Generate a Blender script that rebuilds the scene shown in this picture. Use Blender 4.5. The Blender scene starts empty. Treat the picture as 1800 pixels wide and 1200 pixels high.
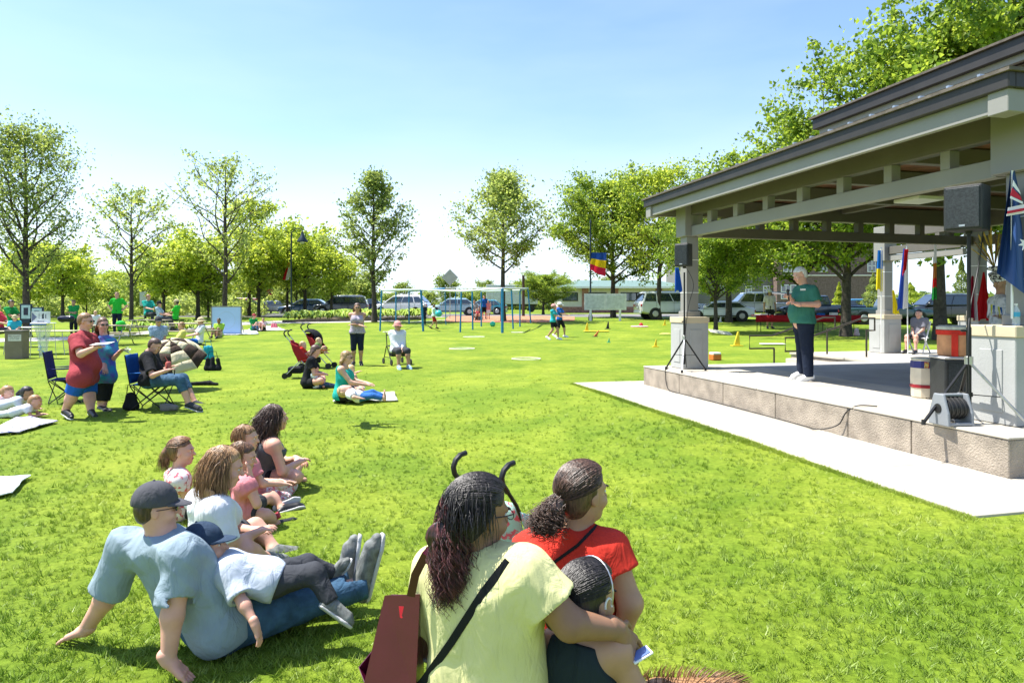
import bpy, math, random
import numpy as np
from mathutils import Vector, Matrix
C = bpy.context.scene.collection
SC = bpy.context.scene
# ------------------------------------------------------------------ camera, sky, sun, exposure
F_PX = 1200.0; CX = 900.0; HY = 540.0; CAMZ = 1.48
cam_d = bpy.data.cameras.new('camera'); cam = bpy.data.objects.new('camera', cam_d); C.objects.link(cam)
cam.location = (0, 0, CAMZ); cam.rotation_euler = (math.radians(90), 0, 0)
cam_d.sensor_width = 36; cam_d.lens = 36*F_PX/1800; cam_d.shift_y = -(600-HY)/1800.0
cam_d.clip_end = 3000; cam_d.clip_start = .05
SC.camera = cam
SUN = Vector((-.435, .075, .90)).normalized()
world = bpy.data.worlds.new('World'); SC.world = world; world.use_nodes = True
wn = world.node_tree; wn.nodes.clear()
sky = wn.nodes.new('ShaderNodeTexSky'); sky.sky_type = 'NISHITA'; sky.sun_disc = False
sky.sun_elevation = math.asin(SUN.z); sky.sun_rotation = math.atan2(SUN.x, SUN.y)
sky.air_density = 1.0; sky.dust_density = 1.0; sky.ozone_density = 1.0; sky.altitude = 200
bg = wn.nodes.new('ShaderNodeBackground'); bg.inputs['Strength'].default_value = .122
wo = wn.nodes.new('ShaderNodeOutputWorld')
# pale haze towards the horizon, the same all the way round
wtc = wn.nodes.new('ShaderNodeTexCoord'); wsx = wn.nodes.new('ShaderNodeSeparateXYZ'); wn.links.new(wtc.outputs['Generated'], wsx.inputs[0])
wmr = wn.nodes.new('ShaderNodeMapRange'); wmr.interpolation_type = 'SMOOTHERSTEP'
wmr.inputs['From Min'].default_value = -.02; wmr.inputs['From Max'].default_value = .30; wmr.inputs['To Min'].default_value = .97; wmr.inputs['To Max'].default_value = .02
wn.links.new(wsx.outputs['Z'], wmr.inputs['Value'])
wno = wn.nodes.new('ShaderNodeTexNoise'); wno.inputs['Scale'].default_value = 2.2; wno.inputs['Detail'].default_value = 5
wmp = wn.nodes.new('ShaderNodeMapping'); wmp.inputs['Scale'].default_value = (1, 1, 4); wn.links.new(wtc.outputs['Generated'], wmp.inputs[0]); wn.links.new(wmp.outputs[0], wno.inputs['Vector'])
wcl = wn.nodes.new('ShaderNodeMapRange'); wcl.inputs['From Min'].default_value = .40; wcl.inputs['From Max'].default_value = .75; wcl.inputs['To Max'].default_value = .20
wn.links.new(wno.outputs['Fac'], wcl.inputs['Value'])
wad = wn.nodes.new('ShaderNodeMath'); wad.operation = 'ADD'; wad.use_clamp = True; wn.links.new(wmr.outputs[0], wad.inputs[0]); wn.links.new(wcl.outputs[0], wad.inputs[1])
wmx = wn.nodes.new('ShaderNodeMixRGB'); wmx.inputs[2].default_value = (4.9, 5.1, 5.1, 1); wn.links.new(wad.outputs[0], wmx.inputs[0]); wn.links.new(sky.outputs[0], wmx.inputs[1])
wtint = wn.nodes.new('ShaderNodeMixRGB'); wtint.blend_type = 'MULTIPLY'; wtint.inputs[0].default_value = 1; wtint.inputs[2].default_value = (.87, .96, 1.08, 1)
wn.links.new(wmx.outputs[0], wtint.inputs[1]); wn.links.new(wtint.outputs[0], bg.inputs[0]); wn.links.new(bg.outputs[0], wo.inputs[0])
sun_d = bpy.data.lights.new('sun', 'SUN'); sun_d.energy = 5; sun_d.angle = math.radians(.53); sun_d.color = (1, .955, .88)
sun = bpy.data.objects.new('sun', sun_d); C.objects.link(sun)
sun.rotation_euler = SUN.to_track_quat('Z', 'Y').to_euler()
SC.view_settings.view_transform = 'Standard'; SC.view_settings.look = 'None'
SC.view_settings.gamma = 1; SC.view_settings.use_curve_mapping = False
SC.view_settings.exposure = 1.14
SC.cycles.max_bounces = 5; SC.cycles.diffuse_bounces = 3; SC.cycles.glossy_bounces = 2; SC.cycles.transmission_bounces = 4; SC.cycles.transparent_max_bounces = 8
# ------------------------------------------------------------------ mapping photograph -> place
GY = [0, 5, 8, 11, 14, 19, 28, 40, 50, 60, 90, 4000]
GZ = [-.18, -.19, -.21, -.24, -.21, -.07, .08, .25, .62, .75, .9, .9]
P0 = (4.30, 5.91); PA = math.atan2(.2378, .9713)
E2 = (math.cos(PA), math.sin(PA)); E1 = (-math.sin(PA), math.cos(PA))
def loc_ab(X, Y):
    dx = X-P0[0]; dy = Y-P0[1]
    return dx*E1[0]+dy*E1[1], dx*E2[0]+dy*E2[1]
def G(X, Y):
    z = np.interp(Y, GY, GZ)
    a, b = loc_ab(np.asarray(X, float), np.asarray(Y, float))
    da = np.maximum(np.maximum(-.85-a, a-8.1), 0); db = np.maximum(np.maximum(-1.3-b, b-12), 0)
    d = np.clip(np.hypot(da, db)/3.2, 0, 1); w = d*d*(3-2*d)
    return z*w + (1-w)*(-.02)
def gz(X, Y): return float(G(X, Y))
def J(px, py, s):
    return Vector(((px-CX)/s, F_PX/s, CAMZ-(py-HY)/s))
def at(px, py, z=None):
    g = 0.0 if z is None else z
    for _ in range(40):
        s = (py-HY)/(CAMZ-g); X = (px-CX)/s; Y = F_PX/s
        if z is not None: break
        g = .5*g+.5*gz(X, Y)
    return Vector((X, Y, g))
def WP(a, b, z=0.0):
    return Vector((P0[0]+a*E1[0]+b*E2[0], P0[1]+a*E1[1]+b*E2[1], z))
# ------------------------------------------------------------------ materials
MATS = {}
def mat(name, col, rough=.7, metal=0, var=.12, nscale=6, bump=.0, bscale=60, col2=None, spec=.4, coat=0, transl=0, coord='Object', thresh=None, sss=0, alpha=1, bdist=.01):
    if name in MATS: return MATS[name]
    m = bpy.data.materials.new(name); m.use_nodes = True; nt = m.node_tree; N = nt.nodes; L = nt.links
    b = N['Principled BSDF']; out = N['Material Output']
    b.inputs['Roughness'].default_value = rough; b.inputs['Metallic'].default_value = metal
    b.inputs['Specular IOR Level'].default_value = spec; b.inputs['Coat Weight'].default_value = coat
    if sss:
        b.inputs['Subsurface Weight'].default_value = sss; b.inputs['Subsurface Radius'].default_value = (.02, .008, .004); b.inputs['Subsurface Scale'].default_value = 1
    tc = N.new('ShaderNodeTexCoord'); no = N.new('ShaderNodeTexNoise'); no.inputs['Scale'].default_value = nscale; no.inputs['Detail'].default_value = 5
    L.new(tc.outputs[coord], no.inputs['Vector'])
    rp = N.new('ShaderNodeValToRGB')
    c2 = col2 if col2 else tuple(max(0, c*(1-var)) for c in col)
    c1 = col if col2 else tuple(min(1, c*(1+var)) for c in col)
    lo, hi = thresh if thresh else (.35, .65)
    rp.color_ramp.elements[0].position = lo; rp.color_ramp.elements[1].position = hi
    rp.color_ramp.elements[0].color = (*c2, 1); rp.color_ramp.elements[1].color = (*c1, 1)
    L.new(no.outputs['Fac'], rp.inputs[0]); L.new(rp.outputs[0], b.inputs['Base Color'])
    if bump:
        n2 = N.new('ShaderNodeTexNoise'); n2.inputs['Scale'].default_value = bscale; n2.inputs['Detail'].default_value = 6
        L.new(tc.outputs[coord], n2.inputs['Vector'])
        bm = N.new('ShaderNodeBump'); bm.inputs['Strength'].default_value = bump; bm.inputs['Distance'].default_value = bdist
        L.new(n2.outputs['Fac'], bm.inputs['Height']); L.new(bm.outputs[0], b.inputs['Normal'])
    if transl:
        tr = N.new('ShaderNodeBsdfTranslucent'); mx = N.new('ShaderNodeMixShader'); mx.inputs[0].default_value = transl
        hs = N.new('ShaderNodeHueSaturation'); hs.inputs['Value'].default_value = 1.5; hs.inputs['Saturation'].default_value = 1.1
        L.new(rp.outputs[0], hs.inputs['Color']); L.new(hs.outputs[0], tr.inputs['Color'])
        L.new(b.outputs[0], mx.inputs[1]); L.new(tr.outputs[0], mx.inputs[2]); L.new(mx.outputs[0], out.inputs['Surface'])
    if alpha < 1: b.inputs['Alpha'].default_value = alpha
    MATS[name] = m
    return m
def glass_mat(name='car_glass', col=(.02, .03, .035), rough=.05):
    if name in MATS: return MATS[name]
    m = mat(name, col, rough, 0, .05, 3, spec=1.0, coat=1); return m
def stripe_mat(name, stops, axis='Z', lo=0, hi=1, rough=.8, coord='Object', transl=0):
    """flat coloured bands along an axis of the object's own coordinates; stops = [(pos,color),...] constant"""
    m = bpy.data.materials.new(name); m.use_nodes = True; N = m.node_tree.nodes; L = m.node_tree.links
    b = N['Principled BSDF']; b.inputs['Roughness'].default_value = rough; b.inputs['Specular IOR Level'].default_value = .2
    tc = N.new('ShaderNodeTexCoord'); sx = N.new('ShaderNodeSeparateXYZ'); L.new(tc.outputs[coord], sx.inputs[0])
    mr = N.new('ShaderNodeMapRange'); mr.inputs['From Min'].default_value = lo; mr.inputs['From Max'].default_value = hi
    L.new(sx.outputs[axis], mr.inputs['Value'])
    rp = N.new('ShaderNodeValToRGB'); rp.color_ramp.interpolation = 'CONSTANT'
    els = rp.color_ramp.elements
    els[0].position = stops[0][0]; els[0].color = (*stops[0][1], 1)
    els[1].position = stops[1][0] if len(stops) > 1 else 1; els[1].color = (*stops[1 if len(stops) > 1 else 0][1], 1)
    for p, c in stops[2:]:
        e = els.new(p); e.color = (*c, 1)
    L.new(mr.outputs[0], rp.inputs[0]); L.new(rp.outputs[0], b.inputs['Base Color'])
    if transl:
        tr = N.new('ShaderNodeBsdfTranslucent'); mx = N.new('ShaderNodeMixShader'); mx.inputs[0].default_value = transl
        L.new(rp.outputs[0], tr.inputs['Color']); L.new(b.outputs[0], mx.inputs[1]); L.new(tr.outputs[0], mx.inputs[2]); L.new(mx.outputs[0], N['Material Output'].inputs['Surface'])
    return m
# ------------------------------------------------------------------ objects
def meta(o, label=None, cat=None, group=None, kind=None):
    if label: o['label'] = label
    if cat: o['category'] = cat
    if group: o['group'] = group
    if kind: o['kind'] = kind
    return o
def thing(name, label, cat, loc=(0, 0, 0), rz=0, group=None):
    o = bpy.data.objects.new(name, None); C.objects.link(o); o.location = loc; o.rotation_euler = (0, 0, rz)
    o.empty_display_size = .1
    return meta(o, label, cat, group)
def npmesh(name, V, quads=None, tris=None, smooth=False, mats=None, midx=None):
    me = bpy.data.meshes.new(name); V = np.asarray(V, np.float32)
    me.vertices.add(len(V)); me.vertices.foreach_set('co', V.ravel())
    q = np.zeros((0, 4), np.int32) if quads is None or len(quads) == 0 else np.asarray(quads, np.int32)
    t = np.zeros((0, 3), np.int32) if tris is None or len(tris) == 0 else np.asarray(tris, np.int32)
    nl = q.size+t.size; me.loops.add(nl); me.loops.foreach_set('vertex_index', np.concatenate([q.ravel(), t.ravel()]))
    st = np.concatenate([np.arange(len(q))*4, q.size+np.arange(len(t))*3]).astype(np.int32)
    me.polygons.add(len(st)); me.polygons.foreach_set('loop_start', st)
    if smooth: me.polygons.foreach_set('use_smooth', np.ones(len(st), bool))
    if mats:
        for m in mats: me.materials.append(m)
    if midx is not None: me.polygons.foreach_set('material_index', np.asarray(midx, np.int32))
    me.update(calc_edges=True); me.validate()
    return me
def link(name, me, parent=None, world=False, loc=None):
    o = bpy.data.objects.new(name, me); C.objects.link(o)
    if parent is not None:
        o.parent = parent
        if world:
            M = Matrix.Translation(parent.location) @ parent.rotation_euler.to_matrix().to_4x4()
            p = parent.parent
            while p is not None:
                M = (Matrix.Translation(p.location) @ p.rotation_euler.to_matrix().to_4x4()) @ M; p = p.parent
            me.transform(M.inverted())
    if loc is not None: o.location = loc
    return o
class MB:
    def __init__(s): s.v = []; s.f = []; s.mi = []; s.m = 0
    def add(s, vs, fs):
        n = len(s.v); s.v += [tuple(v) for v in vs]; s.f += [tuple(i+n for i in f) for f in fs]; s.mi += [s.m]*len(fs); return s
    def box(s, c, d, rz=0, M=None, taper=1):
        hx, hy, hz = d[0]/2, d[1]/2, d[2]/2; vs = []
        for z, t in ((-hz, 1), (hz, taper)):
            for x, y in ((-hx, -hy), (hx, -hy), (hx, hy), (-hx, hy)): vs.append(Vector((x*t, y*t, z)))
        R = M if M is not None else Matrix.Rotation(rz, 3, 'Z')
        vs = [R @ v + Vector(c) for v in vs]
        return s.add(vs, [(3, 2, 1, 0), (4, 5, 6, 7), (0, 1, 5, 4), (1, 2, 6, 5), (2, 3, 7, 6), (3, 0, 4, 7)])
    def bx(s, x0, x1, y0, y1, z0, z1):
        return s.box(((x0+x1)/2, (y0+y1)/2, (z0+z1)/2), (abs(x1-x0), abs(y1-y0), abs(z1-z0)))
    def bar(s, a, b, w, h, up=(0, 0, 1)):
        a = Vector(a); b = Vector(b); d = (b-a); L_ = d.length; d.normalize(); u = Vector(up)
        if abs(u.dot(d)) > .98: u = Vector((1, 0, 0))
        r = d.cross(u).normalized(); u = r.cross(d).normalized()
        M = Matrix((d, r, u)).transposed()
        return s.box((a+b)/2, (L_, w, h), M=M)
    def tube(s, pts, r, n=8, cap=True, flat=1.0):
        P = [Vector(p) for p in pts]; k = len(P); rs = r if hasattr(r, '__len__') else [r]*k
        base = len(s.v); prev = None; vs = []
        for i, p in enumerate(P):
            t = (P[min(i+1, k-1)]-P[max(i-1, 0)]).normalized()
            if prev is None:
                u = Vector((0, 0, 1)) if abs(t.z) < .9 else Vector((1, 0, 0)); u = (u-t*u.dot(t)).normalized()
            else:
                u = prev-t*prev.dot(t); u = u.normalized() if u.length > 1e-5 else t.orthogonal().normalized()
            prev = u; w = t.cross(u)
            for j in range(n):
                a = 2*math.pi*j/n; vs.append(p+(u*math.cos(a)*flat+w*math.sin(a))*rs[i])
        fs = [(i*n+j, i*n+(j+1) % n, (i+1)*n+(j+1) % n, (i+1)*n+j) for i in range(k-1) for j in range(n)]
        if cap: fs += [tuple(range(n-1, -1, -1)), tuple((k-1)*n+j for j in range(n))]
        return s.add(vs, fs)
    def cyl(s, a, b, r, r2=None, n=16): return s.tube([a, b], [r, r if r2 is None else r2], n)
    def lathe(s, prof, c=(0, 0, 0), n=20, M=None):
        vs = []; c = Vector(c)
        for r, z in prof:
            for j in range(n):
                a = 2*math.pi*j/n; v = Vector((r*math.cos(a), r*math.sin(a), z))
                if M is not None: v = M @ v
                vs.append(v+c)
        k = len(prof)
        fs = [(i*n+j, i*n+(j+1) % n, (i+1)*n+(j+1) % n, (i+1)*n+j) for i in range(k-1) for j in range(n)]
        fs += [tuple(range(n-1, -1, -1)), tuple((k-1)*n+j for j in range(n))]
        return s.add(vs, fs)
    def prism(s, poly, thick, M=None, c=(0, 0, 0)):
        """poly in local x,z ; thickness along local y"""
        n = len(poly); c = Vector(c); vs = [Vector((x, -thick/2, z)) for x, z in poly]+[Vector((x, thick/2, z)) for x, z in poly]
        if M is not None: vs = [M @ v for v in vs]
        vs = [v+c for v in vs]
        fs = [tuple(range(n)), tuple(range(2*n-1, n-1, -1))]+[(i, i+n, (i+1) % n+n, (i+1) % n) for i in range(n)]
        return s.add(vs, fs)
    def ball(s, c, r, n=12, sc=(1, 1, 1)):
        prof = [(max(1e-4, math.sin(math.pi*i/n)), -math.cos(math.pi*i/n)) for i in range(n+1)]
        M = Matrix.Diagonal((r*sc[0], r*sc[1], r*sc[2]))
        return s.lathe(prof, c, max(8, n+4), M)
    def quad(s, a, b, c, d): return s.add([a, b, c, d], [(0, 1, 2, 3)])
    def build(s, name, m, parent=None, world=False, bevel=0, smooth=False, loc=None, seg=1):
        me = bpy.data.meshes.new(name); me.from_pydata(s.v, [], s.f)
        for mm in (m if isinstance(m, (list, tuple)) else [m]): me.materials.append(mm)
        if isinstance(m, (list, tuple)): me.polygons.foreach_set('material_index', s.mi)
        me.update()
        if smooth: me.polygons.foreach_set('use_smooth', [True]*len(me.polygons)); me.set_sharp_from_angle(angle=math.radians(40))
        o = link(name, me, parent, world, loc)
        if bevel:
            bv = o.modifiers.new('bevel', 'BEVEL'); bv.width = bevel; bv.segments = seg; bv.limit_method = 'ANGLE'
        return o
def tubes_np(segs, n=6):
    """segs: list of (pts Kx3, radii K) -> verts, quads"""
    V = []; Q = []; off = 0; ang = np.arange(n)*2*np.pi/n
    for P, R in segs:
        P = np.asarray(P, float); k = len(P); T = np.gradient(P, axis=0); T /= np.linalg.norm(T, axis=1)[:, None]+1e-9
        ref = np.array([0, 0, 1.]) if abs(T[0, 2]) < .8 else np.array([1., 0, 0])
        U = ref-T*(T@ref)[:, None]; U /= np.linalg.norm(U, axis=1)[:, None]+1e-9; W = np.cross(T, U)
        R = np.asarray(R)[:, None, None]
        v = P[:, None]+R*(U[:, None]*np.cos(ang)[None, :, None]+W[:, None]*np.sin(ang)[None, :, None])
        V.append(v.reshape(-1, 3)); i = np.arange(k-1)[:, None]*n; j = np.arange(n)[None]; j2 = (j+1) % n
        Q.append(np.stack([i+j, i+j2, i+n+j2, i+n+j], -1).reshape(-1, 4)+off); off += k*n
    return np.concatenate(V), np.concatenate(Q)
def kids(o): return [c for c in bpy.data.objects if c.parent == o]
def dup(o, loc=None, rz=None, label=None, scale=None, parent=None, sub=None):
    c = o.copy(); C.objects.link(c); c.parent = parent
    if loc is not None: c.location = loc
    if rz is not None: c.rotation_euler = (0, 0, rz)
    if scale is not None: c.scale = (scale,)*3 if not hasattr(scale, '__len__') else scale
    if label: c['label'] = label
    for k in (sub if sub is not None else list(o.children)): dup(k, parent=c)
    return c
# colours
CONC = mat('concrete', (.42, .385, .32), .9, 0, .12, 2.2, .25, 90)
CONC_W = mat('rough_concrete', (.30, .255, .20), .95, 0, .22, 4.5, .9, 55, bdist=.016)
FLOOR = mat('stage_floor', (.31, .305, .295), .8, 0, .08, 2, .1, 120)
TAUPE = mat('taupe_paint', (.24, .233, .216), .55, 0, .04, 2, .05, 30)
BEAM_SHADE = mat('shaded_beam_brown', (.115, .105, .09), .6, 0, .08, 2, .05, 30)  # brown for upper, rear and inner beams, roof shade put into the colour
DARKM = mat('dark_roof_edge', (.026, .023, .021), .5, 0, .15, 4)
BLACK = mat('black_plastic', (.012, .012, .013), .45, 0, .2, 8)
BLACKM = mat('black_metal', (.015, .015, .016), .4, .3, .2, 8)
WHITE = mat('white_paint', (.75, .75, .73), .5, 0, .04, 5)
METAL = mat('bare_metal', (.45, .45, .45), .35, .9, .1, 10)
CHROME = mat('chrome', (.7, .7, .7), .15, 1, .05, 10)
RUBBER = mat('rubber', (.02, .02, .02), .8, 0, .2, 10)
# ------------------------------------------------------------------ ground
def ground_mat():
    m = bpy.data.materials.new('lawn_soil_and_turf'); m.use_nodes = True; N = m.node_tree.nodes; L = m.node_tree.links
    b = N['Principled BSDF']; b.inputs['Roughness'].default_value = .9; b.inputs['Specular IOR Level'].default_value = .15
    tc = N.new('ShaderNodeTexCoord')
    def noise(sc, det=6, rough=.6):
        n = N.new('ShaderNodeTexNoise'); n.inputs['Scale'].default_value = sc; n.inputs['Detail'].default_value = det; n.inputs['Roughness'].default_value = rough
        L.new(tc.outputs['Object'], n.inputs['Vector']); return n
    def ramp(n, c0, c1, lo, hi):
        r = N.new('ShaderNodeValToRGB'); r.color_ramp.elements[0].position = lo; r.color_ramp.elements[1].position = hi
        r.color_ramp.elements[0].color = (*c0, 1); r.color_ramp.elements[1].color = (*c1, 1); L.new(n.outputs['Fac'], r.inputs[0]); return r
    r1 = ramp(noise(.45, 5), (.15, .23, .017), (.25, .31, .028), .38, .62)
    r2 = ramp(noise(28, 4, .8), (.5, .55, .4), (1.15, 1.15, 1.3), .32, .68)
    r3 = ramp(noise(3.2, 5, .7), (.74, .80, .6), (1.12, 1.08, 1.2), .35, .65)
    m1 = N.new('ShaderNodeMixRGB'); m1.blend_type = 'MULTIPLY'; m1.inputs[0].default_value = 1
    m2 = N.new('ShaderNodeMixRGB'); m2.blend_type = 'MULTIPLY'; m2.inputs[0].default_value = 1
    L.new(r1.outputs[0], m1.inputs[1]); L.new(r2.outputs[0], m1.inputs[2]); L.new(m1.outputs[0], m2.inputs[1]); L.new(r3.outputs[0], m2.inputs[2])
    L.new(m2.outputs[0], b.inputs['Base Color'])
    nb = noise(45, 5, .8); bm = N.new('ShaderNodeBump'); bm.inputs['Strength'].default_value = .6; bm.inputs['Distance'].default_value = .03
    L.new(nb.outputs['Fac'], bm.inputs['Height']); L.new(bm.outputs[0], b.inputs['Normal'])
    return m
def ground_mesh():
    xs = np.concatenate([np.linspace(-900, -60, 15), np.linspace(-50, -14, 25), np.linspace(-13, 13, 140), np.linspace(14, 50, 30), np.linspace(60, 900, 15)])
    ys = np.concatenate([np.linspace(-200, -6, 8), np.linspace(-5, 25, 160), np.linspace(26, 100, 75), np.linspace(110, 1500, 12)])
    X, Y = np.meshgrid(xs, ys, indexing='ij'); Z = G(X, Y)
    Z = Z + np.where((Y > 2) & (Y < 60), .012*np.sin(X*1.3+Y*.7)*np.sin(Y*1.1-X*.4), 0)
    a, b_ = loc_ab(X, Y)
    Z = np.where((a > -1.1) & (a < 10.3) & (b_ > -1.5) & (b_ < 10.2), -.022, Z)
    nx, ny = len(xs), len(ys); idx = np.arange(nx*ny).reshape(nx, ny)
    q = np.stack([idx[:-1, :-1], idx[1:, :-1], idx[1:, 1:], idx[:-1, 1:]], -1).reshape(-1, 4)
    return npmesh('lawn', np.stack([X, Y, Z], -1).reshape(-1, 3), q, smooth=True)
gme = ground_mesh(); gme.materials.append(ground_mat())
lawn = meta(link('lawn', gme), 'bright green mown park lawn under the audience', kind='structure')
def ground_strip(name, pts_l, pts_r, m, lift=.02, label=None, nsub=6):
    V = []; n = len(pts_l)
    for l, r in zip(pts_l, pts_r):
        for k in range(nsub+1):
            t = k/nsub; x = l[0]*(1-t)+r[0]*t; y = l[1]*(1-t)+r[1]*t; V.append((x, y, gz(x, y)+lift))
    q = [(i*(nsub+1)+k, i*(nsub+1)+k+1, (i+1)*(nsub+1)+k+1, (i+1)*(nsub+1)+k) for i in range(n-1) for k in range(nsub)]
    o = link(name, npmesh(name, V, q, mats=[m])); return meta(o, label, kind='structure')
# parking road behind the lawn and winding concrete path
ASPH = mat('asphalt', (.16, .155, .15), .9, 0, .12, 2, .4, 60)
PATHM = mat('pale_path', (.5, .47, .42), .9, 0, .08, 2, .2, 80)
def line_pts(pxs): return [at(*p)[:2] for p in pxs]
xs_ = list(range(-60, 61, 6))
ground_strip('road', [(x, 55) for x in xs_], [(x, 68) for x in xs_], ASPH, .02, 'grey asphalt parking road beyond the trees')
pl = line_pts([(-120, 603), (0, 601), (100, 599), (200, 592), (320, 582), (430, 571), (520, 568), (600, 567), (680, 565), (740, 566), (800, 561)])
pr = line_pts([(-120, 597), (0, 595), (100, 593), (200, 587), (320, 577), (430, 566), (520, 563), (600, 561), (680, 560), (740, 556), (800, 553)])
ground_strip('path', pl, pr, PATHM, .012, 'pale concrete path curving round the planting bed', 2)
MULCH = mat('red_mulch', (.38, .17, .09), .95, 0, .3, 6, .6, 40)
c_ = [at(780, 566)[:2], at(860, 567)[:2], at(960, 567)[:2], at(1010, 564)[:2]]; d_ = [at(790, 556)[:2], at(860, 556)[:2], at(960, 555.5)[:2], at(1010, 557)[:2]]
ground_strip('mulch_play_surface', c_, d_, MULCH, .03, 'reddish mulch play surface behind the swings', 3)
# ------------------------------------------------------------------ pavilion
PV = thing('pavilion', 'open grey timber park pavilion with dark two-tier roof on a raised concrete stage', 'pavilion', (P0[0], P0[1], 0), PA)
def pv(name, m, f, bevel=.006, smooth=False, par=None):
    b = MB(); f(b); return b.build(name, m, par or PV, bevel=bevel, smooth=smooth)
FZ = .355
# stage: front wall slabs with joints, floor slabs
stg = bpy.data.objects.new('stage', None); C.objects.link(stg); stg.parent = PV
ya = [0, 1.05, 1.95, 3.3, 4.6, 6.0, 7.44]
pv('stage_core', CONC_W, lambda b: (b.bx(.03, 9.9, .03, 7.41, -.12, FZ-.06), b.bx(5.23, 9.9, 7.41, 10.17, -.12, FZ-.06)), 0, par=stg)
for i in range(len(ya)-1):
    pv('wall_panel', CONC_W, lambda b: b.bx(0, .2, ya[i]+(.006 if i else 0), ya[i+1]-.006, -.1, FZ-.025), .008, par=stg)
for x0 in np.arange(0, 9.6, 2.4):
    pv('wall_panel', CONC_W, lambda b: b.bx(max(x0, .2)+.006, min(x0+2.4, 9.9)-.006, -.004, .2, -.1, FZ-.025), .008, par=stg)
    if x0 < 5: pv('wall_panel', CONC_W, lambda b: b.bx(max(x0, .2)+.006, min(x0+2.4, 5.2)-.006, 7.24, 7.444, -.1, FZ-.025), .008, par=stg)
fx = [0, 2.0, 4.0, 6.0, 8.0, 9.9]; fy = [0, 1.86, 3.72, 5.58, 7.44]
for i in range(5):
    for j in range(4):
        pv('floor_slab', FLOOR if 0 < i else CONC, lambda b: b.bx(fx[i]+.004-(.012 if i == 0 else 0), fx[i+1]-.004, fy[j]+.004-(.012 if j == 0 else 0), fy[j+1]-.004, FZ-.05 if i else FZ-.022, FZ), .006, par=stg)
for x0, x1 in ((5.2, 7.5), (7.5, 9.9)):
    pv('floor_slab', CONC, lambda b: b.bx(x0+.004, x1-.004, 7.444, 10.2, FZ-.05, FZ), .006, par=stg)
for k in range(2):
    pv('step', CONC, lambda b: b.bx(5.2-.32*(k+1), 5.2-.32*k-.004, 8.2, 9.9, -.1, FZ-.12*(k+1)), .006, par=stg)
# piers, columns, capitals
PANEL = mat('pier_grey_stucco', (.36, .365, .35), .85, 0, .06, 3, .25, 60)
CAPM = mat('tan_stone_cap', (.52, .44, .30), .8, 0, .05, 3, .15, 50)
def pier(x, y, w=.5, lab=None):
    p = bpy.data.objects.new('pier', None); C.objects.link(p); p.parent = PV; p.location = (x, y, FZ)
    h = .95
    MB().box((w/2, w/2, h/2-.05), (w, w, h-.11)).build('pier_block', PANEL, p, bevel=.008)
    for sx, sy, dx, dy in ((w/2, -.004, .24, .012), (-.004, w/2, .012, .24)):
        MB().box((sx, sy, .42), (dx, dy, .6)).build('recess_panel', PANEL, p, bevel=.004)
    MB().box((w/2, w/2, h-.055), (w+.03, w+.03, .11)).build('cap_stone', CAPM, p, bevel=.008)
    return p
def column(x, y, top=2.78, cw=.24, cap=.36, z0=1.306, zt=3.47):
    MB().box((x, y, (z0+top)/2), (cw, cw, top-z0)).build('column', TAUPE, PV, bevel=.006)
    MB().box((x, y, z0+.05), (cw+.05, cw+.05, .1)).build('column_base', TAUPE, PV, bevel=.006)
    MB().box((x, y, (top+zt)/2), (cap, cap, zt-top)).build('capital', TAUPE, PV, bevel=.008)
    for z in (1.75, 2.35): MB().box((x, y, z), (cw+.012, cw+.012, .012)).build('banner_strap', WHITE, PV)
NX, NY = .52, .37; FXp, FYp = .38, 6.56
pier(NX, NY); column(NX+.32, NY+.15, cap=.42)
pier(FXp, FYp); column(FXp+.25, FYp+.25)
pier(7.15, 6.7); column(7.15+.25, 6.95)
pier(7.2, .4); column(7.45, .65)
pier(7.2, 9.3); column(7.45, 9.55, top=2.62)
# perimeter beams
def beam(p, q, z0, z1, w=.14, name='beam', par=None, m=None):
    b = MB(); b.bar((p[0], p[1], (z0+z1)/2), (q[0], q[1], (z0+z1)/2), w, z1-z0); return b.build(name, m or TAUPE, par or PV, bevel=.006)
cl = (NX+.30, NY+.20); cf = (FXp+.25, FYp+.25); cb = (7.4, 6.95); cn = (7.45, .65)
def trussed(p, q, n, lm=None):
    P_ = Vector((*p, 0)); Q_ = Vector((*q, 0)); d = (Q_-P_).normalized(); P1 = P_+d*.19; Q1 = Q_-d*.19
    beam(P1[:2], Q1[:2], 2.78, 2.965, m=lm or BEAM_SHADE); beam(P1[:2], Q1[:2], 3.165, 3.47, m=BEAM_SHADE)
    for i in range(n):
        t = P_.lerp(Q_, (i+1)/(n+1)); b = MB(); b.bar(t-d*.06+Vector((0, 0, 3.065)), t+d*.06+Vector((0, 0, 3.065)), .135, .2); b.build('spacer_block', lm or BEAM_SHADE, PV, bevel=.004)
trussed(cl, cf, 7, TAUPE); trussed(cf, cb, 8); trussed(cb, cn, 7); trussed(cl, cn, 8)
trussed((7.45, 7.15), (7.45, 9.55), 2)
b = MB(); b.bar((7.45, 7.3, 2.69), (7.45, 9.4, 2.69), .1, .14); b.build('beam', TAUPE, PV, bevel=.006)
# fascia and gutter
for p, q in (((.1, .2), (.1, 7.34)), ((.2, 7.34), (7.8, 7.34)), ((.3, .1), (7.8, .1)), ((7.9, .1), (7.9, 7.34))):
    beam(p, q, 3.215, 3.40, .06, 'fascia')
for x, y in ((.13, .13), (.13, 7.3)):
    MB().box((x, y, 3.31), (.2, .2, .24)).build('corner_block', TAUPE, PV, bevel=.006)
for p, q in (((0.04, -.0), (0.04, 7.44)), ((.08, 7.4), (7.92, 7.4)), ((.08, .04), (7.92, .04)), ((7.96, 0), (7.96, 7.44))):
    b = MB(); b.bar((p[0], p[1], 3.46), (q[0], q[1], 3.46), .08, .145); b.build('gutter', DARKM, PV, bevel=.01)
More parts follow.
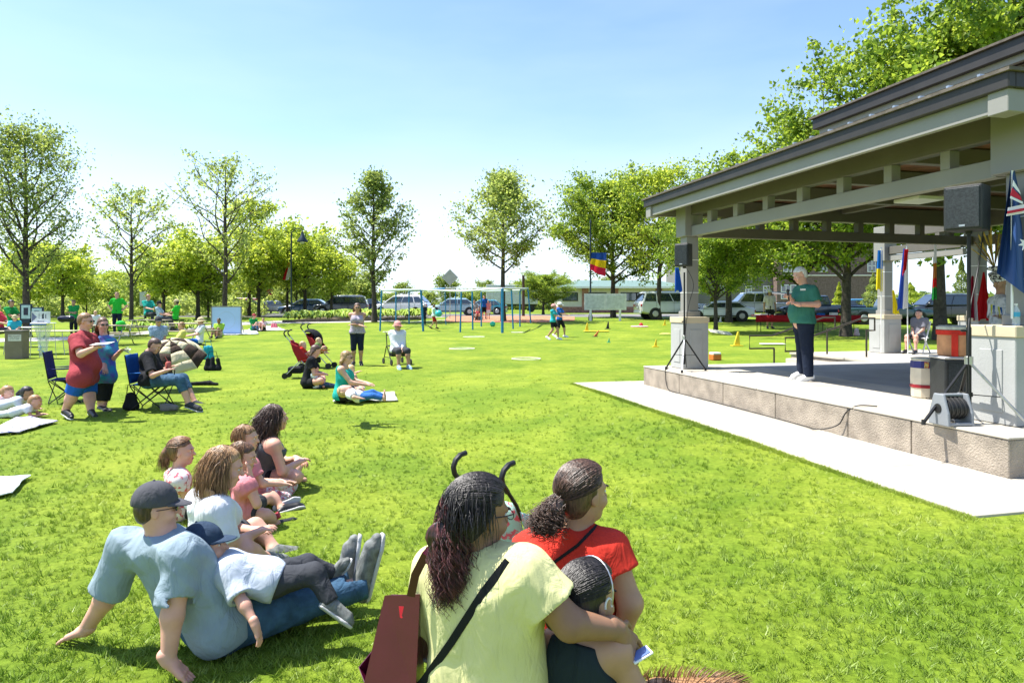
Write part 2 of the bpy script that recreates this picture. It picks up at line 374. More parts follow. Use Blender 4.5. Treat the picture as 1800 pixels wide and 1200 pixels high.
# soffit boards between fascia and ceiling; ceiling boards
WOOD = mat('cedar_ceiling', (.20, .095, .05), .6, 0, .3, 5, .1, 40)
for i, x in enumerate(np.arange(.14, 7.8, .145)):
    MB().box((x+.07, 3.72, 3.50), (.141, 7.1, .025)).build('ceiling_board', WOOD, PV)
for y in (2.3, 3.7, 5.2):
    beam((.8, y), (7.3, y), 3.25, 3.47, .12, m=BEAM_SHADE)
beam((3.9, .8), (3.9, 6.7), 3.3, 3.46, .12, m=BEAM_SHADE)
MB().box((3.2, 4.2, 3.17), (.5, .5, .06)).build('light_fixture', WHITE, PV, bevel=.01)
# roofs
SHING = mat('roof_shingles', (.10, .085, .07), .9, 0, .25, 12, .5, 40)
def hip(x0, x1, y0, y1, z0, ins, z1, t, name, m):
    b = MB(); o = [(x0, y0), (x1, y0), (x1, y1), (x0, y1)]; i_ = [(x0+ins, y0+ins), (x1-ins, y0+ins), (x1-ins, y1-ins), (x0+ins, y1-ins)]
    vs = [(*p, z0) for p in o]+[(*p, z0+t) for p in o]+[(*p, z1+t) for p in i_]+[(*p, z1) for p in i_]
    b.add(vs, [(0, 1, 5, 4), (1, 2, 6, 5), (2, 3, 7, 6), (3, 0, 4, 7), (4, 5, 9, 8), (5, 6, 10, 9), (6, 7, 11, 10), (7, 4, 8, 11), (8, 9, 10, 11), (0, 3, 2, 1)])
    return b.build(name, m, PV)
hip(-.03, 8.03, -.03, 7.47, 3.528, 2.4, 3.98, .03, 'roof', SHING)
for i in range(22):   # standing seam clips along the eave
    MB().box((.06, .3+i*.33, 3.585), (.1, .03, .02)).build('snow_guard', METAL, PV)
MB().bx(2.6, 5.4, 1.6, 4.84, 3.6, 4.5).build('clerestory', TAUPE, PV)
b = MB()
for x0, x1, y0, y1 in ((2.2, 2.26, 1.2, 5.24), (5.74, 5.8, 1.2, 5.24), (2.26, 5.74, 1.2, 1.26), (2.26, 5.74, 5.18, 5.24)): b.bx(x0, x1, y0, y1, 4.40, 4.55)
b.build('upper_fascia', TAUPE, PV)
b = MB()
for x0, x1, y0, y1 in ((2.12, 2.2, 1.12, 5.32), (5.8, 5.88, 1.12, 5.32), (2.2, 5.8, 1.12, 1.2), (2.2, 5.8, 5.24, 5.32)): b.bx(x0, x1, y0, y1, 4.48, 4.66)
b.build('upper_gutter', DARKM, PV, bevel=.01)
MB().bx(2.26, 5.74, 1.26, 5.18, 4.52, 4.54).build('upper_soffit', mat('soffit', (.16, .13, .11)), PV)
hip(2.08, 5.92, 1.08, 5.36, 4.66, 1.3, 5.05, .03, 'upper_roof', SHING)
# back room wall
BWALL = mat('white_back_wall', (.55, .55, .55), .8, 0, .05, 2, .1, 30)
MB().bx(7.52, 7.6, .95, 6.6, FZ, 2.75).build('back_wall', BWALL, PV, bevel=.004)
MB().bx(7.50, 7.62, .95, 6.6, 1.9, 1.96).build('wall_trim', WHITE, PV)
# handrails
RAIL = mat('bronze_rail', (.07, .06, .05), .45, .5, .1, 8)
for y, xt in ((8.4, 5.9), (9.45, 5.7)):
    t = thing('handrail', 'dark bronze tube handrail beside the pavilion steps, '+('nearer of the pair' if y < 9 else 'farther of the pair, by the red table'), 'handrail', WP(y, xt, FZ), PA, 'handrails at the pavilion steps')
    b = MB(); h = .88
    b.tube([(0, 0, h-.28), (.22, 0, h-.28), (.22, 0, h), (-.1, 0, h), (-1.5, 0, h-.42), (-2.1, 0, h-.42), (-2.1, 0, h-.72), (-1.45, 0, h-.72)], .021, 8)
    b.build('rail', RAIL, t, smooth=True)
    b = MB(); b.cyl((0, 0, 0), (0, 0, h-.26), .021); b.build('post', RAIL, t, smooth=True)
    b = MB(); b.cyl((-1.45, 0, -.36), (-1.45, 0, h-.72), .021); b.build('post', RAIL, t, smooth=True)
# sidewalk
b = MB()
sw = thing('sidewalk', None, None, (P0[0], P0[1], 0), PA); sw['kind'] = 'structure'
for i, (y0, y1) in enumerate(((-.78, .62), (.62, 2.1), (2.1, 3.6), (3.6, 5.1), (5.1, 6.6), (6.6, 8.05))):
    MB().bx(-1.22, -.004 if y0 > -.7 or True else 0, y0+.003, y1-.003, -.13, 0.0).build('paving_slab', CONC, sw, bevel=.006)
for x0 in (0, 1.5, 3.0, 4.5, 6): MB().bx(x0+.003, x0+1.497, -.78, -.008, -.13, -.004).build('paving_slab', CONC, sw, bevel=.006)
for x0 in (0, 1.5, 3.0): MB().bx(x0+.003, x0+1.497, 7.45, 8.05, -.13, -.004).build('paving_slab', CONC, sw, bevel=.006)
# ------------------------------------------------------------------ grass blades
def grass():
    rng = np.random.default_rng(5)
    n = 900000; Y = rng.uniform(2.45, 27, n); k = np.minimum(1, (3.6/Y)**1.5)*np.clip((18-Y)/9, 0, 1); X = rng.uniform(-.80, .80, n)*Y     # thins out with distance
    m_ = rng.uniform(0, 1, n) < k*.105*np.where(Y < 4.2, 1.0, 1.0); P = np.stack([X, Y], 1)[m_]
    # extra at sidewalk edge
    t = rng.uniform(-.8, 8, 5000); e = -1.24-np.abs(rng.normal(0, .02, 5000))
    P = np.concatenate([P, np.stack([P0[0]+t*E1[0]+e*E2[0], P0[1]+t*E1[1]+e*E2[1]], 1)])
    a, b_ = loc_ab(P[:, 0], P[:, 1])
    keep = ~((a > -.8) & (a < 8.07) & (b_ > -1.23) & (b_ < 9))
    keep &= ~((a > 7) & (a < 10.3) & (b_ > 4.5) & (b_ < 10))
    P = P[keep]; Z = G(P[:, 0], P[:, 1]) + .012*np.sin(P[:, 0]*1.3+P[:, 1]*.7)*np.sin(P[:, 1]*1.1-P[:, 0]*.4)
    me = bpy.data.meshes.new('grass_points'); me.vertices.add(len(P)); me.vertices.foreach_set('co', np.stack([P[:, 0], P[:, 1], Z-.004], 1).astype(np.float32).ravel())
    sc = rng.lognormal(0, .22, len(P))*np.interp(P[:, 1], [3, 7, 12, 30], [.72, .8, .85, .9])
    sc *= 1+.12*np.sin(P[:, 0]*1.7+1)*np.sin(P[:, 1]*1.3)
    at_ = me.attributes.new('sc', 'FLOAT', 'POINT'); at_.data.foreach_set('value', sc.astype(np.float32))
    ar = me.attributes.new('rot', 'FLOAT_VECTOR', 'POINT'); ar.data.foreach_set('vector', np.stack([rng.normal(0, .25, len(P)), rng.normal(0, .25, len(P)), rng.uniform(0, 6.28, len(P))], 1).astype(np.float32).ravel())
    me.update()
    m = bpy.data.materials.new('grass_blade'); m.use_nodes = True; N = m.node_tree.nodes; L = m.node_tree.links
    pb = N['Principled BSDF']; pb.inputs['Roughness'].default_value = .45; pb.inputs['Specular IOR Level'].default_value = .35
    oi = N.new('ShaderNodeObjectInfo'); ge = N.new('ShaderNodeNewGeometry'); no = N.new('ShaderNodeTexNoise'); no.inputs['Scale'].default_value = .45; no.inputs['Detail'].default_value = 5
    L.new(ge.outputs['Position'], no.inputs['Vector'])
    r = N.new('ShaderNodeValToRGB'); r.color_ramp.elements[0].position = .38; r.color_ramp.elements[1].position = .62
    r.color_ramp.elements[0].color = (.26, .385, .032, 1); r.color_ramp.elements[1].color = (.44, .53, .052, 1); L.new(no.outputs['Fac'], r.inputs[0])
    r2 = N.new('ShaderNodeValToRGB'); r2.color_ramp.elements[0].color = (.86, .92, .78, 1); r2.color_ramp.elements[1].color = (1.35, 1.25, 3.2, 1)
    L.new(oi.outputs['Random'], r2.inputs[0])
    mx = N.new('ShaderNodeMixRGB'); mx.blend_type = 'MULTIPLY'; mx.inputs[0].default_value = 1; L.new(r.outputs[0], mx.inputs[1]); L.new(r2.outputs[0], mx.inputs[2])
    L.new(mx.outputs[0], pb.inputs['Base Color'])
    tr = N.new('ShaderNodeBsdfTranslucent'); L.new(mx.outputs[0], tr.inputs['Color']); ms = N.new('ShaderNodeMixShader'); ms.inputs[0].default_value = .5
    L.new(pb.outputs[0], ms.inputs[1]); L.new(tr.outputs[0], ms.inputs[2]); L.new(ms.outputs[0], N['Material Output'].inputs['Surface'])
    o = link('grass', me); meta(o, 'blades of mown grass over the lawn', kind='stuff')
    ng = bpy.data.node_groups.new('grass_nodes', 'GeometryNodeTree')
    ng.interface.new_socket('Geometry', in_out='INPUT', socket_type='NodeSocketGeometry'); ng.interface.new_socket('Geometry', in_out='OUTPUT', socket_type='NodeSocketGeometry')
    n = ng.nodes; l = ng.links; gi = n.new('NodeGroupInput'); go = n.new('NodeGroupOutput')
    jn = n.new('GeometryNodeJoinGeometry'); rr = random.Random(3)
    for k in range(9):
        cn_ = n.new('GeometryNodeMeshCone'); cn_.inputs['Vertices'].default_value = 3; cn_.inputs['Radius Top'].default_value = .0002; cn_.inputs['Radius Bottom'].default_value = .0032; cn_.inputs['Depth'].default_value = .05*rr.uniform(.6, 1.15)
        cn_.inputs['Side Segments'].default_value = 1
        tf = n.new('GeometryNodeTransform'); a_ = rr.uniform(0, 6.28); d_ = rr.uniform(0, .028)
        tf.inputs['Translation'].default_value = (math.cos(a_)*d_, math.sin(a_)*d_, 0)
        tf.inputs['Rotation'].default_value = (rr.gauss(0, .45), rr.gauss(0, .45), rr.uniform(0, 6))
        l.new(cn_.outputs['Mesh'], tf.inputs['Geometry']); l.new(tf.outputs[0], jn.inputs[0])
    sm = n.new('GeometryNodeSetMaterial'); sm.inputs['Material'].default_value = m; l.new(jn.outputs[0], sm.inputs['Geometry'])
    mp = n.new('GeometryNodeMeshToPoints'); l.new(gi.outputs[0], mp.inputs['Mesh'])
    ip = n.new('GeometryNodeInstanceOnPoints'); l.new(mp.outputs[0], ip.inputs['Points']); l.new(sm.outputs[0], ip.inputs['Instance'])
    na = n.new('GeometryNodeInputNamedAttribute'); na.data_type = 'FLOAT'; na.inputs['Name'].default_value = 'sc'; l.new(na.outputs['Attribute'], ip.inputs['Scale'])
    nr = n.new('GeometryNodeInputNamedAttribute'); nr.data_type = 'FLOAT_VECTOR'; nr.inputs['Name'].default_value = 'rot'; 
    l.new(nr.outputs['Attribute'], ip.inputs['Rotation']); l.new(ip.outputs[0], go.inputs[0])
    md = o.modifiers.new('grass', 'NODES'); md.node_group = ng
    me.materials.append(m)
grass()
# ------------------------------------------------------------------ trees
def leaf_material(name, ca, cb, scale=1.6, transl=.5):
    m = bpy.data.materials.new(name); m.use_nodes = True; N = m.node_tree.nodes; L = m.node_tree.links
    b = N['Principled BSDF']; b.inputs['Roughness'].default_value = .5; b.inputs['Specular IOR Level'].default_value = .35
    g = N.new('ShaderNodeNewGeometry'); tc = N.new('ShaderNodeTexCoord')
    no = N.new('ShaderNodeTexNoise'); no.inputs['Scale'].default_value = scale; no.inputs['Detail'].default_value = 3; L.new(tc.outputs['Object'], no.inputs['Vector'])
    r = N.new('ShaderNodeValToRGB'); r.color_ramp.elements[0].position = .38; r.color_ramp.elements[1].position = .62
    r.color_ramp.elements[0].color = (*ca, 1); r.color_ramp.elements[1].color = (*cb, 1)
    ad = N.new('ShaderNodeMath'); ad.operation = 'MULTIPLY_ADD'; ad.inputs[1].default_value = .3; L.new(g.outputs['Random Per Island'], ad.inputs[0])
    sb = N.new('ShaderNodeMath'); sb.operation = 'SUBTRACT'; sb.inputs[1].default_value = .15; L.new(no.outputs['Fac'], sb.inputs[0]); L.new(sb.outputs[0], ad.inputs[2])
    L.new(ad.outputs[0], r.inputs[0]); L.new(r.outputs[0], b.inputs['Base Color'])
    tr = N.new('ShaderNodeBsdfTranslucent'); mx = N.new('ShaderNodeMixShader'); mx.inputs[0].default_value = transl
    hs = N.new('ShaderNodeHueSaturation'); hs.inputs['Value'].default_value = 1.7; hs.inputs['Hue'].default_value = .485; L.new(r.outputs[0], hs.inputs['Color']); L.new(hs.outputs[0], tr.inputs['Color'])
    L.new(b.outputs[0], mx.inputs[1]); L.new(tr.outputs[0], mx.inputs[2]); L.new(mx.outputs[0], N['Material Output'].inputs['Surface'])
    return m
LEAF_Y = leaf_material('leaves_yellow_green', (.19, .28, .03), (.42, .50, .06))
LEAF_M = leaf_material('leaves_mid_green', (.11, .17, .04), (.27, .34, .075))
LEAF_D = leaf_material('leaves_maple_green', (.09, .17, .018), (.28, .38, .04))
LEAF_S = leaf_material('leaves_spring_grey', (.15, .21, .05), (.36, .44, .10))
BARK = mat('bark', (.055, .045, .035), .95, 0, .35, 9, .7, 30)
def leaf_cards(P, size, rng, aspect=.7):
    n = len(P); A = rng.normal(size=(n, 3)); A /= np.linalg.norm(A, axis=1)[:, None]; B = rng.normal(size=(n, 3)); B -= A*(A*B).sum(1)[:, None]; B /= np.linalg.norm(B, axis=1)[:, None]
    s = (size*rng.uniform(.6, 1.35, n))[:, None]; c = np.cross(A, B)*.18
    # leaf folded along its midrib: 4 points in a kite, two triangles bent
    v = np.stack([P-A*s*.5, P+B*s*.5*aspect+c*s, P+A*s*.5, P-B*s*.5*aspect+c*s], 1).reshape(-1, 3)
    i = np.arange(n)[:, None]*4
    t = np.concatenate([i+np.array([[0, 1, 2]]), i+np.array([[0, 2, 3]])])
    return v, t
TREES = {}
def make_tree(H, base, prof, R, nleaf, lsize, seed, leafm, trunk=.16, up=.9, nb=26, sig=.3, twigs=6, forks=0, fill=0.0, droop=0):
    """returns (trunk mesh, crown mesh). base = height of lowest limb; prof(t) crown radius factor 0..1"""
    rng = np.random.default_rng(seed); segs = []; ends = []
    def wob(p0, d, L_, k, curve, amp):
        pts = [p0]; d = d/np.linalg.norm(d); st = L_/k; p = p0.copy()
        for i in range(k):
            d = d+np.array([0, 0, curve/k])+rng.normal(0, amp, 3); d /= np.linalg.norm(d); p = p+d*st; pts.append(p)
        return np.array(pts)
    zz = np.linspace(0, H*.97, 12); tr = np.stack([np.cumsum(rng.normal(0, .012*H/8, 12)), np.cumsum(rng.normal(0, .012*H/8, 12)), zz], 1); tr[0, :2] = 0
    rad = trunk*(1-zz/H)**.8+.01; rad[0] *= 1.25
    segs.append((tr, rad))
    for i in range(nb):
        t = (i+rng.uniform(.2, .8))/nb; z = base+(H*.95-base)*t**.9
        p0 = np.array([np.interp(z, zz, tr[:, 0]), np.interp(z, zz, tr[:, 1]), z]); az = i*2.4+rng.uniform(-.4, .4)
        Lb = R*prof(t)*rng.uniform(.8, 1.15); upk = up*rng.uniform(.7, 1.2)
        d = np.array([math.cos(az), math.sin(az), upk]); ll = Lb*math.hypot(1, upk)*.95
        br = wob(p0, d, ll, 7, .25-droop, .10); rb = np.interp(z, zz, rad)*.5
        segs.append((br, np.linspace(rb, .008, 8)))
        for j in range(twigs):
            f = rng.uniform(.25, 1); q = br[int(f*7)]; dd = (br[min(int(f*7)+1, 7)]-br[max(int(f*7)-1, 0)]); dd /= np.linalg.norm(dd)
            dd = dd+rng.normal(0, .6, 3); tw = wob(q, dd, ll*rng.uniform(.22, .42), 4, .1-droop, .15)
            segs.append((tw, np.linspace(rb*.3+.004, .003, 5)))
            for q2 in tw[1:]: ends.append(q2)
        for q2 in br[3:]: ends.append(q2)
    ends = np.array(ends); nc = len(ends)
    pick = rng.integers(0, nc, nleaf); w = rng.uniform(.3, 1.4, nc)[pick]
    P = ends[pick]+rng.normal(0, 1, (nleaf, 3))*(sig*w)[:, None]*np.array([1, 1, .75])
    keep = P[:, 2] > base*.75; P = P[keep]
    kz = H/np.percentile(P[:, 2], 99.6); kr = R*max(prof(x/20) for x in range(21))/np.percentile(np.hypot(P[:, 0], P[:, 1]), 95.5); kk = np.array([kr, kr, kz]); P = P*kk
    segs = [(np.asarray(p_)*kk, r_) for p_, r_ in segs]
    v, t = leaf_cards(P, lsize, rng)
    cm = npmesh('crown', v, tris=t, mats=[leafm]); tv, tq = tubes_np(segs); tm = npmesh('trunk', tv, tq, smooth=True, mats=[BARK])
    return tm, cm
def plant_tree(meshes, loc, label, rz=0, scale=1, group=None, name='tree', cat='tree', sz=None):
    t = thing(name, label, cat, loc, rz, group)
    if sz: t.scale = sz
    else: t.scale = (scale,)*3
    a = link('trunk', meshes[0], t); b = link('crown', meshes[1], t)
    return t
pyr = lambda t: max(.05, (1-t)**.75*(.55+.45*min(1, t*5)))
oval = lambda t: max(.12, math.sin(math.pi*min(1, .18+t*.78))**.8)
vase = lambda t: max(.12, (.55+.6*t)*(1-t**4)*.95)
rnd = lambda t: max(.15, math.sqrt(max(0, 1-(2*t-.75)**2*.6))*(1 if t < .8 else (1-t)/.2*.75+.25))
def tz(px, py, ytop):     # ground point, height from pixels
    p = at(px, py); s = F_PX/p.y; return p, (py-ytop)/s, s
# line of young trees in front of the road
T = [  # px, ground py, top py, half-width px, profile, leaf count, leaf mat, base frac, up, label
 (48, 592, 205, 96, oval, 11500, LEAF_M, .20, 1.3, 'tallest left-hand tree with upright limbs and half-open leaves, behind the display tables', .30, 34),
 (230, 577, 325, 72, oval, 2700, LEAF_S, .28, 1.1, 'thin-leaved young tree with bare-looking branches behind the green-shirted man', .18, 22),
 (395, 566, 272, 82, oval, 2800, LEAF_S, .22, 1.2, 'sparse tall tree with open twiggy top just behind the whiteboard', .2, 24),
 (438, 556, 345, 60, oval, 4200, LEAF_Y, .2, 1.1, 'pale thin tree just right of the sparse tree by the whiteboard', .25, 24),
 (658, 566, 300, 74, pyr, 8000, LEAF_M, .20, .9, 'conical young tree rising from the planting bed behind the standing woman', .22, 30),
 (885, 565, 300, 90, pyr, 11500, LEAF_S, .30, .8, 'broad pyramidal tree standing in the middle of the swing set', .30, 32),
 (1158, 562, 292, 74, oval, 8000, LEAF_Y, .25, .9, 'leafy yellow-green tree in front of the silver off-road car', .32, 30)]
for i, (px, py, yt, hw, pf, nl, lm, bf, up, lab, sg, nb) in enumerate(T):
    p, H, s = tz(px, py, yt); R = hw/s
    ms = make_tree(H, H*bf, pf, R, nl, 3.9/s*1.25, 10+i, lm, trunk=.0165*H, up=up, nb=nb, sig=sg*H/9)
    plant_tree(ms, p, lab)
# round dense tree and maples behind the pavilion
MAPLE = make_tree(11, 2.7, rnd, 4.6, 46000, .18, 40, LEAF_D, .22, .8, 38, .33, 7)
MAPLE2 = make_tree(12, 3.3, rnd, 4.8, 46000, .18, 41, LEAF_D, .24, 1.1, 40, .34, 7)
def tree_px(ms, H0, px, py, yt, lab, rz=0, kx=1, group=None, name='maple_tree'):
    p, H, s = tz(px, py, yt); k = H/H0; return plant_tree(ms, p, lab, rz, group=group, name=name, sz=(k*kx, k*kx, k))
tree_px(MAPLE, 11, 1078, 558, 305, 'dense round-crowned tree beside the lamp post with the tricolour banner', .4, 1.0)
def tree_at(ms, H0, X, Y, H, lab, rz, kx=1, **k):
    f = H/H0; return plant_tree(ms, (X, Y, gz(X, Y)), lab, rz, sz=(f*kx, f*kx, f), **k)
tree_at(MAPLE2, 12, 10.3, 34.5, 6.8, 'leafy maple whose forked trunk stands left of the white pickup', 1.2, .9, name='maple_tree')
tree_at(MAPLE, 11, 15.6, 37, 10.6, 'large maple directly behind the speaking man, crown above the eave', 2.5, 1.15, name='maple_tree')
tree_at(MAPLE2, 12, 15.4, 31.5, 11.6, 'big maple with trunk behind the handrails, crown above the roof', 3.6, 1.0, name='maple_tree')
tree_at(MAPLE, 11, 18.2, 29.0, 13.8, 'tall maple rising above the upper roof of the pavilion', 4.4, .95, name='maple_tree')
tree_at(MAPLE2, 12, 22.0, 27.5, 17.2, 'tallest maple at the right edge above the roof', 5.4, .9, name='maple_tree')
tree_at(MAPLE2, 12, 14.6, 46, 10.2, 'maple crown showing over the left end of the eave', 2.0, 1.1, name='maple_tree')
# background wood beyond the road : individual trees
BG = [make_tree(7.5, 1.0, rnd, 3.0, 3600, .34, 60, LEAF_Y, .13, .8, 16, .42, 4), make_tree(7, .9, oval, 2.6, 3300, .34, 61, LEAF_M, .13, .9, 16, .42, 4),
      make_tree(8, 1.6, oval, 2.8, 2600, .32, 62, LEAF_Y, .13, 1.0, 16, .36, 4), make_tree(5, .3, rnd, 2.6, 3200, .34, 63, LEAF_S, .10, .8, 14, .4, 4)]
kinds = ['yellow-green spring tree', 'mid-green bushy tree', 'tall thin yellow-green tree', 'pale grey-green low tree']
rngb = random.Random(12)
bgl = []
for i in range(34):
    k = rngb.choice([0, 0, 1, 2, 3, 3]); Y = rngb.uniform(62, 95) if i % 5 else rngb.uniform(50, 56)
    px = -60+i*(700/33)+rngb.uniform(-10, 10)
    if Y < 57 and px > 460: Y += 26
    bgl.append((k, (px-CX)*Y/F_PX, Y, rngb.uniform(.62, .92)*(1 if Y > 60 else .68)))
for i in range(16):
    bgl.append((3 if i % 2 else 1, (640+i*36-CX)*110/F_PX, 108+rngb.uniform(-4, 8), rngb.uniform(.5, .85)))
for i, (k, X, Y, sc) in enumerate(bgl):
    left = X/Y*F_PX+CX; size = 'taller ' if sc > .85 else 'short ' if sc < .6 else ''
    lab = size+kinds[k]+(' behind the display tables' if left < 90 else ' behind the green-shirted people' if left < 200 else ' behind the picnic tables' if left < 330 else ' behind the whiteboard' if left < 430 else ' behind the stop sign and lamp post' if left < 560 else ' beyond the white estate car' if left < 760 else ' beyond the swing set' if left < 950 else ' on the far side of the road beyond the parked cars')
    plant_tree(BG[k], (X, Y, gz(X, Y)), lab, rngb.uniform(0, 6), sc, group='trees of the far wood', name='background_tree')
# the yellow-green street trees round the lamp post
YT = make_tree(6.2, 1.7, rnd, 2.3, 7000, .2, 70, LEAF_Y, .11, .9, 22, .3, 6)
for px, py, yt, kx, lab in ((536, 556, 392, 1.15, 'bright yellow-green round tree behind the blue lamp post'), (505, 555, 400, .9, 'yellow-green tree left of the blue lamp post'), (348, 560, 405, 1.3, 'bright yellow-green tree behind the sparse tall tree'),
                            (110, 560, 428, 1.2, 'bright yellow-green tree right of the tallest left tree'), (583, 557, 430, 1.2, 'low yellow-green tree at the left of the parked wagon'), (288, 562, 425, 1.2, 'yellow-green tree left of the whiteboard'), (455, 557, 400, 1.0, 'yellow-green tree behind the red stop sign')):
    tree_px(YT, 6.2, px, py, yt, lab, px*.3, kx, name='street_tree')
tree_px(MAPLE, 11, 955, 553, 478, 'low round dark green tree beside the park building', 1.0, 1.6, name='round_tree')
# far tree line, one mass
def far_wood():
    rng = np.random.default_rng(8); n = 26000; th = rng.uniform(-1.0, 1.0, n); D = rng.uniform(150, 175, n); X = D*np.tan(th*.95); h = 4.5+2.2*np.sin(X*.05)+1.6*np.sin(X*.13+1)+rng.normal(0, .4, n)
    Z = .6+np.abs(h)*rng.uniform(0, 1, n)**.7
    v, t = leaf_cards(np.stack([X, D, Z], 1), 1.5, rng, .9); o = link('far_wood', npmesh('far_wood', v, tris=t, mats=[LEAF_M])); meta(o, 'far-off line of woodland at the horizon', kind='stuff')
far_wood()
# undergrowth below the left-hand wood
def bushes():
    rng = np.random.default_rng(18); n = 12000; X = rng.uniform(-48, -22, n); Y = 57+rng.uniform(-1.5, 6, n)+2*np.sin(X*.4)
    h = 1.4+.6*np.sin(X*.6)+.5*np.sin(X*1.7+2); Z = G(X, Y)+np.abs(h)*rng.uniform(0, 1, n)
    v, t = leaf_cards(np.stack([X, Y, Z], 1), .3, rng, .8); o = link('undergrowth', npmesh('undergrowth', v, tris=t, mats=[LEAF_S])); meta(o, 'undergrowth at the foot of the wood', kind='stuff')
bushes()
# conifer and shrubs behind the pavilion
def conifer(px, py, yt, w, lab, m, seed):
    p, H, s = tz(px, py, yt); rng = np.random.default_rng(seed); n = 5000; t = rng.uniform(0, 1, n)**1.3; az = rng.uniform(0, 6.28, n); rr = (w/s)*(1-t)*(.5+.5*rng.uniform(0, 1, n)**.5)*(1+.2*np.sin(t*38))
    P = np.stack([rr*np.cos(az), rr*np.sin(az), .15+t*H-.12*rr], 1); v, tt = leaf_cards(P, .14, rng, .4)
    r = thing('conifer', lab, 'conifer', p); link('crown', npmesh('crown', v, tris=tt, mats=[m]), r); MB().tube([(0, 0, 0), (0, 0, H*.9)], [.09, .01]).build('trunk', BARK, r)
conifer(1535, 562, 484, 34, 'pale green spruce behind the blue cars', LEAF_S, 1)
conifer(1690, 560, 455, 24, 'upright green shrub seen between the two rear columns', LEAF_M, 2)
for i, (px, py, yt, w) in enumerate(((1475, 562, 500, 20), (1716, 560, 490, 30), (1600, 560, 500, 40), (1255, 561, 515, 18))):
    conifer(px, py, yt, w, ['bright green rounded shrub by the brick building', 'yellow-green shrub beyond the black car at right', 'yellow-green shrub behind the tricolour flag', 'small green shrub by the apartment wall'][i], LEAF_Y, 5+i)
# hosta bed with kerb
HOSTA = leaf_material('hosta_leaves', (.17, .30, .04), (.42, .52, .10), 3, .3)
bed = thing('planting_bed', 'low planting bed full of bright hostas behind a dark timber edge', 'planting bed', at(620, 560))
def hosta_mesh(seed):
    rng = np.random.default_rng(seed); V = []; F = []
    for i in range(26):
        az = rng.uniform(0, 6.28); el = rng.uniform(.3, 1.2); L_ = rng.uniform(.22, .42); w = L_*.3; d = np.array([math.cos(az), math.sin(az)])
        mid = np.array([*(d*L_*.5*math.cos(el)), .12+L_*.55*math.sin(el)+.1]); tip = np.array([*(d*L_*math.cos(el*.6)), .08+L_*.35*math.sin(el)]); side = np.array([-d[1], d[0], 0])*w
        n = len(V); V += [np.array([0, 0, .05]), mid+side*.5+[0, 0, .03], tip, mid-side*.5+[0, 0, .03], mid]; F += [(n, n+4, n+1), (n+1, n+4, n+2), (n+4, n+3, n+2), (n, n+3, n+4)]
    return npmesh('hosta', np.array(V), tris=F, mats=[HOSTA])
hm = [hosta_mesh(i) for i in range(4)]; rh = random.Random(4); bl = bed.location
edge0 = at(496, 567); edge1 = at(736, 562.5)
for i in range(110):
    t = rh.random(); Y = rh.uniform(.3, 4.5); base = edge0.lerp(edge1, t); X = base.x+Y*.1; Yw = base.y+Y
    o = link('hosta', hm[i % 4], bed); o.location = (X-bl.x, Yw-bl.y, gz(X, Yw)-bl.z+.08); o.rotation_euler = (0, 0, rh.uniform(0, 6)); o.scale = (rh.uniform(1.1, 1.7),)*3
b = MB(); n_ = 10
for k in range(n_):
    p = edge0.lerp(edge1, k/n_); q = edge0.lerp(edge1, (k+.985)/n_); p.z = gz(p.x, p.y)+.08; q.z = gz(q.x, q.y)+.08
    MB().bar(p, q, .14, .2).build('edging_timber', mat('dark_timber', (.09, .075, .06), .9, 0, .3, 8), bed, world=True)
bs = MB(); pA = edge0; pB = edge1; bs.add([(pA.x, pA.y+.1, gz(pA.x, pA.y)+.1), (pB.x, pB.y+.1, gz(pB.x, pB.y)+.1), (pB.x+.5, pB.y+5, gz(pB.x, pB.y+5)+.1), (pA.x+.5, pA.y+5, gz(pA.x, pA.y+5)+.1)], [(0, 1, 2, 3)])
bs.build('soil', mat('bed_soil', (.08, .06, .035), .95, 0, .3, 5), bed, world=True)
# low planting strip behind the picnic tables (left)
bed2 = thing('planting_bed', 'narrow hosta strip behind the picnic tables at the left', 'planting bed', at(300, 580)); bl = bed2.location
for i in range(60):
    p = at(150+rh.random()*210, 578+rh.uniform(-2, 4)); o = link('hosta', hm[i % 4], bed2); o.location = (p.x-bl.x, p.y-bl.y, p.z-bl.z); o.rotation_euler = (0, 0, rh.uniform(0, 6)); o.scale = (rh.uniform(1.0, 1.4),)*3
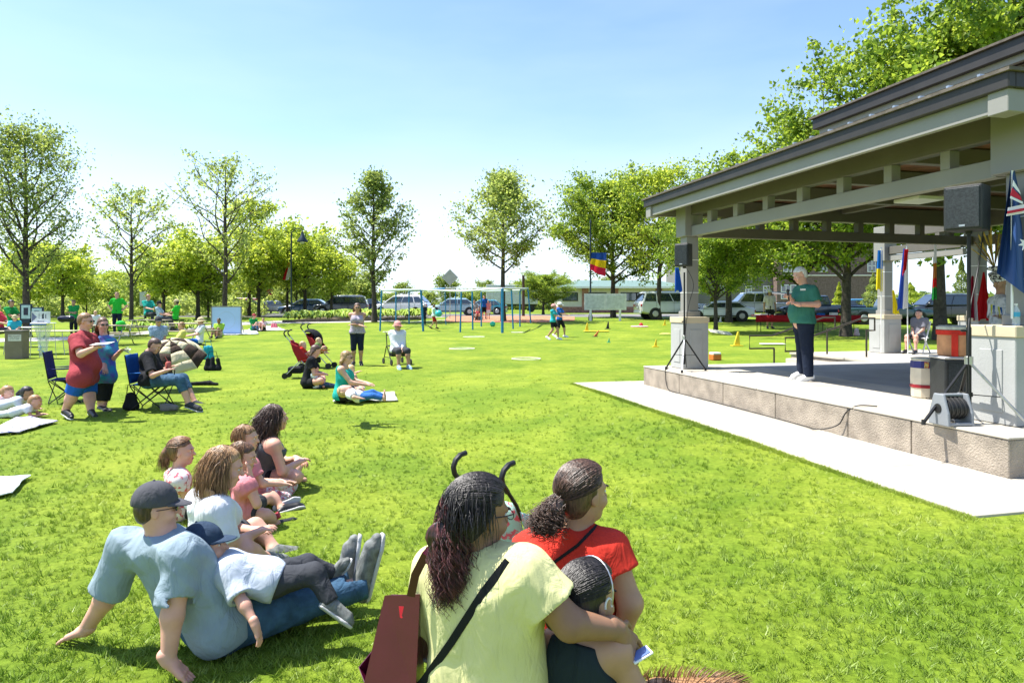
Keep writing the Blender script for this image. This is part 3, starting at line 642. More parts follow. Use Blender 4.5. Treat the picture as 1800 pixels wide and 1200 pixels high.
# ------------------------------------------------------------------ figures: smooth-blended volumes meshed with surface nets
def V3(*a): return np.array(a if len(a) > 1 else a[0], float)
def nrm(v): v = np.asarray(v, float); return v/(np.linalg.norm(v)+1e-9)
class Field:
    def __init__(s, res): s.res = res; s.p = []; s.sub = []
    def cone(s, a, b, ra, rb, k=.03): s.p.append(('c', V3(a), V3(b), ra, rb, k)); return s
    def ell(s, c, ax, r, k=.03): s.p.append(('e', V3(c), np.asarray(ax, float), V3(r), 0, k)); return s
    def ball(s, c, r, k=.03): return s.cone(c, V3(c)+1e-4, r, r, k)
    def op(s, fn): s.p.append(('op', fn, 0, 0, 0, 0)); return s
    def bounds(s):
        lo = np.full(3, 1e9); hi = -lo
        for t, a, b, r1, r2, k in s.p:
            if t == 'op': continue
            if t == 'c': l = np.minimum(a-r1, b-r2); h = np.maximum(a+r1, b+r2)
            else: R = float(np.max(r1)); l = a-R; h = a+R
            lo = np.minimum(lo, l); hi = np.maximum(hi, h)
        return lo-.03, hi+.03
    def evalp(s, pr, X, Y, Z):
        t, a, b, r1, r2, k = pr
        if t == 'c':
            d = b-a; L2 = d@d+1e-12; px, py, pz = X-a[0], Y-a[1], Z-a[2]
            h = np.clip((px*d[0]+py*d[1]+pz*d[2])/L2, 0, 1)
            return np.sqrt((px-h*d[0])**2+(py-h*d[1])**2+(pz-h*d[2])**2)-(r1+(r2-r1)*h)
        px, py, pz = X-a[0], Y-a[1], Z-a[2]; q = []
        for i in range(3): q.append((px*b[i][0]+py*b[i][1]+pz*b[i][2])/r1[i])
        k0 = np.sqrt(q[0]**2+q[1]**2+q[2]**2)+1e-6; k1 = np.sqrt((q[0]/r1[0])**2+(q[1]/r1[1])**2+(q[2]/r1[2])**2)+1e-6
        return k0*(k0-1)/k1
    def mesh(s, planes=(), disp=None, minz=None, cutf=None):
        res = s.res; lo, hi = s.bounds(); n = np.ceil((hi-lo)/res).astype(int)+1
        F = np.full(n, 1.0, np.float32); ax = [lo[i]+np.arange(n[i])*res for i in range(3)]
        def region(pr, pad):
            t, a, b, r1, r2, k = pr
            if t == 'c': l = np.minimum(a-r1, b-r2); h = np.maximum(a+r1, b+r2)
            else: R = float(np.max(r1)); l = a-R; h = a+R
            i0 = np.maximum(((l-pad-lo)/res).astype(int), 0); i1 = np.minimum(np.ceil((h+pad-lo)/res).astype(int)+1, n); return i0, i1
        for pr in s.p:
            if pr[0] == 'op':
                X, Y, Z = np.meshgrid(*ax, indexing='ij', sparse=True); F = np.maximum(F, pr[1](X, Y, Z).astype(np.float32)); continue
            k = pr[5]; i0, i1 = region(pr, k+2*res); sl = tuple(slice(i0[i], i1[i]) for i in range(3))
            X, Y, Z = ax[0][sl[0]][:, None, None], ax[1][sl[1]][None, :, None], ax[2][sl[2]][None, None]
            d = s.evalp(pr, X, Y, Z).astype(np.float32); f = F[sl]
            h = np.maximum(k-np.abs(d-f), 0)/max(k, 1e-6); F[sl] = np.minimum(d, f)-h*h*k*.25
        if disp is not None:
            I = np.nonzero(np.abs(F) < .035+res); F[I] += disp(ax[0][I[0]], ax[1][I[1]], ax[2][I[2]]).astype(np.float32)
        for pr in s.sub:
            i0, i1 = region(pr, 3*res); sl = tuple(slice(i0[i], i1[i]) for i in range(3))
            if any(i1 <= i0): continue
            X, Y, Z = ax[0][sl[0]][:, None, None], ax[1][sl[1]][None, :, None], ax[2][sl[2]][None, None]
            F[sl] = np.maximum(F[sl], -s.evalp(pr, X, Y, Z).astype(np.float32))
        for (q, nn) in planes:      # keep the side the normal points away from
            X, Y, Z = np.meshgrid(*ax, indexing='ij', sparse=True)
            F = np.maximum(F, ((X-q[0])*nn[0]+(Y-q[1])*nn[1]+(Z-q[2])*nn[2]).astype(np.float32))
        if cutf is not None:
            X, Y, Z = np.meshgrid(*ax, indexing='ij', sparse=True); F = np.maximum(F, cutf(X, Y, Z).astype(np.float32))
        if minz is not None: F = np.maximum(F, (minz-ax[2])[None, None].astype(np.float32))
        F[0] = F[-1] = 1; F[:, 0] = F[:, -1] = 1; F[:, :, 0] = F[:, :, -1] = 1
        return surface_nets(F, lo, res)
def surface_nets(F, lo, res):
    S = F < 0
    cor = [(i, j, k) for i in (0, 1) for j in (0, 1) for k in (0, 1)]; nx, ny, nz = F.shape
    cnt = np.zeros((nx-1, ny-1, nz-1), np.int8)
    for i, j, k in cor: cnt += S[i:nx-1+i, j:ny-1+j, k:nz-1+k]
    act = np.argwhere((cnt > 0) & (cnt < 8)); idx = np.full(cnt.shape, -1, np.int32); idx[tuple(act.T)] = np.arange(len(act))
    vals = np.stack([F[act[:, 0]+i, act[:, 1]+j, act[:, 2]+k] for i, j, k in cor], 1); C8 = np.array(cor, float)
    acc = np.zeros((len(act), 3)); w = np.zeros(len(act))
    for a in range(8):
        for b in range(a+1, 8):
            if np.abs(C8[a]-C8[b]).sum() != 1: continue
            va, vb = vals[:, a], vals[:, b]; m = (va < 0) != (vb < 0); t = np.where(m, va/np.where(m, va-vb, 1), 0)
            acc += m[:, None]*(C8[a]+t[:, None]*(C8[b]-C8[a])); w += m
    V = (act+acc/w[:, None])*res+lo
    Q = []
    for ax in range(3):
        o = [0, 0, 0]; o[ax] = 1; A = S[:nx-o[0], :ny-o[1], :nz-o[2]]; B = S[o[0]:, o[1]:, o[2]:]; e = np.argwhere(A != B)
        u, v = (ax+1) % 3, (ax+2) % 3; e = e[(e[:, u] > 0) & (e[:, v] > 0)]
        flip = ~A[tuple(e.T)]; du = np.zeros(3, int); du[u] = 1; dv = np.zeros(3, int); dv[v] = 1
        q = np.stack([idx[tuple((e-du-dv).T)], idx[tuple((e-dv).T)], idx[tuple(e.T)], idx[tuple((e-du).T)]], 1)
        q[flip] = q[flip][:, ::-1]; Q.append(q)
    Q = np.concatenate(Q); Q = Q[(Q >= 0).all(1)]
    return V, Q
def fold_noise(seed, amp, scale=1.0, dirv=(0, 0, 1)):
    """soft creases: warped ridges that run mostly along the cloth's own length"""
    rng = np.random.default_rng(seed); d = nrm(dirv); ks = []
    for i in range(7):
        k = rng.normal(0, 1, 3); k -= d*(k@d)*(.8 if i % 2 else -.2); k = nrm(k)*rng.uniform(16, 52)*scale; ks.append((k, rng.uniform(0, 6.28), nrm(rng.normal(0, 1, 3))*rng.uniform(6, 14)*scale, rng.uniform(0, 6), rng.uniform(.5, 1)))
    m = nrm(rng.normal(0, 1, 3))*9
    def f(X, Y, Z):
        s = 0
        for k, ph, w, pw, a in ks:
            v = np.sin((k[0]*X+k[1]*Y+k[2]*Z+ph+1.9*np.sin(w[0]*X+w[1]*Y+w[2]*Z+pw))*.5); s = s+a*(1-2*np.abs(v)**.8)
        return -amp*s/3.4*(.65+.5*np.sin(m[0]*X+m[1]*Y+m[2]*Z))
    return f
def ik(a, t, l1, l2, bend):
    a = V3(a); t = V3(t); d = t-a; L_ = np.linalg.norm(d); mx = (l1+l2)*.995
    if L_ > mx: t = a+d/L_*mx; d = t-a; L_ = mx
    u = d/L_; x = (l1*l1-l2*l2+L_*L_)/(2*L_); h = math.sqrt(max(l1*l1-x*x, 0)); b = V3(bend); b = nrm(b-u*(b@u))
    return a+u*x+b*h, t
def skin(tone):
    P = {'fair': (.60, .36, .26), 'pink': (.62, .34, .25), 'tan': (.42, .24, .15), 'brown': (.27, .145, .085), 'olive': (.46, .27, .17), 'pale': (.68, .45, .35)}
    c = P[tone]; return mat('skin_'+tone, c, .5, 0, .07, 14, .12, 160, spec=.35, sss=.12, bdist=.002)
def cloth(name, col, var=.08, rough=.85, ns=7, bump=.35, bs=240):
    if 'cloth_'+name in MATS: return MATS['cloth_'+name]
    m = mat('cloth_'+name, col, rough, 0, var, ns, bump, bs, spec=.15, bdist=.002); N = m.node_tree.nodes; L = m.node_tree.links
    bm = [n for n in N if n.type == 'BUMP'][0]; tc = [n for n in N if n.type == 'TEX_COORD'][0]
    mp = N.new('ShaderNodeMapping'); mp.inputs['Scale'].default_value = (1, 1, .45); n2 = N.new('ShaderNodeTexNoise'); n2.inputs['Scale'].default_value = 13; n2.inputs['Detail'].default_value = 3; n2.inputs['Distortion'].default_value = 1.2
    L.new(tc.outputs['Object'], mp.inputs[0]); L.new(mp.outputs[0], n2.inputs['Vector'])
    b2 = N.new('ShaderNodeBump'); b2.inputs['Strength'].default_value = .55; b2.inputs['Distance'].default_value = .03; L.new(n2.outputs['Fac'], b2.inputs['Height']); L.new(b2.outputs[0], bm.inputs['Normal'])
    return m
def hairm(name, col, col2=None):
    key = 'hair_'+name
    if key in MATS: return MATS[key]
    m = bpy.data.materials.new(key); m.use_nodes = True; N = m.node_tree.nodes; L = m.node_tree.links
    b = N['Principled BSDF']; b.inputs['Roughness'].default_value = .42; b.inputs['Specular IOR Level'].default_value = .5
    tc = N.new('ShaderNodeTexCoord'); mp = N.new('ShaderNodeMapping'); mp.inputs['Scale'].default_value = (1, 1, .16); L.new(tc.outputs['Object'], mp.inputs[0])
    no = N.new('ShaderNodeTexNoise'); no.inputs['Scale'].default_value = 90; no.inputs['Detail'].default_value = 4; L.new(mp.outputs[0], no.inputs['Vector'])
    r = N.new('ShaderNodeValToRGB'); r.color_ramp.elements[0].position = .35; r.color_ramp.elements[1].position = .68
    c2 = col2 if col2 else tuple(c*1.9 for c in col); r.color_ramp.elements[0].color = (*[c*.7 for c in col], 1); r.color_ramp.elements[1].color = (*c2, 1)
    g = N.new('ShaderNodeNewGeometry'); ad = N.new('ShaderNodeMath'); ad.operation = 'MULTIPLY_ADD'; ad.inputs[1].default_value = .25
    L.new(g.outputs['Random Per Island'], ad.inputs[0]); sb = N.new('ShaderNodeMath'); sb.operation = 'SUBTRACT'; sb.inputs[1].default_value = .12; L.new(no.outputs['Fac'], sb.inputs[0]); L.new(sb.outputs[0], ad.inputs[2])
    L.new(ad.outputs[0], r.inputs[0]); L.new(r.outputs[0], b.inputs['Base Color'])
    bm = N.new('ShaderNodeBump'); bm.inputs['Strength'].default_value = .8; bm.inputs['Distance'].default_value = .006; L.new(no.outputs['Fac'], bm.inputs['Height']); L.new(bm.outputs[0], b.inputs['Normal'])
    MATS[key] = m; return m
H_BLACK = hairm('black', (.012, .010, .010)); H_DARK = hairm('dark_brown', (.035, .02, .014), (.11, .06, .04)); H_BROWN = hairm('brown', (.10, .045, .02), (.27, .135, .06)); H_BLOND = hairm('blond', (.32, .20, .08), (.66, .46, .22))
H_GREY = hairm('grey', (.40, .39, .38), (.75, .74, .72)); H_WINE = hairm('black_wine', (.02, .009, .010), (.17, .05, .055)); H_LBR = hairm('light_brown', (.17, .085, .035), (.45, .26, .12))
DARKLENS = mat('dark_lens', (.01, .01, .012), .08, 0, .05, 5, spec=.9); EYEW = mat('eye_white', (.7, .68, .65), .3, 0, .02, 5); IRIS = mat('iris', (.03, .02, .015), .2, 0, .02, 5)
LIP = mat('lips', (.42, .16, .13), .45, 0, .05, 30)
SOLE = mat('shoe_sole', (.5, .5, .5), .7, 0, .1, 10)
def hand_prims(f, wr, d, up, size, curl=.35, side=1):
    """palm + four unequal fingers + thumb. d: direction of the hand, up: back of the hand, side: +1 thumb on the cross(d,up) side"""
    d = nrm(d); up = nrm(V3(up)-d*(V3(up)@d)); s = np.cross(d, up)*side; h = size
    f.cone(wr-d*.03*h, wr+d*.03*h, .027*h, .026*h, .015)
    for o in (-.026, 0, .026): f.cone(wr+s*o*.5*h+d*.01*h, wr+d*.085*h+s*o*h, .017*h, .0155*h, .012)
    for i, (o, L_) in enumerate(((.031, .068), (.011, .078), (-.010, .073), (-.030, .057))):
        p = wr+d*.09*h+s*o*h; dd = d+s*o*3; c = curl*(.8+.15*i); r = .0088*h
        for seg, fr in ((.45, .5), (.32, 1.2), (.23, 1.9)):
            e = nrm(dd*math.cos(c*fr)-up*math.sin(c*fr)); q = p+e*L_*seg*h; f.cone(p, q, r, r*.92, .004); p = q; r *= .93
    p = wr+s*.026*h+d*.02*h; q = p+nrm(s*.75+d*.7-up*.25)*.042*h; f.cone(p, q, .0125*h, .0105*h, .01); q2 = q+nrm(s*.25+d-up*.35*(.6+curl))*.032*h; f.cone(q, q2, .010*h, .0085*h, .004)
def person(label, J_, skin_t='fair', hair='short', hcol=None, shirt=None, sleeve=.45, pants=None, plen=1.0, shoes='shoe', shoem=None, fat=1.0, hs=1.0, res=.016, head_f=(1, 0, 0), head_u=(0, 0, 1),
           detail=1, hat=None, glasses=None, hem=.06, loose=.014, skirt=False, sock=None, hand_up=None, curl=.3, seed=1, group=None, belly=0, cutneck=.0, tank=False, female=False, strands=0, tail=None, beltline=.04, legr=1.0, armr=1.0, foldamp=None, name='person', torso_f=None, headscale=None):
    """J_: dict of world joints: pel, chest(optional), neck, head, shL, shR, elL, elR, wrL, wrR, knL, knR, anL, anR, toL, toR"""
    J_ = {k: V3(v) for k, v in J_.items()}
    pel, neck, head = J_['pel'], J_['neck'], J_['head']; shL, shR = J_['shL'], J_['shR']
    side = nrm(shR-shL); upv = nrm(neck-pel); fr = nrm(np.cross(upv, side))      # right x : facing = up x right
    if torso_f is not None: fr = nrm(torso_f)
    hipside = nrm(J_['hipR']-J_['hipL']) if 'hipL' in J_ else side
    hw = .085*hs*fat**.5; hipL = J_.get('hipL', pel-hipside*hw); hipR = J_.get('hipR', pel+hipside*hw)
    chest = J_.get('chest', pel+(neck-pel)*.62); waist = J_.get('waist', pel+(neck-pel)*.28)
    z0 = min(v[2] for v in J_.values()); root = V3(pel[0], pel[1], z0-.05)
    T = thing(name, label, 'person', tuple(root), 0, group)
    def finish(nm, VQ, m, par=T, smooth=True):
        V, Q = VQ; V = V-root; return link(nm, npmesh(nm, V, Q, smooth=smooth, mats=[m]), par)
    F = hs; ra = armr*F*fat**.35
    def torso(f, g=0.0, hip=True, k=.05):
        sw = np.linalg.norm(shR-shL)/2
        f.cone(shL+side*.02*F, shR-side*.02*F, .058*F*fat**.4+g, .058*F*fat**.4+g, k)
        for sgn in (-1, 1):
            f.cone(chest+side*sgn*sw*.42+upv*.06*F, waist+side*sgn*.055*F*fat, .098*F*fat**.7+g, .085*F*fat+g, k)
            f.cone(waist+side*sgn*.055*F*fat, (hipR if sgn > 0 else hipL)+upv*.02*F, .085*F*fat+g, .098*F*fat**.8+g, k)
            f.cone(neck-upv*.02*F, (shR if sgn > 0 else shL)-side*sgn*.03*F, .055*F+g*.7, .048*F*fat**.4+g, k)
        if female:
            for sgn in (-1, 1): f.ball(chest+side*sgn*.075*F+fr*.085*F*fat**.6+upv*.02*F, .068*F*fat**.6+g, .05)
        if belly: f.cone(chest+fr*.05*F-upv*.02*F, waist+fr*(.04+.05*belly)*F, .095*F*fat**.5+g, (.095+.045*belly)*F+g, .09); f.cone(waist+fr*(.04+.05*belly)*F, (hipL+hipR)/2+fr*.04*F, (.095+.045*belly)*F+g, .10*F*fat**.5+g, .08)
    def arm(f, s, g=0.0, upto=9, k=.025):
        sh, el, wr = J_['sh'+s], J_['el'+s], J_['wr'+s]; f.ball(sh, .056*ra+g, k)
        f.cone(sh, el, .050*ra+g, .040*ra+g, k)
        if upto > 1: f.cone(el, wr, .041*ra+g, .027*ra+g, k)
    def legs(f, s, g=0.0, k=.03, t0=0):
        h, kn, an = (hipL if s == 'L' else hipR), J_['kn'+s], J_['an'+s]; R = F*legr*fat**.6
        f.cone(h, kn, .088*R+g, .060*R+g, k); f.cone(kn, an, .058*R+g, .036*R+g, k)
        m_ = kn+(an-kn)*.3; 
        if detail: f.ball(m_-fr*.012*F*0, .056*R+g, .04)
    # ---- head frame
    hf = nrm(head_f); hu = nrm(V3(head_u)-hf*(V3(head_u)@hf)); hr = np.cross(hf, hu)
    A = [hf, hr, hu]; hp = lambda x, y, z: head+(hf*x+hr*y+hu*z)*HSC
    HSC = hs**.45 if hs < 1 else hs**.5
    if headscale: HSC = headscale
    def headf(f):
        E = lambda c, r, k=.02: f.ell(hp(*c), A, V3(r)*HSC, k)
        E((-.012, 0, .03), (.100, .077, .088)); E((.022, 0, -.04), (.066, .058, .072), .03); f.ball(hp(.058, 0, -.092), .024*HSC, .03)
        f.cone(hp(-.02, 0, -.06), neck-upv*.01, .054*HSC*fat**.3, .058*F*fat**.3, .03)
        if detail:
            f.cone(hp(.088, 0, .012), hp(.108, 0, -.026), .009*HSC, .0135*HSC, .012); E((.070, 0, .026), (.028, .055, .014), .015)
            for s_ in (-1, 1):
                E((-.004, s_*.077, -.006), (.019, .009, .031), .006); E((.060, s_*.038, -.032), (.028, .024, .024), .02)
            E((.078, 0, -.062), (.016, .026, .012), .012)
    # ---- body : one continuous mesh
    f = Field(res); torso(f, -.004); headf(f)
    for s_ in 'LR': arm(f, s_); legs(f, s_)
    fine = detail >= 2
    for s_ in 'LR':
        el, wr = J_['el'+s_], J_['wr'+s_]; hd = J_.get('hd'+s_, wr+(wr-el))-wr; hu_ = (hand_up or {}).get(s_, (0, 0, 1))
        sd = (1 if s_ == 'L' else -1)*(1 if not (hand_up or {}).get('flip'+s_) else -1)
        if not fine:
            d_ = nrm(hd)
            if res > .015: f.cone(wr, wr+d_*.14*F, .030*F, .018*F, .02)
            else: hand_prims(f, wr, hd, hu_, F*1.05, curl if not isinstance(curl, dict) else curl[s_], sd)
        fo = (J_.get('to'+s_) if 'to'+s_ in J_ else J_['an'+s_]+fr*.16*F); an = J_['an'+s_]; d_ = nrm(fo-an)
        f.cone(an-d_*.03*F, fo, .036*F, .026*F, .03)
    VQ = f.mesh()
    if fine:
        Vs, Qs = [VQ[0]], [VQ[1]]; off = len(VQ[0])
        for s_ in 'LR':
            el, wr = J_['el'+s_], J_['wr'+s_]; hd = J_.get('hd'+s_, wr+(wr-el))-wr; hu_ = (hand_up or {}).get(s_, (0, 0, 1)); sd = (1 if s_ == 'L' else -1)*(1 if not (hand_up or {}).get('flip'+s_) else -1)
            g = Field(.0038); g.cone(wr-nrm(wr-el)*.03*F, wr, .0285*ra, .0265*ra, .01); hand_prims(g, wr, hd, hu_, F*1.04, curl if not isinstance(curl, dict) else curl[s_], sd)
            v, q = g.mesh(); Vs.append(v); Qs.append(q+off); off += len(v)
        VQ = (np.concatenate(Vs), np.concatenate(Qs))
    body = finish('body', VQ, skin(skin_t))
    # ---- face
    if detail:
        def facepart(nm, m, prims, r=.0035):
            g = Field(r*HSC)
            for c, rr in prims: g.ell(hp(*c), A, V3(rr)*HSC, .002)
            return finish(nm, g.mesh(), m, body)
        if glasses != 'sun':
            for s_ in (-1, 1):
                facepart('eye', EYEW, [((.081, s_*.031, .006), (.008, .012, .0065))]); facepart('iris', IRIS, [((.0865, s_*.031, .006), (.0035, .0055, .0055))], .0025)
                facepart('eyebrow', hcol or H_BROWN, [((.093, s_*.031, .027), (.006, .019, .0045))])
        facepart('lips', LIP, [((.093, 0, -.062), (.006, .022, .0065))])
        if glasses:
            b = MB(); g_ = []
            for s_ in (-1, 1):
                if glasses == 'sun': facepart('lens', DARKLENS, [((.097, s_*.032, .006), (.008, .027, .019))])
                else: b.tube([Vector(hp(.104, s_*.032+.022*math.cos(t), .004+.016*math.sin(t))-root) for t in np.linspace(0, 6.28, 13)], .0016*HSC, 4)
                b.tube([Vector(hp(.100, s_*.058, .012)-root), Vector(hp(.05, s_*.078, .012)-root), Vector(hp(-.01, s_*.082, .010)-root)], .0022*HSC, 4)
            b.tube([Vector(hp(.103, -.02, .010)-root), Vector(hp(.108, 0, .013)-root), Vector(hp(.103, .02, .010)-root)], .0025*HSC, 4)
            b.build('glasses_frame', BLACK, body)
    # ---- hair
    if hair:
        f = Field(max(res*.7, .005) if detail else res); E = lambda c, r, k=.02: f.ell(hp(*c), A, V3(r)*HSC, k)
        g = .010 if hair != 'buzz' else .004
        E((-.016, 0, .036), (.106+g-.01, .079+g, .090+g))
        cuts = []
        if hair in ('short', 'buzz', 'curly', 'messy'):
            E((-.055, 0, -.01), (.06, .072, .07))
        if hair in ('long', 'bob', 'pony', 'bun', 'loose'):
            E((-.045, 0, -.01), (.068, .078, .085))
        if hair in ('long', 'loose', 'bob'):
            L_ = {'bob': .13, 'long': .36, 'loose': .28}[hair]; back = nrm(-hf+V3(0, 0, -.2)); dn = V3(0, 0, -1)
            p0 = hp(-.06, 0, -.02)
            for s_ in (-1, -.45, .15, .6, 1):
                a0 = hp(-.035-.03*(1-abs(s_)), s_*.066, -.01); e0 = a0+dn*L_*HSC*F**.5*(1 if abs(s_) < .9 else .85)+hr*s_*.03+back*.035
                f.cone(a0, (a0+e0)/2+back*.015, .036*HSC, .040*HSC, .02); f.cone((a0+e0)/2+back*.015, e0, .040*HSC, .018*HSC, .02)
        if hair == 'pony' or tail is not None:
            tp = tail or [(-.115, 0, .03), (-.15, 0, -.03), (-.15, 0, -.12)]
            tr_ = [.034, .040, .036, .014]; pts = [hp(*q) for q in tp]; rs = np.interp(np.linspace(0, 1, len(pts)), [0, .3, .7, 1], tr_)*HSC
            for i in range(len(pts)-1): f.cone(pts[i], pts[i+1], rs[i], rs[i+1], .01)
        if hair == 'bun': f.ball(hp(-.11, 0, .06), .042*HSC, .01)
        amp = {'curly': .010, 'messy': .006}.get(hair, .0035); d_ = fold_noise(seed+5, amp, 2.2 if hair != 'curly' else 3.0, hu)
        def cutf(X, Y, Z):
            x = ((X-head[0])*hf[0]+(Y-head[1])*hf[1]+(Z-head[2])*hf[2])/HSC; z = ((X-head[0])*hu[0]+(Y-head[1])*hu[1]+(Z-head[2])*hu[2])/HSC
            y = np.abs(((X-head[0])*hr[0]+(Y-head[1])*hr[1]+(Z-head[2])*hr[2])/HSC)
            c = (.82*x-.57*z-.022+ (y*.25)); c2 = np.minimum(x+.012, -z+.055) if hair not in ('long', 'loose', 'bob') else np.minimum(x-.012-0*y, -z+.05)
            c = np.maximum(c, c2)
            if hair in ('short', 'buzz', 'curly', 'messy'): c = np.maximum(c, -z-.065+0*x)
            # only trim close to the face
            return np.where(np.sqrt((x)**2+y**2+z**2) < .17, c, -1)*HSC
        ho = finish('hair', f.mesh(disp=d_, cutf=cutf), hcol or H_BROWN, body)
    # ---- shirt
    if shirt is not None:
        fa = foldamp if foldamp is not None else (.006 if detail else .005)
        f = Field(res); g = loose; ra_ = ra
        if not tank and sleeve > 0:
            for s_ in 'LR':
                sh, el, wr = J_['sh'+s_], J_['el'+s_], J_['wr'+s_]; rs_ = .056*ra+g
                if sleeve <= 1:
                    e = sh+(el-sh)*sleeve; u = nrm(el-sh); f.cone(sh, e+u*.02, rs_, (.052+.010*(1-sleeve))*ra+g*1.5, .025)
                    f.op(lambda X, Y, Z, e=e, u=u: np.where((X-e[0])**2+(Y-e[1])**2+(Z-e[2])**2 < (.16*F*fat**.3)**2, (X-e[0])*u[0]+(Y-e[1])*u[1]+(Z-e[2])*u[2], -1.))
                    if detail:
                        a_ = e-u*.03*F; rr = .045*ra+g*.5
                        f.op(lambda X, Y, Z, a_=a_, u=u, rr=rr: np.minimum(rr-np.sqrt(np.maximum(0, (X-a_[0])**2+(Y-a_[1])**2+(Z-a_[2])**2-((X-a_[0])*u[0]+(Y-a_[1])*u[1]+(Z-a_[2])*u[2])**2)), np.where((X-a_[0])**2+(Y-a_[1])**2+(Z-a_[2])**2 < (.14*F)**2, ((X-a_[0])*u[0]+(Y-a_[1])*u[1]+(Z-a_[2])*u[2]), -1.)))
                else:
                    f.cone(sh, el, rs_, .048*ra+g, .025); e = el+(wr-el)*(sleeve-1); f.cone(el, e, .048*ra+g, .036*ra+g, .02)
        torso(f, g, k=.05)
        f.cone(hipL, hipR, .098*F*fat**.8+g*1.3, .098*F*fat**.8+g*1.3, .05)
        hemq = pel-upv*hem*F
        planes = [(hemq, -upv)]
        nd = nrm((head-neck)+upv*.1)
        if not tank: f.sub.append(('c', neck+nd*(.028-cutneck)*F, neck+nd*.25, .058*F*fat**.3, .16*F, 0))
        else:
            planes.append((neck-upv*.035*F, nrm(upv+fr*.3)))
            for s_, sg in (('L', -1), ('R', 1)): planes.append((J_['sh'+s_]-side*sg*.035*F, nrm(side*sg+upv*.25)))
        cutf = None
        finish('shirt', f.mesh(planes=planes, disp=fold_noise(seed, fa, 1.0, upv), cutf=cutf), shirt, T)
    # ---- trousers, shorts, skirt
    if pants is not None:
        f = Field(res); g = max(loose*.8, .009); f.cone(hipL, hipR, .100*F*fat**.8+g*.6, .100*F*fat**.8+g*.6, .05); f.cone(waist-upv*.02*F+side*.03, pel, .082*F*fat+g*.4, .09*F*fat+g*.4, .05); f.cone(waist-upv*.02*F-side*.03, pel, .082*F*fat+g*.4, .09*F*fat+g*.4, .05)
        if belly: f.ball(waist+fr*(.04+.05*belly)*F-upv*.03, (.08+.04*belly)*F, .06)
        R = F*legr*fat**.6; ends = []
        for s_ in 'LR':
            h = hipL if s_ == 'L' else hipR; kn = J_['kn'+s_]; an = J_['an'+s_]
            if plen <= 1:
                e = h+(kn-h)*plen; f.cone(h, e, .092*R+g, (.092-.028*plen)*R+g*1.4, .03); ends.append((e, nrm(kn-h)))
            else:
                f.cone(h, kn, .092*R+g, .064*R+g, .03); e = kn+(an-kn)*(plen-1)*1.04; f.cone(kn, e, .062*R+g, (.058-.016*(plen-1))*R+g*1.2, .025); ends.append((e, nrm(an-kn)))
        if skirt: f.cone((hipL+hipR)/2, (ends[0][0]+ends[1][0])/2, .11*R, .10*R, .08)
        def cutf(X, Y, Z):
            out = np.float32(-1)+0*(X+Y+Z)
            for e, u in ends:
                al = (X-e[0])*u[0]+(Y-e[1])*u[1]+(Z-e[2])*u[2]; r2 = (X-e[0])**2+(Y-e[1])**2+(Z-e[2])**2
                out = np.where((r2 < (.17*R)**2) & (al > -.02), np.maximum(out, al), out)
            return out
        top = waist+upv*beltline*F*-1
        finish('trousers' if plen > 1.4 else 'shorts' if not skirt else 'skirt', f.mesh(planes=[(waist+upv*.02*F, upv)], disp=fold_noise(seed+2, .006 if detail else .005, 1.1, upv), cutf=cutf), pants, T)
    # ---- shoes
    if shoes:
        for s_ in 'LR':
            an = J_['an'+s_]; fo = J_.get('to'+s_, an+fr*.16*F); d_ = nrm(fo-an); kn = J_['kn'+s_]; sh_ = nrm(an-kn); dn = nrm(sh_-d_*(sh_@d_)) if np.linalg.norm(sh_-d_*(sh_@d_)) > .1 else V3(0, 0, -1)
            f = Field(max(res*.6, .006)); r = F
            heel = an-d_*.045*r+dn*.03*r; ball = fo+dn*.028*r
            f.cone(heel, ball, .036*r, .040*r, .02); f.cone(ball, ball+d_*.045*r, .038*r, .030*r, .02); f.cone(an+dn*.01*r, heel, .042*r, .038*r, .02); f.cone(an, ball-dn*.01*r, .040*r, .03*r, .02); f.cone(an, fo, .042*r*max(1, legr*fat**.3), .032*r, .02)
            so = finish('shoe', f.mesh(planes=[(an+dn*.062*r, dn), (an-dn*.06*r, -dn)]), shoem or BLACK, T)
            if detail:
                g = Field(max(res*.6, .006)); g.cone(heel+dn*.022*r, ball+dn*.022*r, .040*r, .044*r, .02); g.cone(ball+dn*.022*r, ball+d_*.048*r+dn*.018*r, .042*r, .033*r, .02)
                finish('sole', g.mesh(planes=[(an+dn*.068*r, dn), (an+dn*.046*r, -dn)]), SOLE, so)
            if sock:
                g = Field(max(res*.6, .007)); g.cone(an+(kn-an)*.05, an+(kn-an)*.25, .040*F*legr, .044*F*legr, .01); finish('sock', g.mesh(), sock, T)
    # ---- hat
    if hat:
        kind, hm_ = hat[0], hat[1]; f = Field(max(res*.6, .005)); E = lambda c, r, k=.015: f.ell(hp(*c), A, V3(r)*HSC, k)
        E((-.014, 0, .042), (.116, .092, .112))
        hb = None
        tilt = .05 if kind in ('cap', 'capback') else 0
        pl = [(hp(0, 0, .028), nrm(-hu-hf*tilt))]
        if kind == 'hat':
            g = f; 
        hatv = finish('crown' if kind == 'hat' else 'cap', f.mesh(planes=pl), hm_, T)
        # brim
        b = MB(); n_ = 14
        if kind == 'cap':
            dirs = 1; top = []; bot = []
            for i in range(n_+1):
                t = -1.15+2.3*i/n_; 
                for q, (ri, ro) in enumerate(((.088, .088),)):
                    pass
                inner = hp(.098*math.cos(t)-.004, .088*math.sin(t), .036); outer = hp(.10*math.cos(t)+.072*max(0, math.cos(t*1.25))**.6, .083*math.sin(t), .034-.030*max(0, math.cos(t*1.2))+.012*(1-abs(t)/1.15)); mid = (inner+outer)/2+hu*.006*HSC
                top += [inner, mid, outer]
            vs = [Vector(p_-root) for p_ in top]+[Vector(p_-root-hu*.004) for p_ in top]; m3 = len(top)
            fs = []
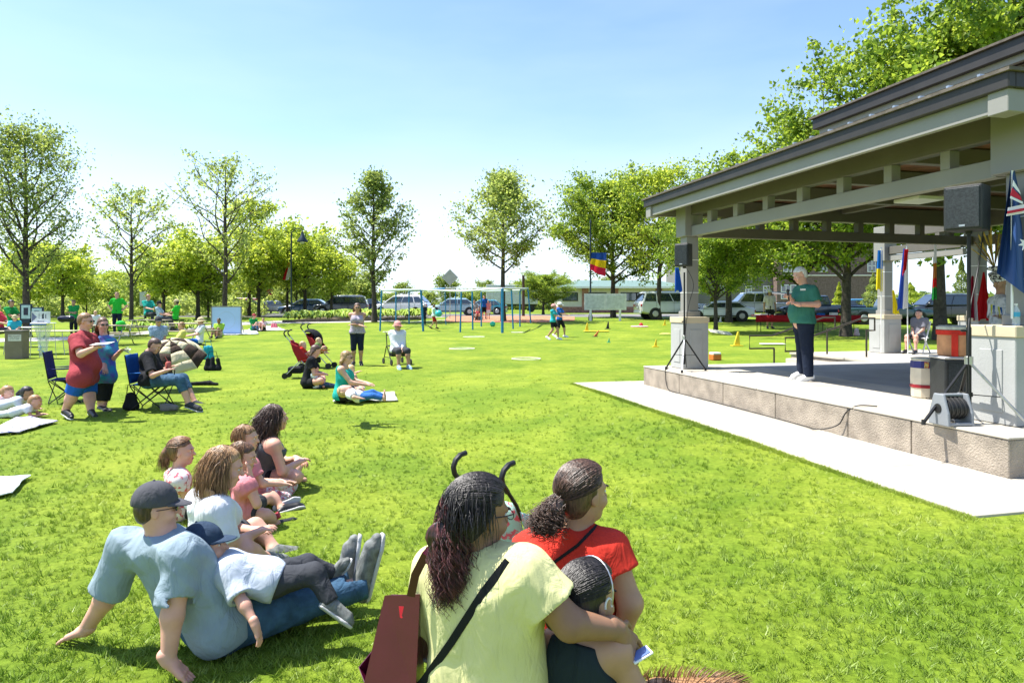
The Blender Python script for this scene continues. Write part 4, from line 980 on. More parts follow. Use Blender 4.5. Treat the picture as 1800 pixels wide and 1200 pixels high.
            for i in range(n_):
                for j in range(2):
                    a_ = i*3+j; fs.append((a_, a_+1, a_+4, a_+3)); fs.append((m3+a_, m3+a_+3, m3+a_+4, m3+a_+1))
                fs.append((i*3+2, m3+i*3+2, m3+i*3+5, i*3+5))
            b.add(vs, fs); b.build('visor', hat[2] if len(hat) > 2 else hm_, hatv, smooth=True)
            MB().ball(Vector(hp(-.014, 0, .155)-root), .007*HSC, 6).build('button', hm_, hatv)
        else:
            W = hat[2] if len(hat) > 2 and not isinstance(hat[2], bpy.types.Material) else .07; vs = []; fs = []; n_ = 28
            for i in range(n_):
                t = 2*math.pi*i/n_
                for rr, zz in ((0, .032), (W*.5, .026), (W, .014+.01*math.sin(2*t)), (W, .010+.01*math.sin(2*t)), (0, .026)):
                    vs.append(Vector(hp((.112+rr)*math.cos(t)-.012, (.092+rr)*math.sin(t), zz)-root))
            for i in range(n_):
                for j in range(4): a_ = i*5+j; c_ = ((i+1) % n_)*5+j; fs.append((a_, a_+1, c_+1, c_))
            b.add(vs, fs); b.build('brim', hm_, hatv, smooth=True)
    return T, body, dict(J=J_, head=head, A=A, HSC=HSC, root=root, hp=hp, upv=upv, side=side, fr=fr, finish=finish)
def strand_hair(T, root, strands, m, r=.0022, name='hair_locks', parent=None, n=3):
    segs = [(np.asarray(s)-root, np.linspace(r, r*.35, len(s))) for s in strands]; V, Q = tubes_np(segs, n)
    o = link(name, npmesh(name, V, Q, smooth=True, mats=[m]), parent or T); return o
# ---- ready poses
def rotz(v, a): c, s = math.cos(a), math.sin(a); return V3(v[0]*c-v[1]*s, v[0]*s+v[1]*c, v[2])
def pose(base, face, h=1.0, kind='stand', arms='down', lean=0.0, spread=.1, wide=1.0):
    """joints for a body of height h (1.0 = 1.75 m) at ground point base, facing angle face (radians, 0 = +X). local x forward, y left"""
    b = V3(*base); L = lambda x, y, z: b+rotz((x*h, y*h, z*h), face)
    P = {}; sw = .185*wide
    if kind in ('stand', 'walk'):
        st = .24 if kind == 'walk' else 0
        P.update(pel=L(0, 0, .93), neck=L(.02+lean, 0, 1.47), head=L(.045+lean*1.2, 0, 1.62), shL=L(lean, sw, 1.42), shR=L(lean, -sw, 1.42), hipL=L(0, .09, .92), hipR=L(0, -.09, .92),
                 knL=L(.03+st*.8, spread, .50), knR=L(.03-st*.1, -spread, .49), anL=L(st, spread, .09), anR=L(-st*1.1, -spread, .09+(.05 if st else 0)), toL=L(st+.15, spread+.03, .05), toR=L(.15-st*1.1, -spread-.03, .05))
        zs, cx = 1.42, lean
    elif kind == 'cross':
        P.update(pel=L(0, 0, .13), neck=L(.06+lean, 0, .66), head=L(.10+lean*1.3, 0, .81), shL=L(.03+lean, sw, .61), shR=L(.03+lean, -sw, .61), hipL=L(0, .09, .12), hipR=L(0, -.09, .12),
                 knL=L(.30, .33, .19), knR=L(.30, -.33, .19), anL=L(.36, -.10, .07), anR=L(.30, .12, .07), toL=L(.36, -.24, .05), toR=L(.30, .25, .05))
        zs, cx = .61, lean+.03
    elif kind == 'sitleg':     # on the ground, legs stretched forward
        P.update(pel=L(0, 0, .12), neck=L(-.10+lean, 0, .64), head=L(-.06+lean*1.2, 0, .80), shL=L(-.10+lean, sw, .60), shR=L(-.10+lean, -sw, .60), hipL=L(0, .09, .12), hipR=L(0, -.09, .12),
                 knL=L(.42, .13, .16), knR=L(.42, -.13, .16), anL=L(.82, .15, .08), anR=L(.82, -.13, .08), toL=L(.86, .17, .22), toR=L(.86, -.15, .22)); zs, cx = .6, lean-.1
    elif kind == 'knees':     # on the ground, knees drawn up
        P.update(pel=L(0, 0, .12), neck=L(-.02+lean, 0, .64), head=L(.03+lean*1.2, 0, .80), shL=L(-.03+lean, sw, .60), shR=L(-.03+lean, -sw, .60), hipL=L(0, .09, .12), hipR=L(0, -.09, .12),
                 knL=L(.36, .12, .44), knR=L(.36, -.12, .44), anL=L(.50, .13, .08), anR=L(.50, -.13, .08), toL=L(.66, .14, .05), toR=L(.66, -.14, .05)); zs, cx = .6, lean-.03
    elif kind == 'chair':
        P.update(pel=L(0, 0, .52), neck=L(-.08+lean, 0, 1.05), head=L(-.04+lean*1.2, 0, 1.20), shL=L(-.09+lean, sw, 1.0), shR=L(-.09+lean, -sw, 1.0), hipL=L(0, .09, .52), hipR=L(0, -.09, .52),
                 knL=L(.42, .13, .52), knR=L(.42, -.13, .52), anL=L(.48, .14, .10), anR=L(.46, -.14, .10), toL=L(.63, .15, .06), toR=L(.61, -.15, .06)); zs, cx = 1.0, lean-.09
    ch = {'down': ((.03, .26, -.56), (.03, -.26, -.56)), 'crossed': ((.24, -.10, -.27), (.22, .12, -.30)), 'belly': ((.24, .05, -.30), (.24, -.05, -.30)), 'hips': ((.02, .20, -.42), (.02, -.20, -.42)), 'lap': ((.30, .06, -.42), (.30, -.06, -.42)),
          'knees': ((.34, .16, -.28), (.34, -.16, -.28)), 'back': ((-.30, .22, -.56), (-.30, -.22, -.56)), 'point': ((.48, .22, -.04), (.20, -.10, -.40)), 'chin': ((.20, .10, .02), (.28, -.1, -.40)), 'up': ((.30, .12, -.12), (.30, -.12, -.12)), 'front': ((.42, .12, -.28), (.42, -.12, -.28)), 'floor': ((.30, .30, -.56), (.30, -.30, -.56))}[arms]
    for s_, o in zip('LR', ch):
        sh = P['sh'+s_]; t = L(cx+o[0], o[1]*wide, zs+o[2]); sg = 1 if s_ == 'L' else -1
        bd = rotz((-.7, sg*(1.2 if arms in ('hips', 'crossed', 'belly') else .35), -.5), face)
        if arms in ('back', 'floor'): bd = rotz((-.5, sg*.6, .3), face)
        P['el'+s_], P['wr'+s_] = ik(sh, t, .295*h, .255*h, bd)
    P['_f'] = rotz((1, 0, 0), face)
    return {k: v for k, v in P.items() if k != '_f'}
def fdir(a, dz=0): return V3(math.cos(a), math.sin(a), dz)
# ------------------------------------------------------------------ foreground people
GREYBLUE = cloth('heather_blue', (.25, .32, .37)); JEANS = cloth('jeans', (.045, .10, .17), .25, ns=14); CAPG = cloth('cap_grey', (.075, .075, .085)); CAPN = cloth('cap_navy', (.03, .05, .085))
WHITEC = cloth('white', (.68, .69, .72)); LGREY = cloth('light_grey', (.42, .47, .55)); CHAR = cloth('charcoal', (.045, .048, .055)); YELLOWC = cloth('pale_yellow', (.62, .59, .29), .06); REDC = cloth('red', (.52, .035, .022), .1)
BLACKC = cloth('black', (.014, .015, .018)); NAVY = cloth('navy', (.012, .018, .035)); TEAL = cloth('teal', (.02, .36, .30)); MAROON = cloth('maroon', (.30, .045, .055)); BLUEC = cloth('royal_blue', (.015, .10, .38))
PINKC = cloth('pink_print', (.62, .22, .24), ns=26); PINKC2 = mat('cloth_pink_white', (.70, .62, .62), .85, 0, .1, 30, .3, 200, col2=(.55, .10, .13), thresh=(.42, .5)); SHOEG = cloth('shoe_grey', (.17, .18, .17), .3, ns=30)
DKGREEN = cloth('dark_green_polo', (.04, .16, .115)); TANK = cloth('slate_tank', (.085, .10, .11)); WATCH = cloth('dark_slate', (.018, .028, .034))
K = Vector
def PJ(**k): return {n: J(*v) for n, v in k.items()}
man, mb, mi = person('man in grey cap and heather-blue t-shirt leaning back on his hands on the grass',
    PJ(pel=(366, 1090, 360), neck=(286, 942, 372), head=(277, 894, 374), shR=(322, 976, 384), shL=(222, 960, 366), elR=(303, 1082, 392), wrR=(296, 1160, 396), hdR=(334, 1194, 394), elL=(184, 1054, 364), wrL=(150, 1106, 360), hdL=(104, 1125, 355),
       hipR=(388, 1100, 364), hipL=(380, 1080, 350), knR=(522, 1062, 342), anR=(632, 1030, 330), toR=(650, 960, 330), knL=(520, 1040, 322), anL=(606, 1012, 318), toL=(612, 962, 318)),
    'pink', 'buzz', H_DARK, GREYBLUE, .85, JEANS, 2.06, headscale=.87, shoem=SHOEG, fat=1.27, res=.0072, detail=2, head_f=(.93, .34, .02), hat=('cap', CAPG), glasses='sun', hand_up={'L': (0, 0, 1), 'R': (0, 0, 1)}, curl=.12, hem=.11, loose=.022, seed=3, belly=.8, foldamp=.015, legr=1.1, armr=1.08, group='family watching on the grass at left')
boy, _, _ = person('small boy in navy baseball cap and pale blue t-shirt lying back against the reclining man',
    PJ(pel=(478, 1018, 358), neck=(386, 990, 362), head=(362, 964, 364), shR=(400, 1012, 370), shL=(394, 990, 346), elR=(430, 1064, 380), wrR=(448, 1096, 384), hdR=(458, 1126, 384), elL=(424, 990, 336), wrL=(450, 1000, 336),
       knR=(552, 1008, 358), anR=(584, 1062, 362), toR=(612, 1082, 362), knL=(540, 992, 338), anL=(586, 1008, 332), toL=(600, 990, 332)),
    'pink', 'short', H_LBR, LGREY, .75, CHAR, 1.9, shoem=SHOEG, hs=.62, res=.0068, detail=2, head_f=(.95, .15, .25), head_u=(-.3, 0, 1), hat=('cap', CAPN), hem=.06, loose=.016, seed=4, sock=WHITEC, torso_f=(.1, -.1, 1), headscale=.88, fat=1.1, group='family watching on the grass at left')
wom, wb, wi = person('woman in white t-shirt with long brown hair sitting behind the boy in navy cap',
    PJ(pel=(368, 976, 276), neck=(372, 872, 280), head=(396, 822, 281), shR=(384, 896, 290), shL=(350, 878, 262), elR=(398, 955, 290), wrR=(438, 942, 280), hdR=(462, 930, 278), elL=(418, 930, 262), wrL=(446, 932, 266), hdL=(468, 928, 270),
       knR=(432, 968, 284), anR=(470, 982, 272), toR=(500, 984, 268), knL=(448, 925, 252), anL=(486, 968, 256), toL=(520, 968, 252)),
    'pink', 'loose', H_LBR, WHITEC, .95, CHAR, .8, shoem=SHOEG, fat=1.0, res=.008, detail=1, head_f=(.93, .3, -.2), seed=6, loose=.022, hem=.09, foldamp=.013, female=True, curl=.5, group='family watching on the grass at left')
def drape(info, n, L_, spread=.055, back=(-.03, 0, 0), wave=.008, freq=16, seed=1, top=(-.02, 0, .07), fwd=0.0, tie=None, gather=.03, k=14, front=.35):
    """locks that start on the scalp and hang down; tie = head-frame point they pass through"""
    rng = np.random.default_rng(seed); hp, A = info['hp'], info['A']; out = []
    for i in range(n):
        th = rng.uniform(-2.7+front, 2.7-front)+math.pi; ph = rng.uniform(.15, 1.25)   # around the back of the head
        d = V3(math.cos(th)*math.sin(ph), math.sin(th)*math.sin(ph), math.cos(ph)); r = V3(.118, .091, .100)*(1+rng.uniform(-.02, .05))
        pts = [hp(*(d*r+V3(-.014, 0, .038)))]; p2 = d*r; ph2 = min(ph+.6, 1.65); d2 = V3(math.cos(th)*math.sin(ph2), math.sin(th)*math.sin(ph2), math.cos(ph2)); q = hp(*(d2*r*1.03+V3(-.014, 0, .038))); pts.append(q)
        if tie is not None: q = hp(*(V3(*tie)+rng.normal(0, .010, 3))); pts.append(q)
        ln = L_*rng.uniform(.7, 1.08); off = rng.normal(0, 1, 3)*V3(spread, spread, 0)*.5; ax = nrm(rng.normal(size=3)*V3(1, 1, .2)); phs = rng.uniform(0, 6.28); b_ = V3(*back)
        for t in np.linspace(.12, 1, k):
            w = wave*min(1, t*3); s = np.sin(freq*t*ln*3+phs); c = np.cos(freq*t*ln*3+phs)
            pts.append(q+V3(0, 0, -ln*t)+b_*math.sin(min(1, t*1.6)*1.57)+off*(gather+t if tie is not None else min(1, .4+t))+ax*w*s+np.cross(ax, V3(0, 0, 1))*w*c)
        # smooth
        P = np.array(pts); out.append(P)
    return out
strand_hair(wom, wi['root'], drape(wi, 900, .26, .04, (-.02, -.02, 0), .004, 6, 2, front=.75), H_LBR, .0021, parent=wb)
pink, kb_, ki_ = person('girl in pink top resting her chin on her hand, sitting beside the woman in white',
    PJ(pel=(432, 898, 229), neck=(424, 840, 230), head=(428, 804, 230), shR=(434, 854, 236), shL=(414, 846, 216), elR=(452, 886, 236), wrR=(440, 838, 234), hdR=(437, 818, 234), elL=(448, 888, 218), wrL=(474, 908, 226), hdL=(486, 916, 228), knR=(468, 905, 232), anR=(488, 922, 226), knL=(476, 872, 212), anL=(498, 894, 214)),
    'pink', 'short', H_BROWN, PINKC, .25, CHAR, .6, shoem=BLACK, hs=.72, res=.009, detail=1, head_f=(.97, .15, -.15), seed=8, headscale=.9, group='family watching on the grass at left')
brim = MB(); brim.tube([(0, 0, 0), (.07, 0, .01)], [.045, .05], 12, flat=.5); o = brim.build('maroon_cap', MAROON, None, smooth=True); o.location = J(476, 912, 228); o.rotation_euler = (0, -.3, .3); meta(o, 'maroon cap held low by the girl in the pink top', 'cap')
boyb, bb_, bi_ = person('boy in pink-and-white patterned trousers sitting left of the long-haired woman in slate top',
    PJ(pel=(446, 866, 207), neck=(430, 806, 207), head=(434, 771, 207), shR=(440, 818, 212), shL=(420, 812, 197), elR=(462, 850, 212), wrR=(490, 850, 209), elL=(450, 845, 198), wrL=(498, 845, 200), hdL=(514, 845, 200), knR=(500, 876, 206), anR=(490, 888, 212), knL=(512, 852, 194), anL=(500, 885, 200)),
    'fair', 'short', H_LBR, PINKC, .6, PINKC2, 1.6, shoem=BLACK, hs=.74, res=.009, detail=1, head_f=(.99, .05, .0), seed=9, headscale=.9, group='family watching on the grass at left')
dark, db, di = person('young woman in slate tank top with long dark wavy hair, sitting cross-legged',
    PJ(pel=(462, 838, 191), neck=(474, 768, 192), head=(484, 735, 192), shR=(482, 783, 198), shL=(468, 776, 180), elR=(496, 828, 198), wrR=(520, 815, 192), hdR=(532, 808, 190), elL=(500, 810, 182), wrL=(522, 806, 186), hdL=(534, 812, 188), knR=(520, 838, 196), anR=(505, 842, 185), knL=(520, 822, 178), anL=(512, 838, 188), toL=(530, 836, 188)),
    'pink', 'long', H_DARK, TANK, 0, BLACKC, .35, fat=.95, res=.009, detail=1, head_f=(.8, .6, .1), seed=10, tank=True, shoes=None, female=True, curl=.6, hem=.05)
strand_hair(dark, di['root'], drape(di, 800, .34, .06, (-.04, -.03, 0), .012, 14, 4, front=.6), H_DARK, .0024, parent=db)
pony, pb_, pi_ = person('girl with brown ponytail and red-flecked white top behind the grey-capped man',
    PJ(pel=(312, 895, 222), neck=(312, 828, 224), head=(320, 794, 224), shR=(318, 842, 230), shL=(304, 836, 212), elR=(330, 880, 228), wrR=(355, 890, 224), elL=(330, 872, 214), wrL=(352, 885, 216), knR=(350, 895, 224), anR=(340, 905, 222), knL=(352, 880, 208), anL=(345, 895, 212)),
    'pink', 'pony', H_BROWN, PINKC2, .45, CHAR, .8, hs=.76, res=.009, detail=1, head_f=(.98, .15, .02), seed=12, headscale=.87, tail=[(-.105, 0, .05), (-.135, 0, 0), (-.14, 0, -.06), (-.135, 0, -.12)])
def short_locks(info, T, par, m, n=420, L_=.055, seed=1, r=.0022):
    strand_hair(T, info['root'], drape(info, n, L_, .012, (-.004, 0, 0), .002, 6, seed, front=.9, k=4), m, r, parent=par)
short_locks(bi_, boyb, bb_, H_LBR, seed=3); short_locks(ki_, pink, kb_, H_BROWN, seed=4, L_=.07)
# yellow shirt woman
yel, yb, yi = person('woman in pale yellow t-shirt and glasses with long wine-tinted hair hugging a girl',
    PJ(pel=(842, 1262, 512), chest=(852, 1075, 520), waist=(852, 1180, 515), neck=(838, 972, 520), head=(843, 905, 520), shL=(768, 1002, 500), shR=(926, 1010, 545), elR=(1002, 1096, 552), wrR=(1084, 1106, 532), hdR=(1122, 1146, 524), elL=(738, 1130, 480), wrL=(800, 1170, 445),
       hipL=(800, 1268, 500), hipR=(895, 1272, 525), knL=(760, 1300, 420), knR=(950, 1310, 430), anL=(780, 1440, 440), anR=(940, 1440, 450), toL=(780, 1430, 400), toR=(940, 1430, 410)),
    'brown', None, H_WINE, YELLOWC, .62, JEANS, 1.9, fat=1.32, res=.0075, detail=2, head_f=(.80, .58, -.12), glasses='clear', seed=20, loose=.020, hem=.02, foldamp=.015, female=True, belly=.9, hand_up={'R': (.2, -.6, .7), 'L': (0, 0, 1)}, curl=.35, armr=1.12, group='women seated in the foreground')
def scalp(info, parent, m, seed=1, amp=.004):
    f = Field(.0055); A, hp, H = info['A'], info['hp'], info['HSC']; head, hf, hr, hu = info['head'], *A
    f.ell(hp(-.016, 0, .036), A, V3(.112, .086, .096)*H, .02); f.ell(hp(-.05, 0, -.012), A, V3(.066, .074, .082)*H, .02)
    def cutf(X, Y, Z):
        x = ((X-head[0])*hf[0]+(Y-head[1])*hf[1]+(Z-head[2])*hf[2])/H; z = ((X-head[0])*hu[0]+(Y-head[1])*hu[1]+(Z-head[2])*hu[2])/H; y = np.abs(((X-head[0])*hr[0]+(Y-head[1])*hr[1]+(Z-head[2])*hr[2])/H)
        return np.maximum(.82*x-.57*z-.022+y*.25, np.minimum(x-.004, -z+.045))*H
    return info['finish']('hair', f.mesh(disp=fold_noise(seed, amp, 2.5, hu), cutf=cutf), m, parent)
def combed(info, n, tie, seed=1, L_=.0, spread=.05, wave=.01, freq=15, back=(0, 0, 0), k=16, curl2=0.0, r=(.120, .093, .104), dn=(0, 0, -1)):
    """locks combed over the scalp to a tie point, then falling"""
    rng = np.random.default_rng(seed); hp = info['hp']; out = []; tv = V3(*tie)-V3(-.014, 0, .038)
    for i in range(n):
        th = rng.uniform(-1.9, 1.9) if rng.random() < .5 else rng.uniform(-math.pi, math.pi); ph = rng.uniform(.1, 1.45); d = V3(math.cos(th)*math.sin(ph), math.sin(th)*math.sin(ph), math.cos(ph))
        if d[0] > .3 and d[2] < .35+.4*d[0]: d[2] = .4+.5*d[0]; d = nrm(d)
        td = nrm(tv); R = V3(*r)*(1+rng.uniform(-.012, .03)); P = []
        for t in np.linspace(0, .96, 8):
            e = nrm(d*(1-t)+td*t); P.append(hp(*(e*R+V3(-.014, 0, .038))))
        if L_ > 0:
            q = hp(*(V3(*tie)+rng.normal(0, .012, 3))); P.append(q); ln = L_*rng.uniform(.55, 1.08); off = rng.normal(0, 1, 3)*V3(spread, spread*.7, .1*spread); ax = nrm(rng.normal(size=3)*V3(1, 1, .2)); phs = rng.uniform(0, 6.28); b_ = V3(*back); D = V3(*dn)
            for t in np.linspace(.08, 1, k):
                w = (wave+curl2*t)*min(1, t*3); a_ = freq*t*ln*6+phs
                P.append(q+D*ln*t+b_*math.sin(min(1, t*1.4)*1.57)+off*min(1, .25+t*1.1)+ax*w*math.sin(a_)+np.cross(ax, V3(0, 0, 1))*w*math.cos(a_))
        out.append(np.array(P))
    return out
strand_hair(pony, pi_['root'], combed(pi_, 500, (-.105, 0, .05), 15, 0), H_BROWN, .0022, 'hair_locks', pb_)
strand_hair(pony, pi_['root'], [p[8:] for p in combed(pi_, 260, (-.12, 0, .03), 16, .16, .022, .005, 9, (-.02, 0, 0), 10)], H_BROWN, .0022, 'hair_locks', pb_)
hh = scalp(yi, yb, H_BLACK, 3)
strand_hair(yel, yi['root'], combed(yi, 1100, (-.118, -.03, .045), 5, 0), H_BLACK, .0020, 'hair_locks', hh)
g = Field(.006)   # body of hair under the locks
g.cone(yi['hp'](-.105, -.02, -.0), yi['hp'](-.12, -.02, -.07), .022, .042, .02); g.cone(yi['hp'](-.13, -.02, -.06), yi['hp'](-.12, -.03, -.18), .052, .035, .03)
yi['finish']('hair', g.mesh(disp=fold_noise(31, .010, 2.2, (0, 0, 1))), H_WINE, hh)
strand_hair(yel, yi['root'], [p[8:] for p in combed(yi, 2200, (-.118, -.01, .03), 6, .30, .024, .006, 13, (.01, -.02, 0), 18, .008)], H_WINE, .0017, 'hair_locks', hh)
strand_hair(yel, yi['root'], drape(yi, 380, .12, .02, (-.0, -.02, 0), .005, 10, 9, front=1.0), H_BLACK, .0018, 'hair_locks', hh)
# red shirt woman
red, rb, ri = person('woman in red t-shirt with curly dark ponytail and thin crossbody strap, facing the stage',
    PJ(pel=(1012, 1200, 425), neck=(1008, 928, 430), head=(1026, 868, 431), shL=(948, 958, 418), shR=(1072, 966, 440), chest=(1010, 1010, 430), elL=(888, 1000, 402), wrL=(935, 1075, 385), elR=(1108, 1060, 448), wrR=(1088, 1132, 440), hdR=(1080, 1170, 430),
       hipL=(978, 1204, 415), hipR=(1050, 1208, 430), knL=(980, 1230, 350), knR=(1070, 1235, 355), anL=(980, 1290, 390), anR=(1060, 1290, 395)),
    'tan', None, H_DARK, REDC, .42, JEANS, 1.9, fat=1.12, res=.0075, detail=2, head_f=(.84, .54, .03), seed=23, loose=.016, hem=.03, foldamp=.013, female=True, armr=1.12, group='women seated in the foreground')
hh = scalp(ri, rb, H_DARK, 4)
strand_hair(red, ri['root'], combed(ri, 900, (-.118, 0, -.005), 7, 0), H_DARK, .0021, 'hair_locks', hh)
g = Field(.006); g.cone(ri['hp'](-.12, -.0, -.0), ri['hp'](-.155, .0, -.04), .032, .044, .02); g.cone(ri['hp'](-.155, .0, -.04), ri['hp'](-.155, .0, -.075), .044, .038, .02)
ri['finish']('hair', g.mesh(disp=fold_noise(32, .012, 3.2, (1, 0, 0))), H_DARK, hh)
strand_hair(red, ri['root'], [p[8:] for p in combed(ri, 900, (-.13, 0, -.01), 8, .115, .026, .010, 40, (-.05, -.03, 0), 14, .006)], H_DARK, .0019, 'hair_locks', hh)
# girl held by the yellow woman
girl, gb, gi = person('black-haired girl with white headband in dark slate top held by the woman in yellow',
    PJ(pel=(1010, 1290, 515), neck=(1018, 1108, 515), head=(1034, 1052, 515), shL=(972, 1136, 500), shR=(1082, 1142, 528), elL=(950, 1230, 480), wrL=(1000, 1270, 450), elR=(1118, 1215, 530), wrR=(1080, 1240, 480), hipL=(980, 1290, 505), hipR=(1046, 1292, 520), knL=(960, 1300, 440), knR=(1070, 1300, 440), anL=(960, 1400, 450), anR=(1060, 1400, 450)),
    'tan', None, H_BLACK, WATCH, 0, BLACKC, .9, hs=.82, res=.0075, detail=2, head_f=(.78, .62, -.1), seed=25, loose=.012, tank=True, fat=1.15, headscale=.96, armr=1.15)
hh = scalp(gi, gb, H_BLACK, 6)
strand_hair(girl, gi['root'], combed(gi, 900, (-.115, -.01, .01), 9, 0), H_BLACK, .0020, 'hair_locks', hh)
g = Field(.006); g.cone(gi['hp'](-.118, -.0, .01), gi['hp'](-.165, .0, -.005), .028, .042, .02); g.cone(gi['hp'](-.165, .0, -.005), gi['hp'](-.16, .0, -.05), .040, .03, .02)
gi['finish']('hair', g.mesh(disp=fold_noise(33, .005, 2.5, (0, 0, 1))), H_BLACK, hh)
b = MB(); b.tube([Vector(gi['hp'](.0+.05*math.cos(t*.5)*0+.02, .098*math.cos(t), .035+.110*math.sin(t))-gi['root']) for t in np.linspace(-.25, math.pi+.25, 18)], .0028, 5); b.build('headband', METAL, girl)
b = MB(); b.tube([Vector(gi['hp'](.012+.016*math.cos(t), .087, .005+.024*math.sin(t))-gi['root']) for t in np.linspace(-.3, 3.6, 10)], .0035, 5); b.build('hearing_aid_hook', WHITE, gb)
# low stools they sit on
for px, s, z, lab in ((845, 505, .06, 'low black folding stool under the woman in yellow'), (1012, 422, .06, 'low black folding stool under the woman in red'), (1012, 515, -.05, 'low black folding stool under the girl in the dark top')):
    X, Y = (px-900)/s, 1200/s; g0 = gz(X, Y); H = 1.48-(1290-540)/s if False else .22
    t = thing('folding_stool', lab, 'stool', (X, Y, g0)); h = {845: 1.48-(1262-540)/512-.115, 1012: 0}.get(px, 0)
    h = (1.48-(1262-540)/512 if px == 845 else 1.48-(1200-540)/425 if s == 422 else 1.48-(1290-540)/515)-.10-g0
    MB().box((0, 0, h), (.36, .30, .02)).build('seat', BLACKC, t, bevel=.006)
    for sx in (-1, 1):
        for sy in (-1, 1): MB().cyl((sx*.15, sy*.13, 0), (-sx*.15, sy*.13, h-.01), .009).build('leg', BLACKM, t)
# strap, bag
def strap(name, pts, w, t, m, parent, world=True):
    b = MB(); P = [Vector(p) for p in pts]
    for i in range(len(P)-1): pass
    b2 = MB(); vs = []
    for i, p in enumerate(P):
        d = (P[min(i+1, len(P)-1)]-P[max(i-1, 0)]).normalized(); n = (Vector((0, 0, CAMZ))-p).normalized(); s = d.cross(n).normalized(); vs += [p-s*w/2, p+s*w/2, p+s*w/2-n*t, p-s*w/2-n*t]
    fs = [];
    for i in range(len(P)-1):
        a = i*4
        for j in range(4): fs.append((a+j, a+(j+1) % 4, a+4+(j+1) % 4, a+4+j))
    b2.add(vs, fs); return b2.build(name, m, parent, world=world, smooth=True)
def drape_line(pts, objs, off=.006, n=24):
    """drop the points of a line onto the first body surface they meet from the camera side of the wearer"""
    dg = bpy.context.evaluated_depsgraph_get(); out = []; P = [Vector(p) for p in pts]; C0 = Vector((0, 0, CAMZ))
    for i in range(n+1):
        t = i/n*(len(P)-1); k = min(int(t), len(P)-2); p = P[k].lerp(P[k+1], t-k); d = (p-C0).normalized(); best = None
        for o in objs:
            M = o.matrix_world.inverted(); o0 = M @ (p-d*.5); dd = (M.to_3x3() @ d).normalized(); hit, loc, nor, _ = o.ray_cast(o0, dd)
            if hit:
                w = o.matrix_world @ loc; L_ = (w-(p-d*.5)).length
                if best is None or L_ < best[0]: best = (L_, w-d*off)
        out.append(best[1] if best and best[0] < .8 else p)
    return out
bpy.context.view_layer.update()
ysh = [c for c in yel.children if c.name.startswith('shirt')]
ln = drape_line([J(893, 985, 520), J(850, 1040, 540), J(792, 1130, 530), J(745, 1195, 520), J(720, 1225, 515)], ysh)
strap('crossbody_strap', ln, .026, .003, BLACKC, yel)
rsh = [c for c in red.children if c.name.startswith('shirt')]
strap('crossbody_strap', drape_line([J(1050, 922, 440), J(1015, 958, 445), J(960, 998, 440)], rsh), .012, .002, BLACKC, red)
# maroon tote bag
tote = thing('tote_bag', 'shiny maroon tote bag hanging at the left side of the woman in yellow', 'bag', J(700, 1230, 500))
BAGM = mat('maroon_vinyl', (.07, .004, .022), .3, 0, .15, 3, .15, 12, spec=.6)
q = [J(676, 1046, 500), J(738, 1044, 520), J(746, 1045, 480), J(688, 1044, 465), J(640, 1200, 500), J(730, 1225, 525), J(745, 1215, 475), J(668, 1200, 455)]
bm_ = MB(); bm_.add(q, [(0, 4, 5, 1), (1, 5, 6, 2), (2, 6, 7, 3), (3, 7, 4, 0), (4, 7, 6, 5)]); o = bm_.build('bag_body', BAGM, tote, world=True); sd = o.modifiers.new('s', 'SOLIDIFY'); sd.thickness = .004
bm_ = MB(); bm_.add([J(640, 1198, 498), J(630, 1172, 485), J(672, 1120, 480), J(668, 1200, 470)], [(0, 1, 2, 3)]); o = bm_.build('side_gusset', BAGM, tote, world=True); sd = o.modifiers.new('s', 'SOLIDIFY'); sd.thickness = .004
bm_ = MB(); c0 = J(716, 1078, 508); bm_.add([J(702, 1065, 509), J(730, 1064, 516), J(729, 1082, 517), J(718, 1092, 514), J(704, 1084, 510)], [(0, 1, 2, 3, 4)]); o = bm_.build('red_tag', mat('red_tag', (.5, .01, .03), .5), tote, world=True); sd = o.modifiers.new('s', 'SOLIDIFY'); sd.thickness = .003
strap('handle', [J(722, 1048, 524), J(730, 1010, 530), J(748, 975, 535), J(765, 955, 525)], .028, .004, BAGM, tote); strap('handle', [J(742, 1048, 500), J(748, 1010, 515), J(758, 975, 520), J(768, 958, 515)], .022, .004, BAGM, tote)
# ------------------------------------------------------------------ people further off
def stand_px(px, py, ptop, height=None):
    p = at(px, py); s = F_PX/p.y; return p, (py-ptop)/s
R_ = math.radians
# presenter on the stage : joints from the photograph
pf = WP(0, 0)
PS = 114.5
def PP(px, py, dy=0.0):
    v = J(px, py, PS); v.y += dy; v.x += dy*(px-CX)/F_PX; return v
pres, prb, pri = person('grey-haired man in dark green polo shirt speaking into a microphone on the stage',
    dict(pel=PP(1411, 566, .0), neck=PP(1413, 503, .0), head=PP(1406, 484), shL=PP(1404, 512, .20), shR=PP(1428, 512, -.19), elL=PP(1408, 540, .30), wrL=PP(1388, 524, -.16), hdL=PP(1385, 517, -.24), elR=PP(1437, 535, -.27), wrR=PP(1402, 535, -.33), hdR=PP(1386, 529, -.27),
         hipL=PP(1408, 568, .10), hipR=PP(1416, 568, -.10), knL=PP(1410, 612, .13), knR=PP(1419, 614, -.10), anL=PP(1409, 656, .12), anR=PP(1421, 659, -.12), toL=PP(1394, 662, .12), toR=PP(1405, 665, -.12)),
    'pink', 'short', H_GREY, DKGREEN, .82, NAVY, 2.0, shoem=WHITE, fat=1.2, res=.009, detail=2, head_f=(-.93, -.16, -.33), head_u=(-.3, 0, 1), belly=.65, seed=41, loose=.024, hem=.02, foldamp=.010, torso_f=(-1, -.2, 0), curl=.9, armr=1.08)
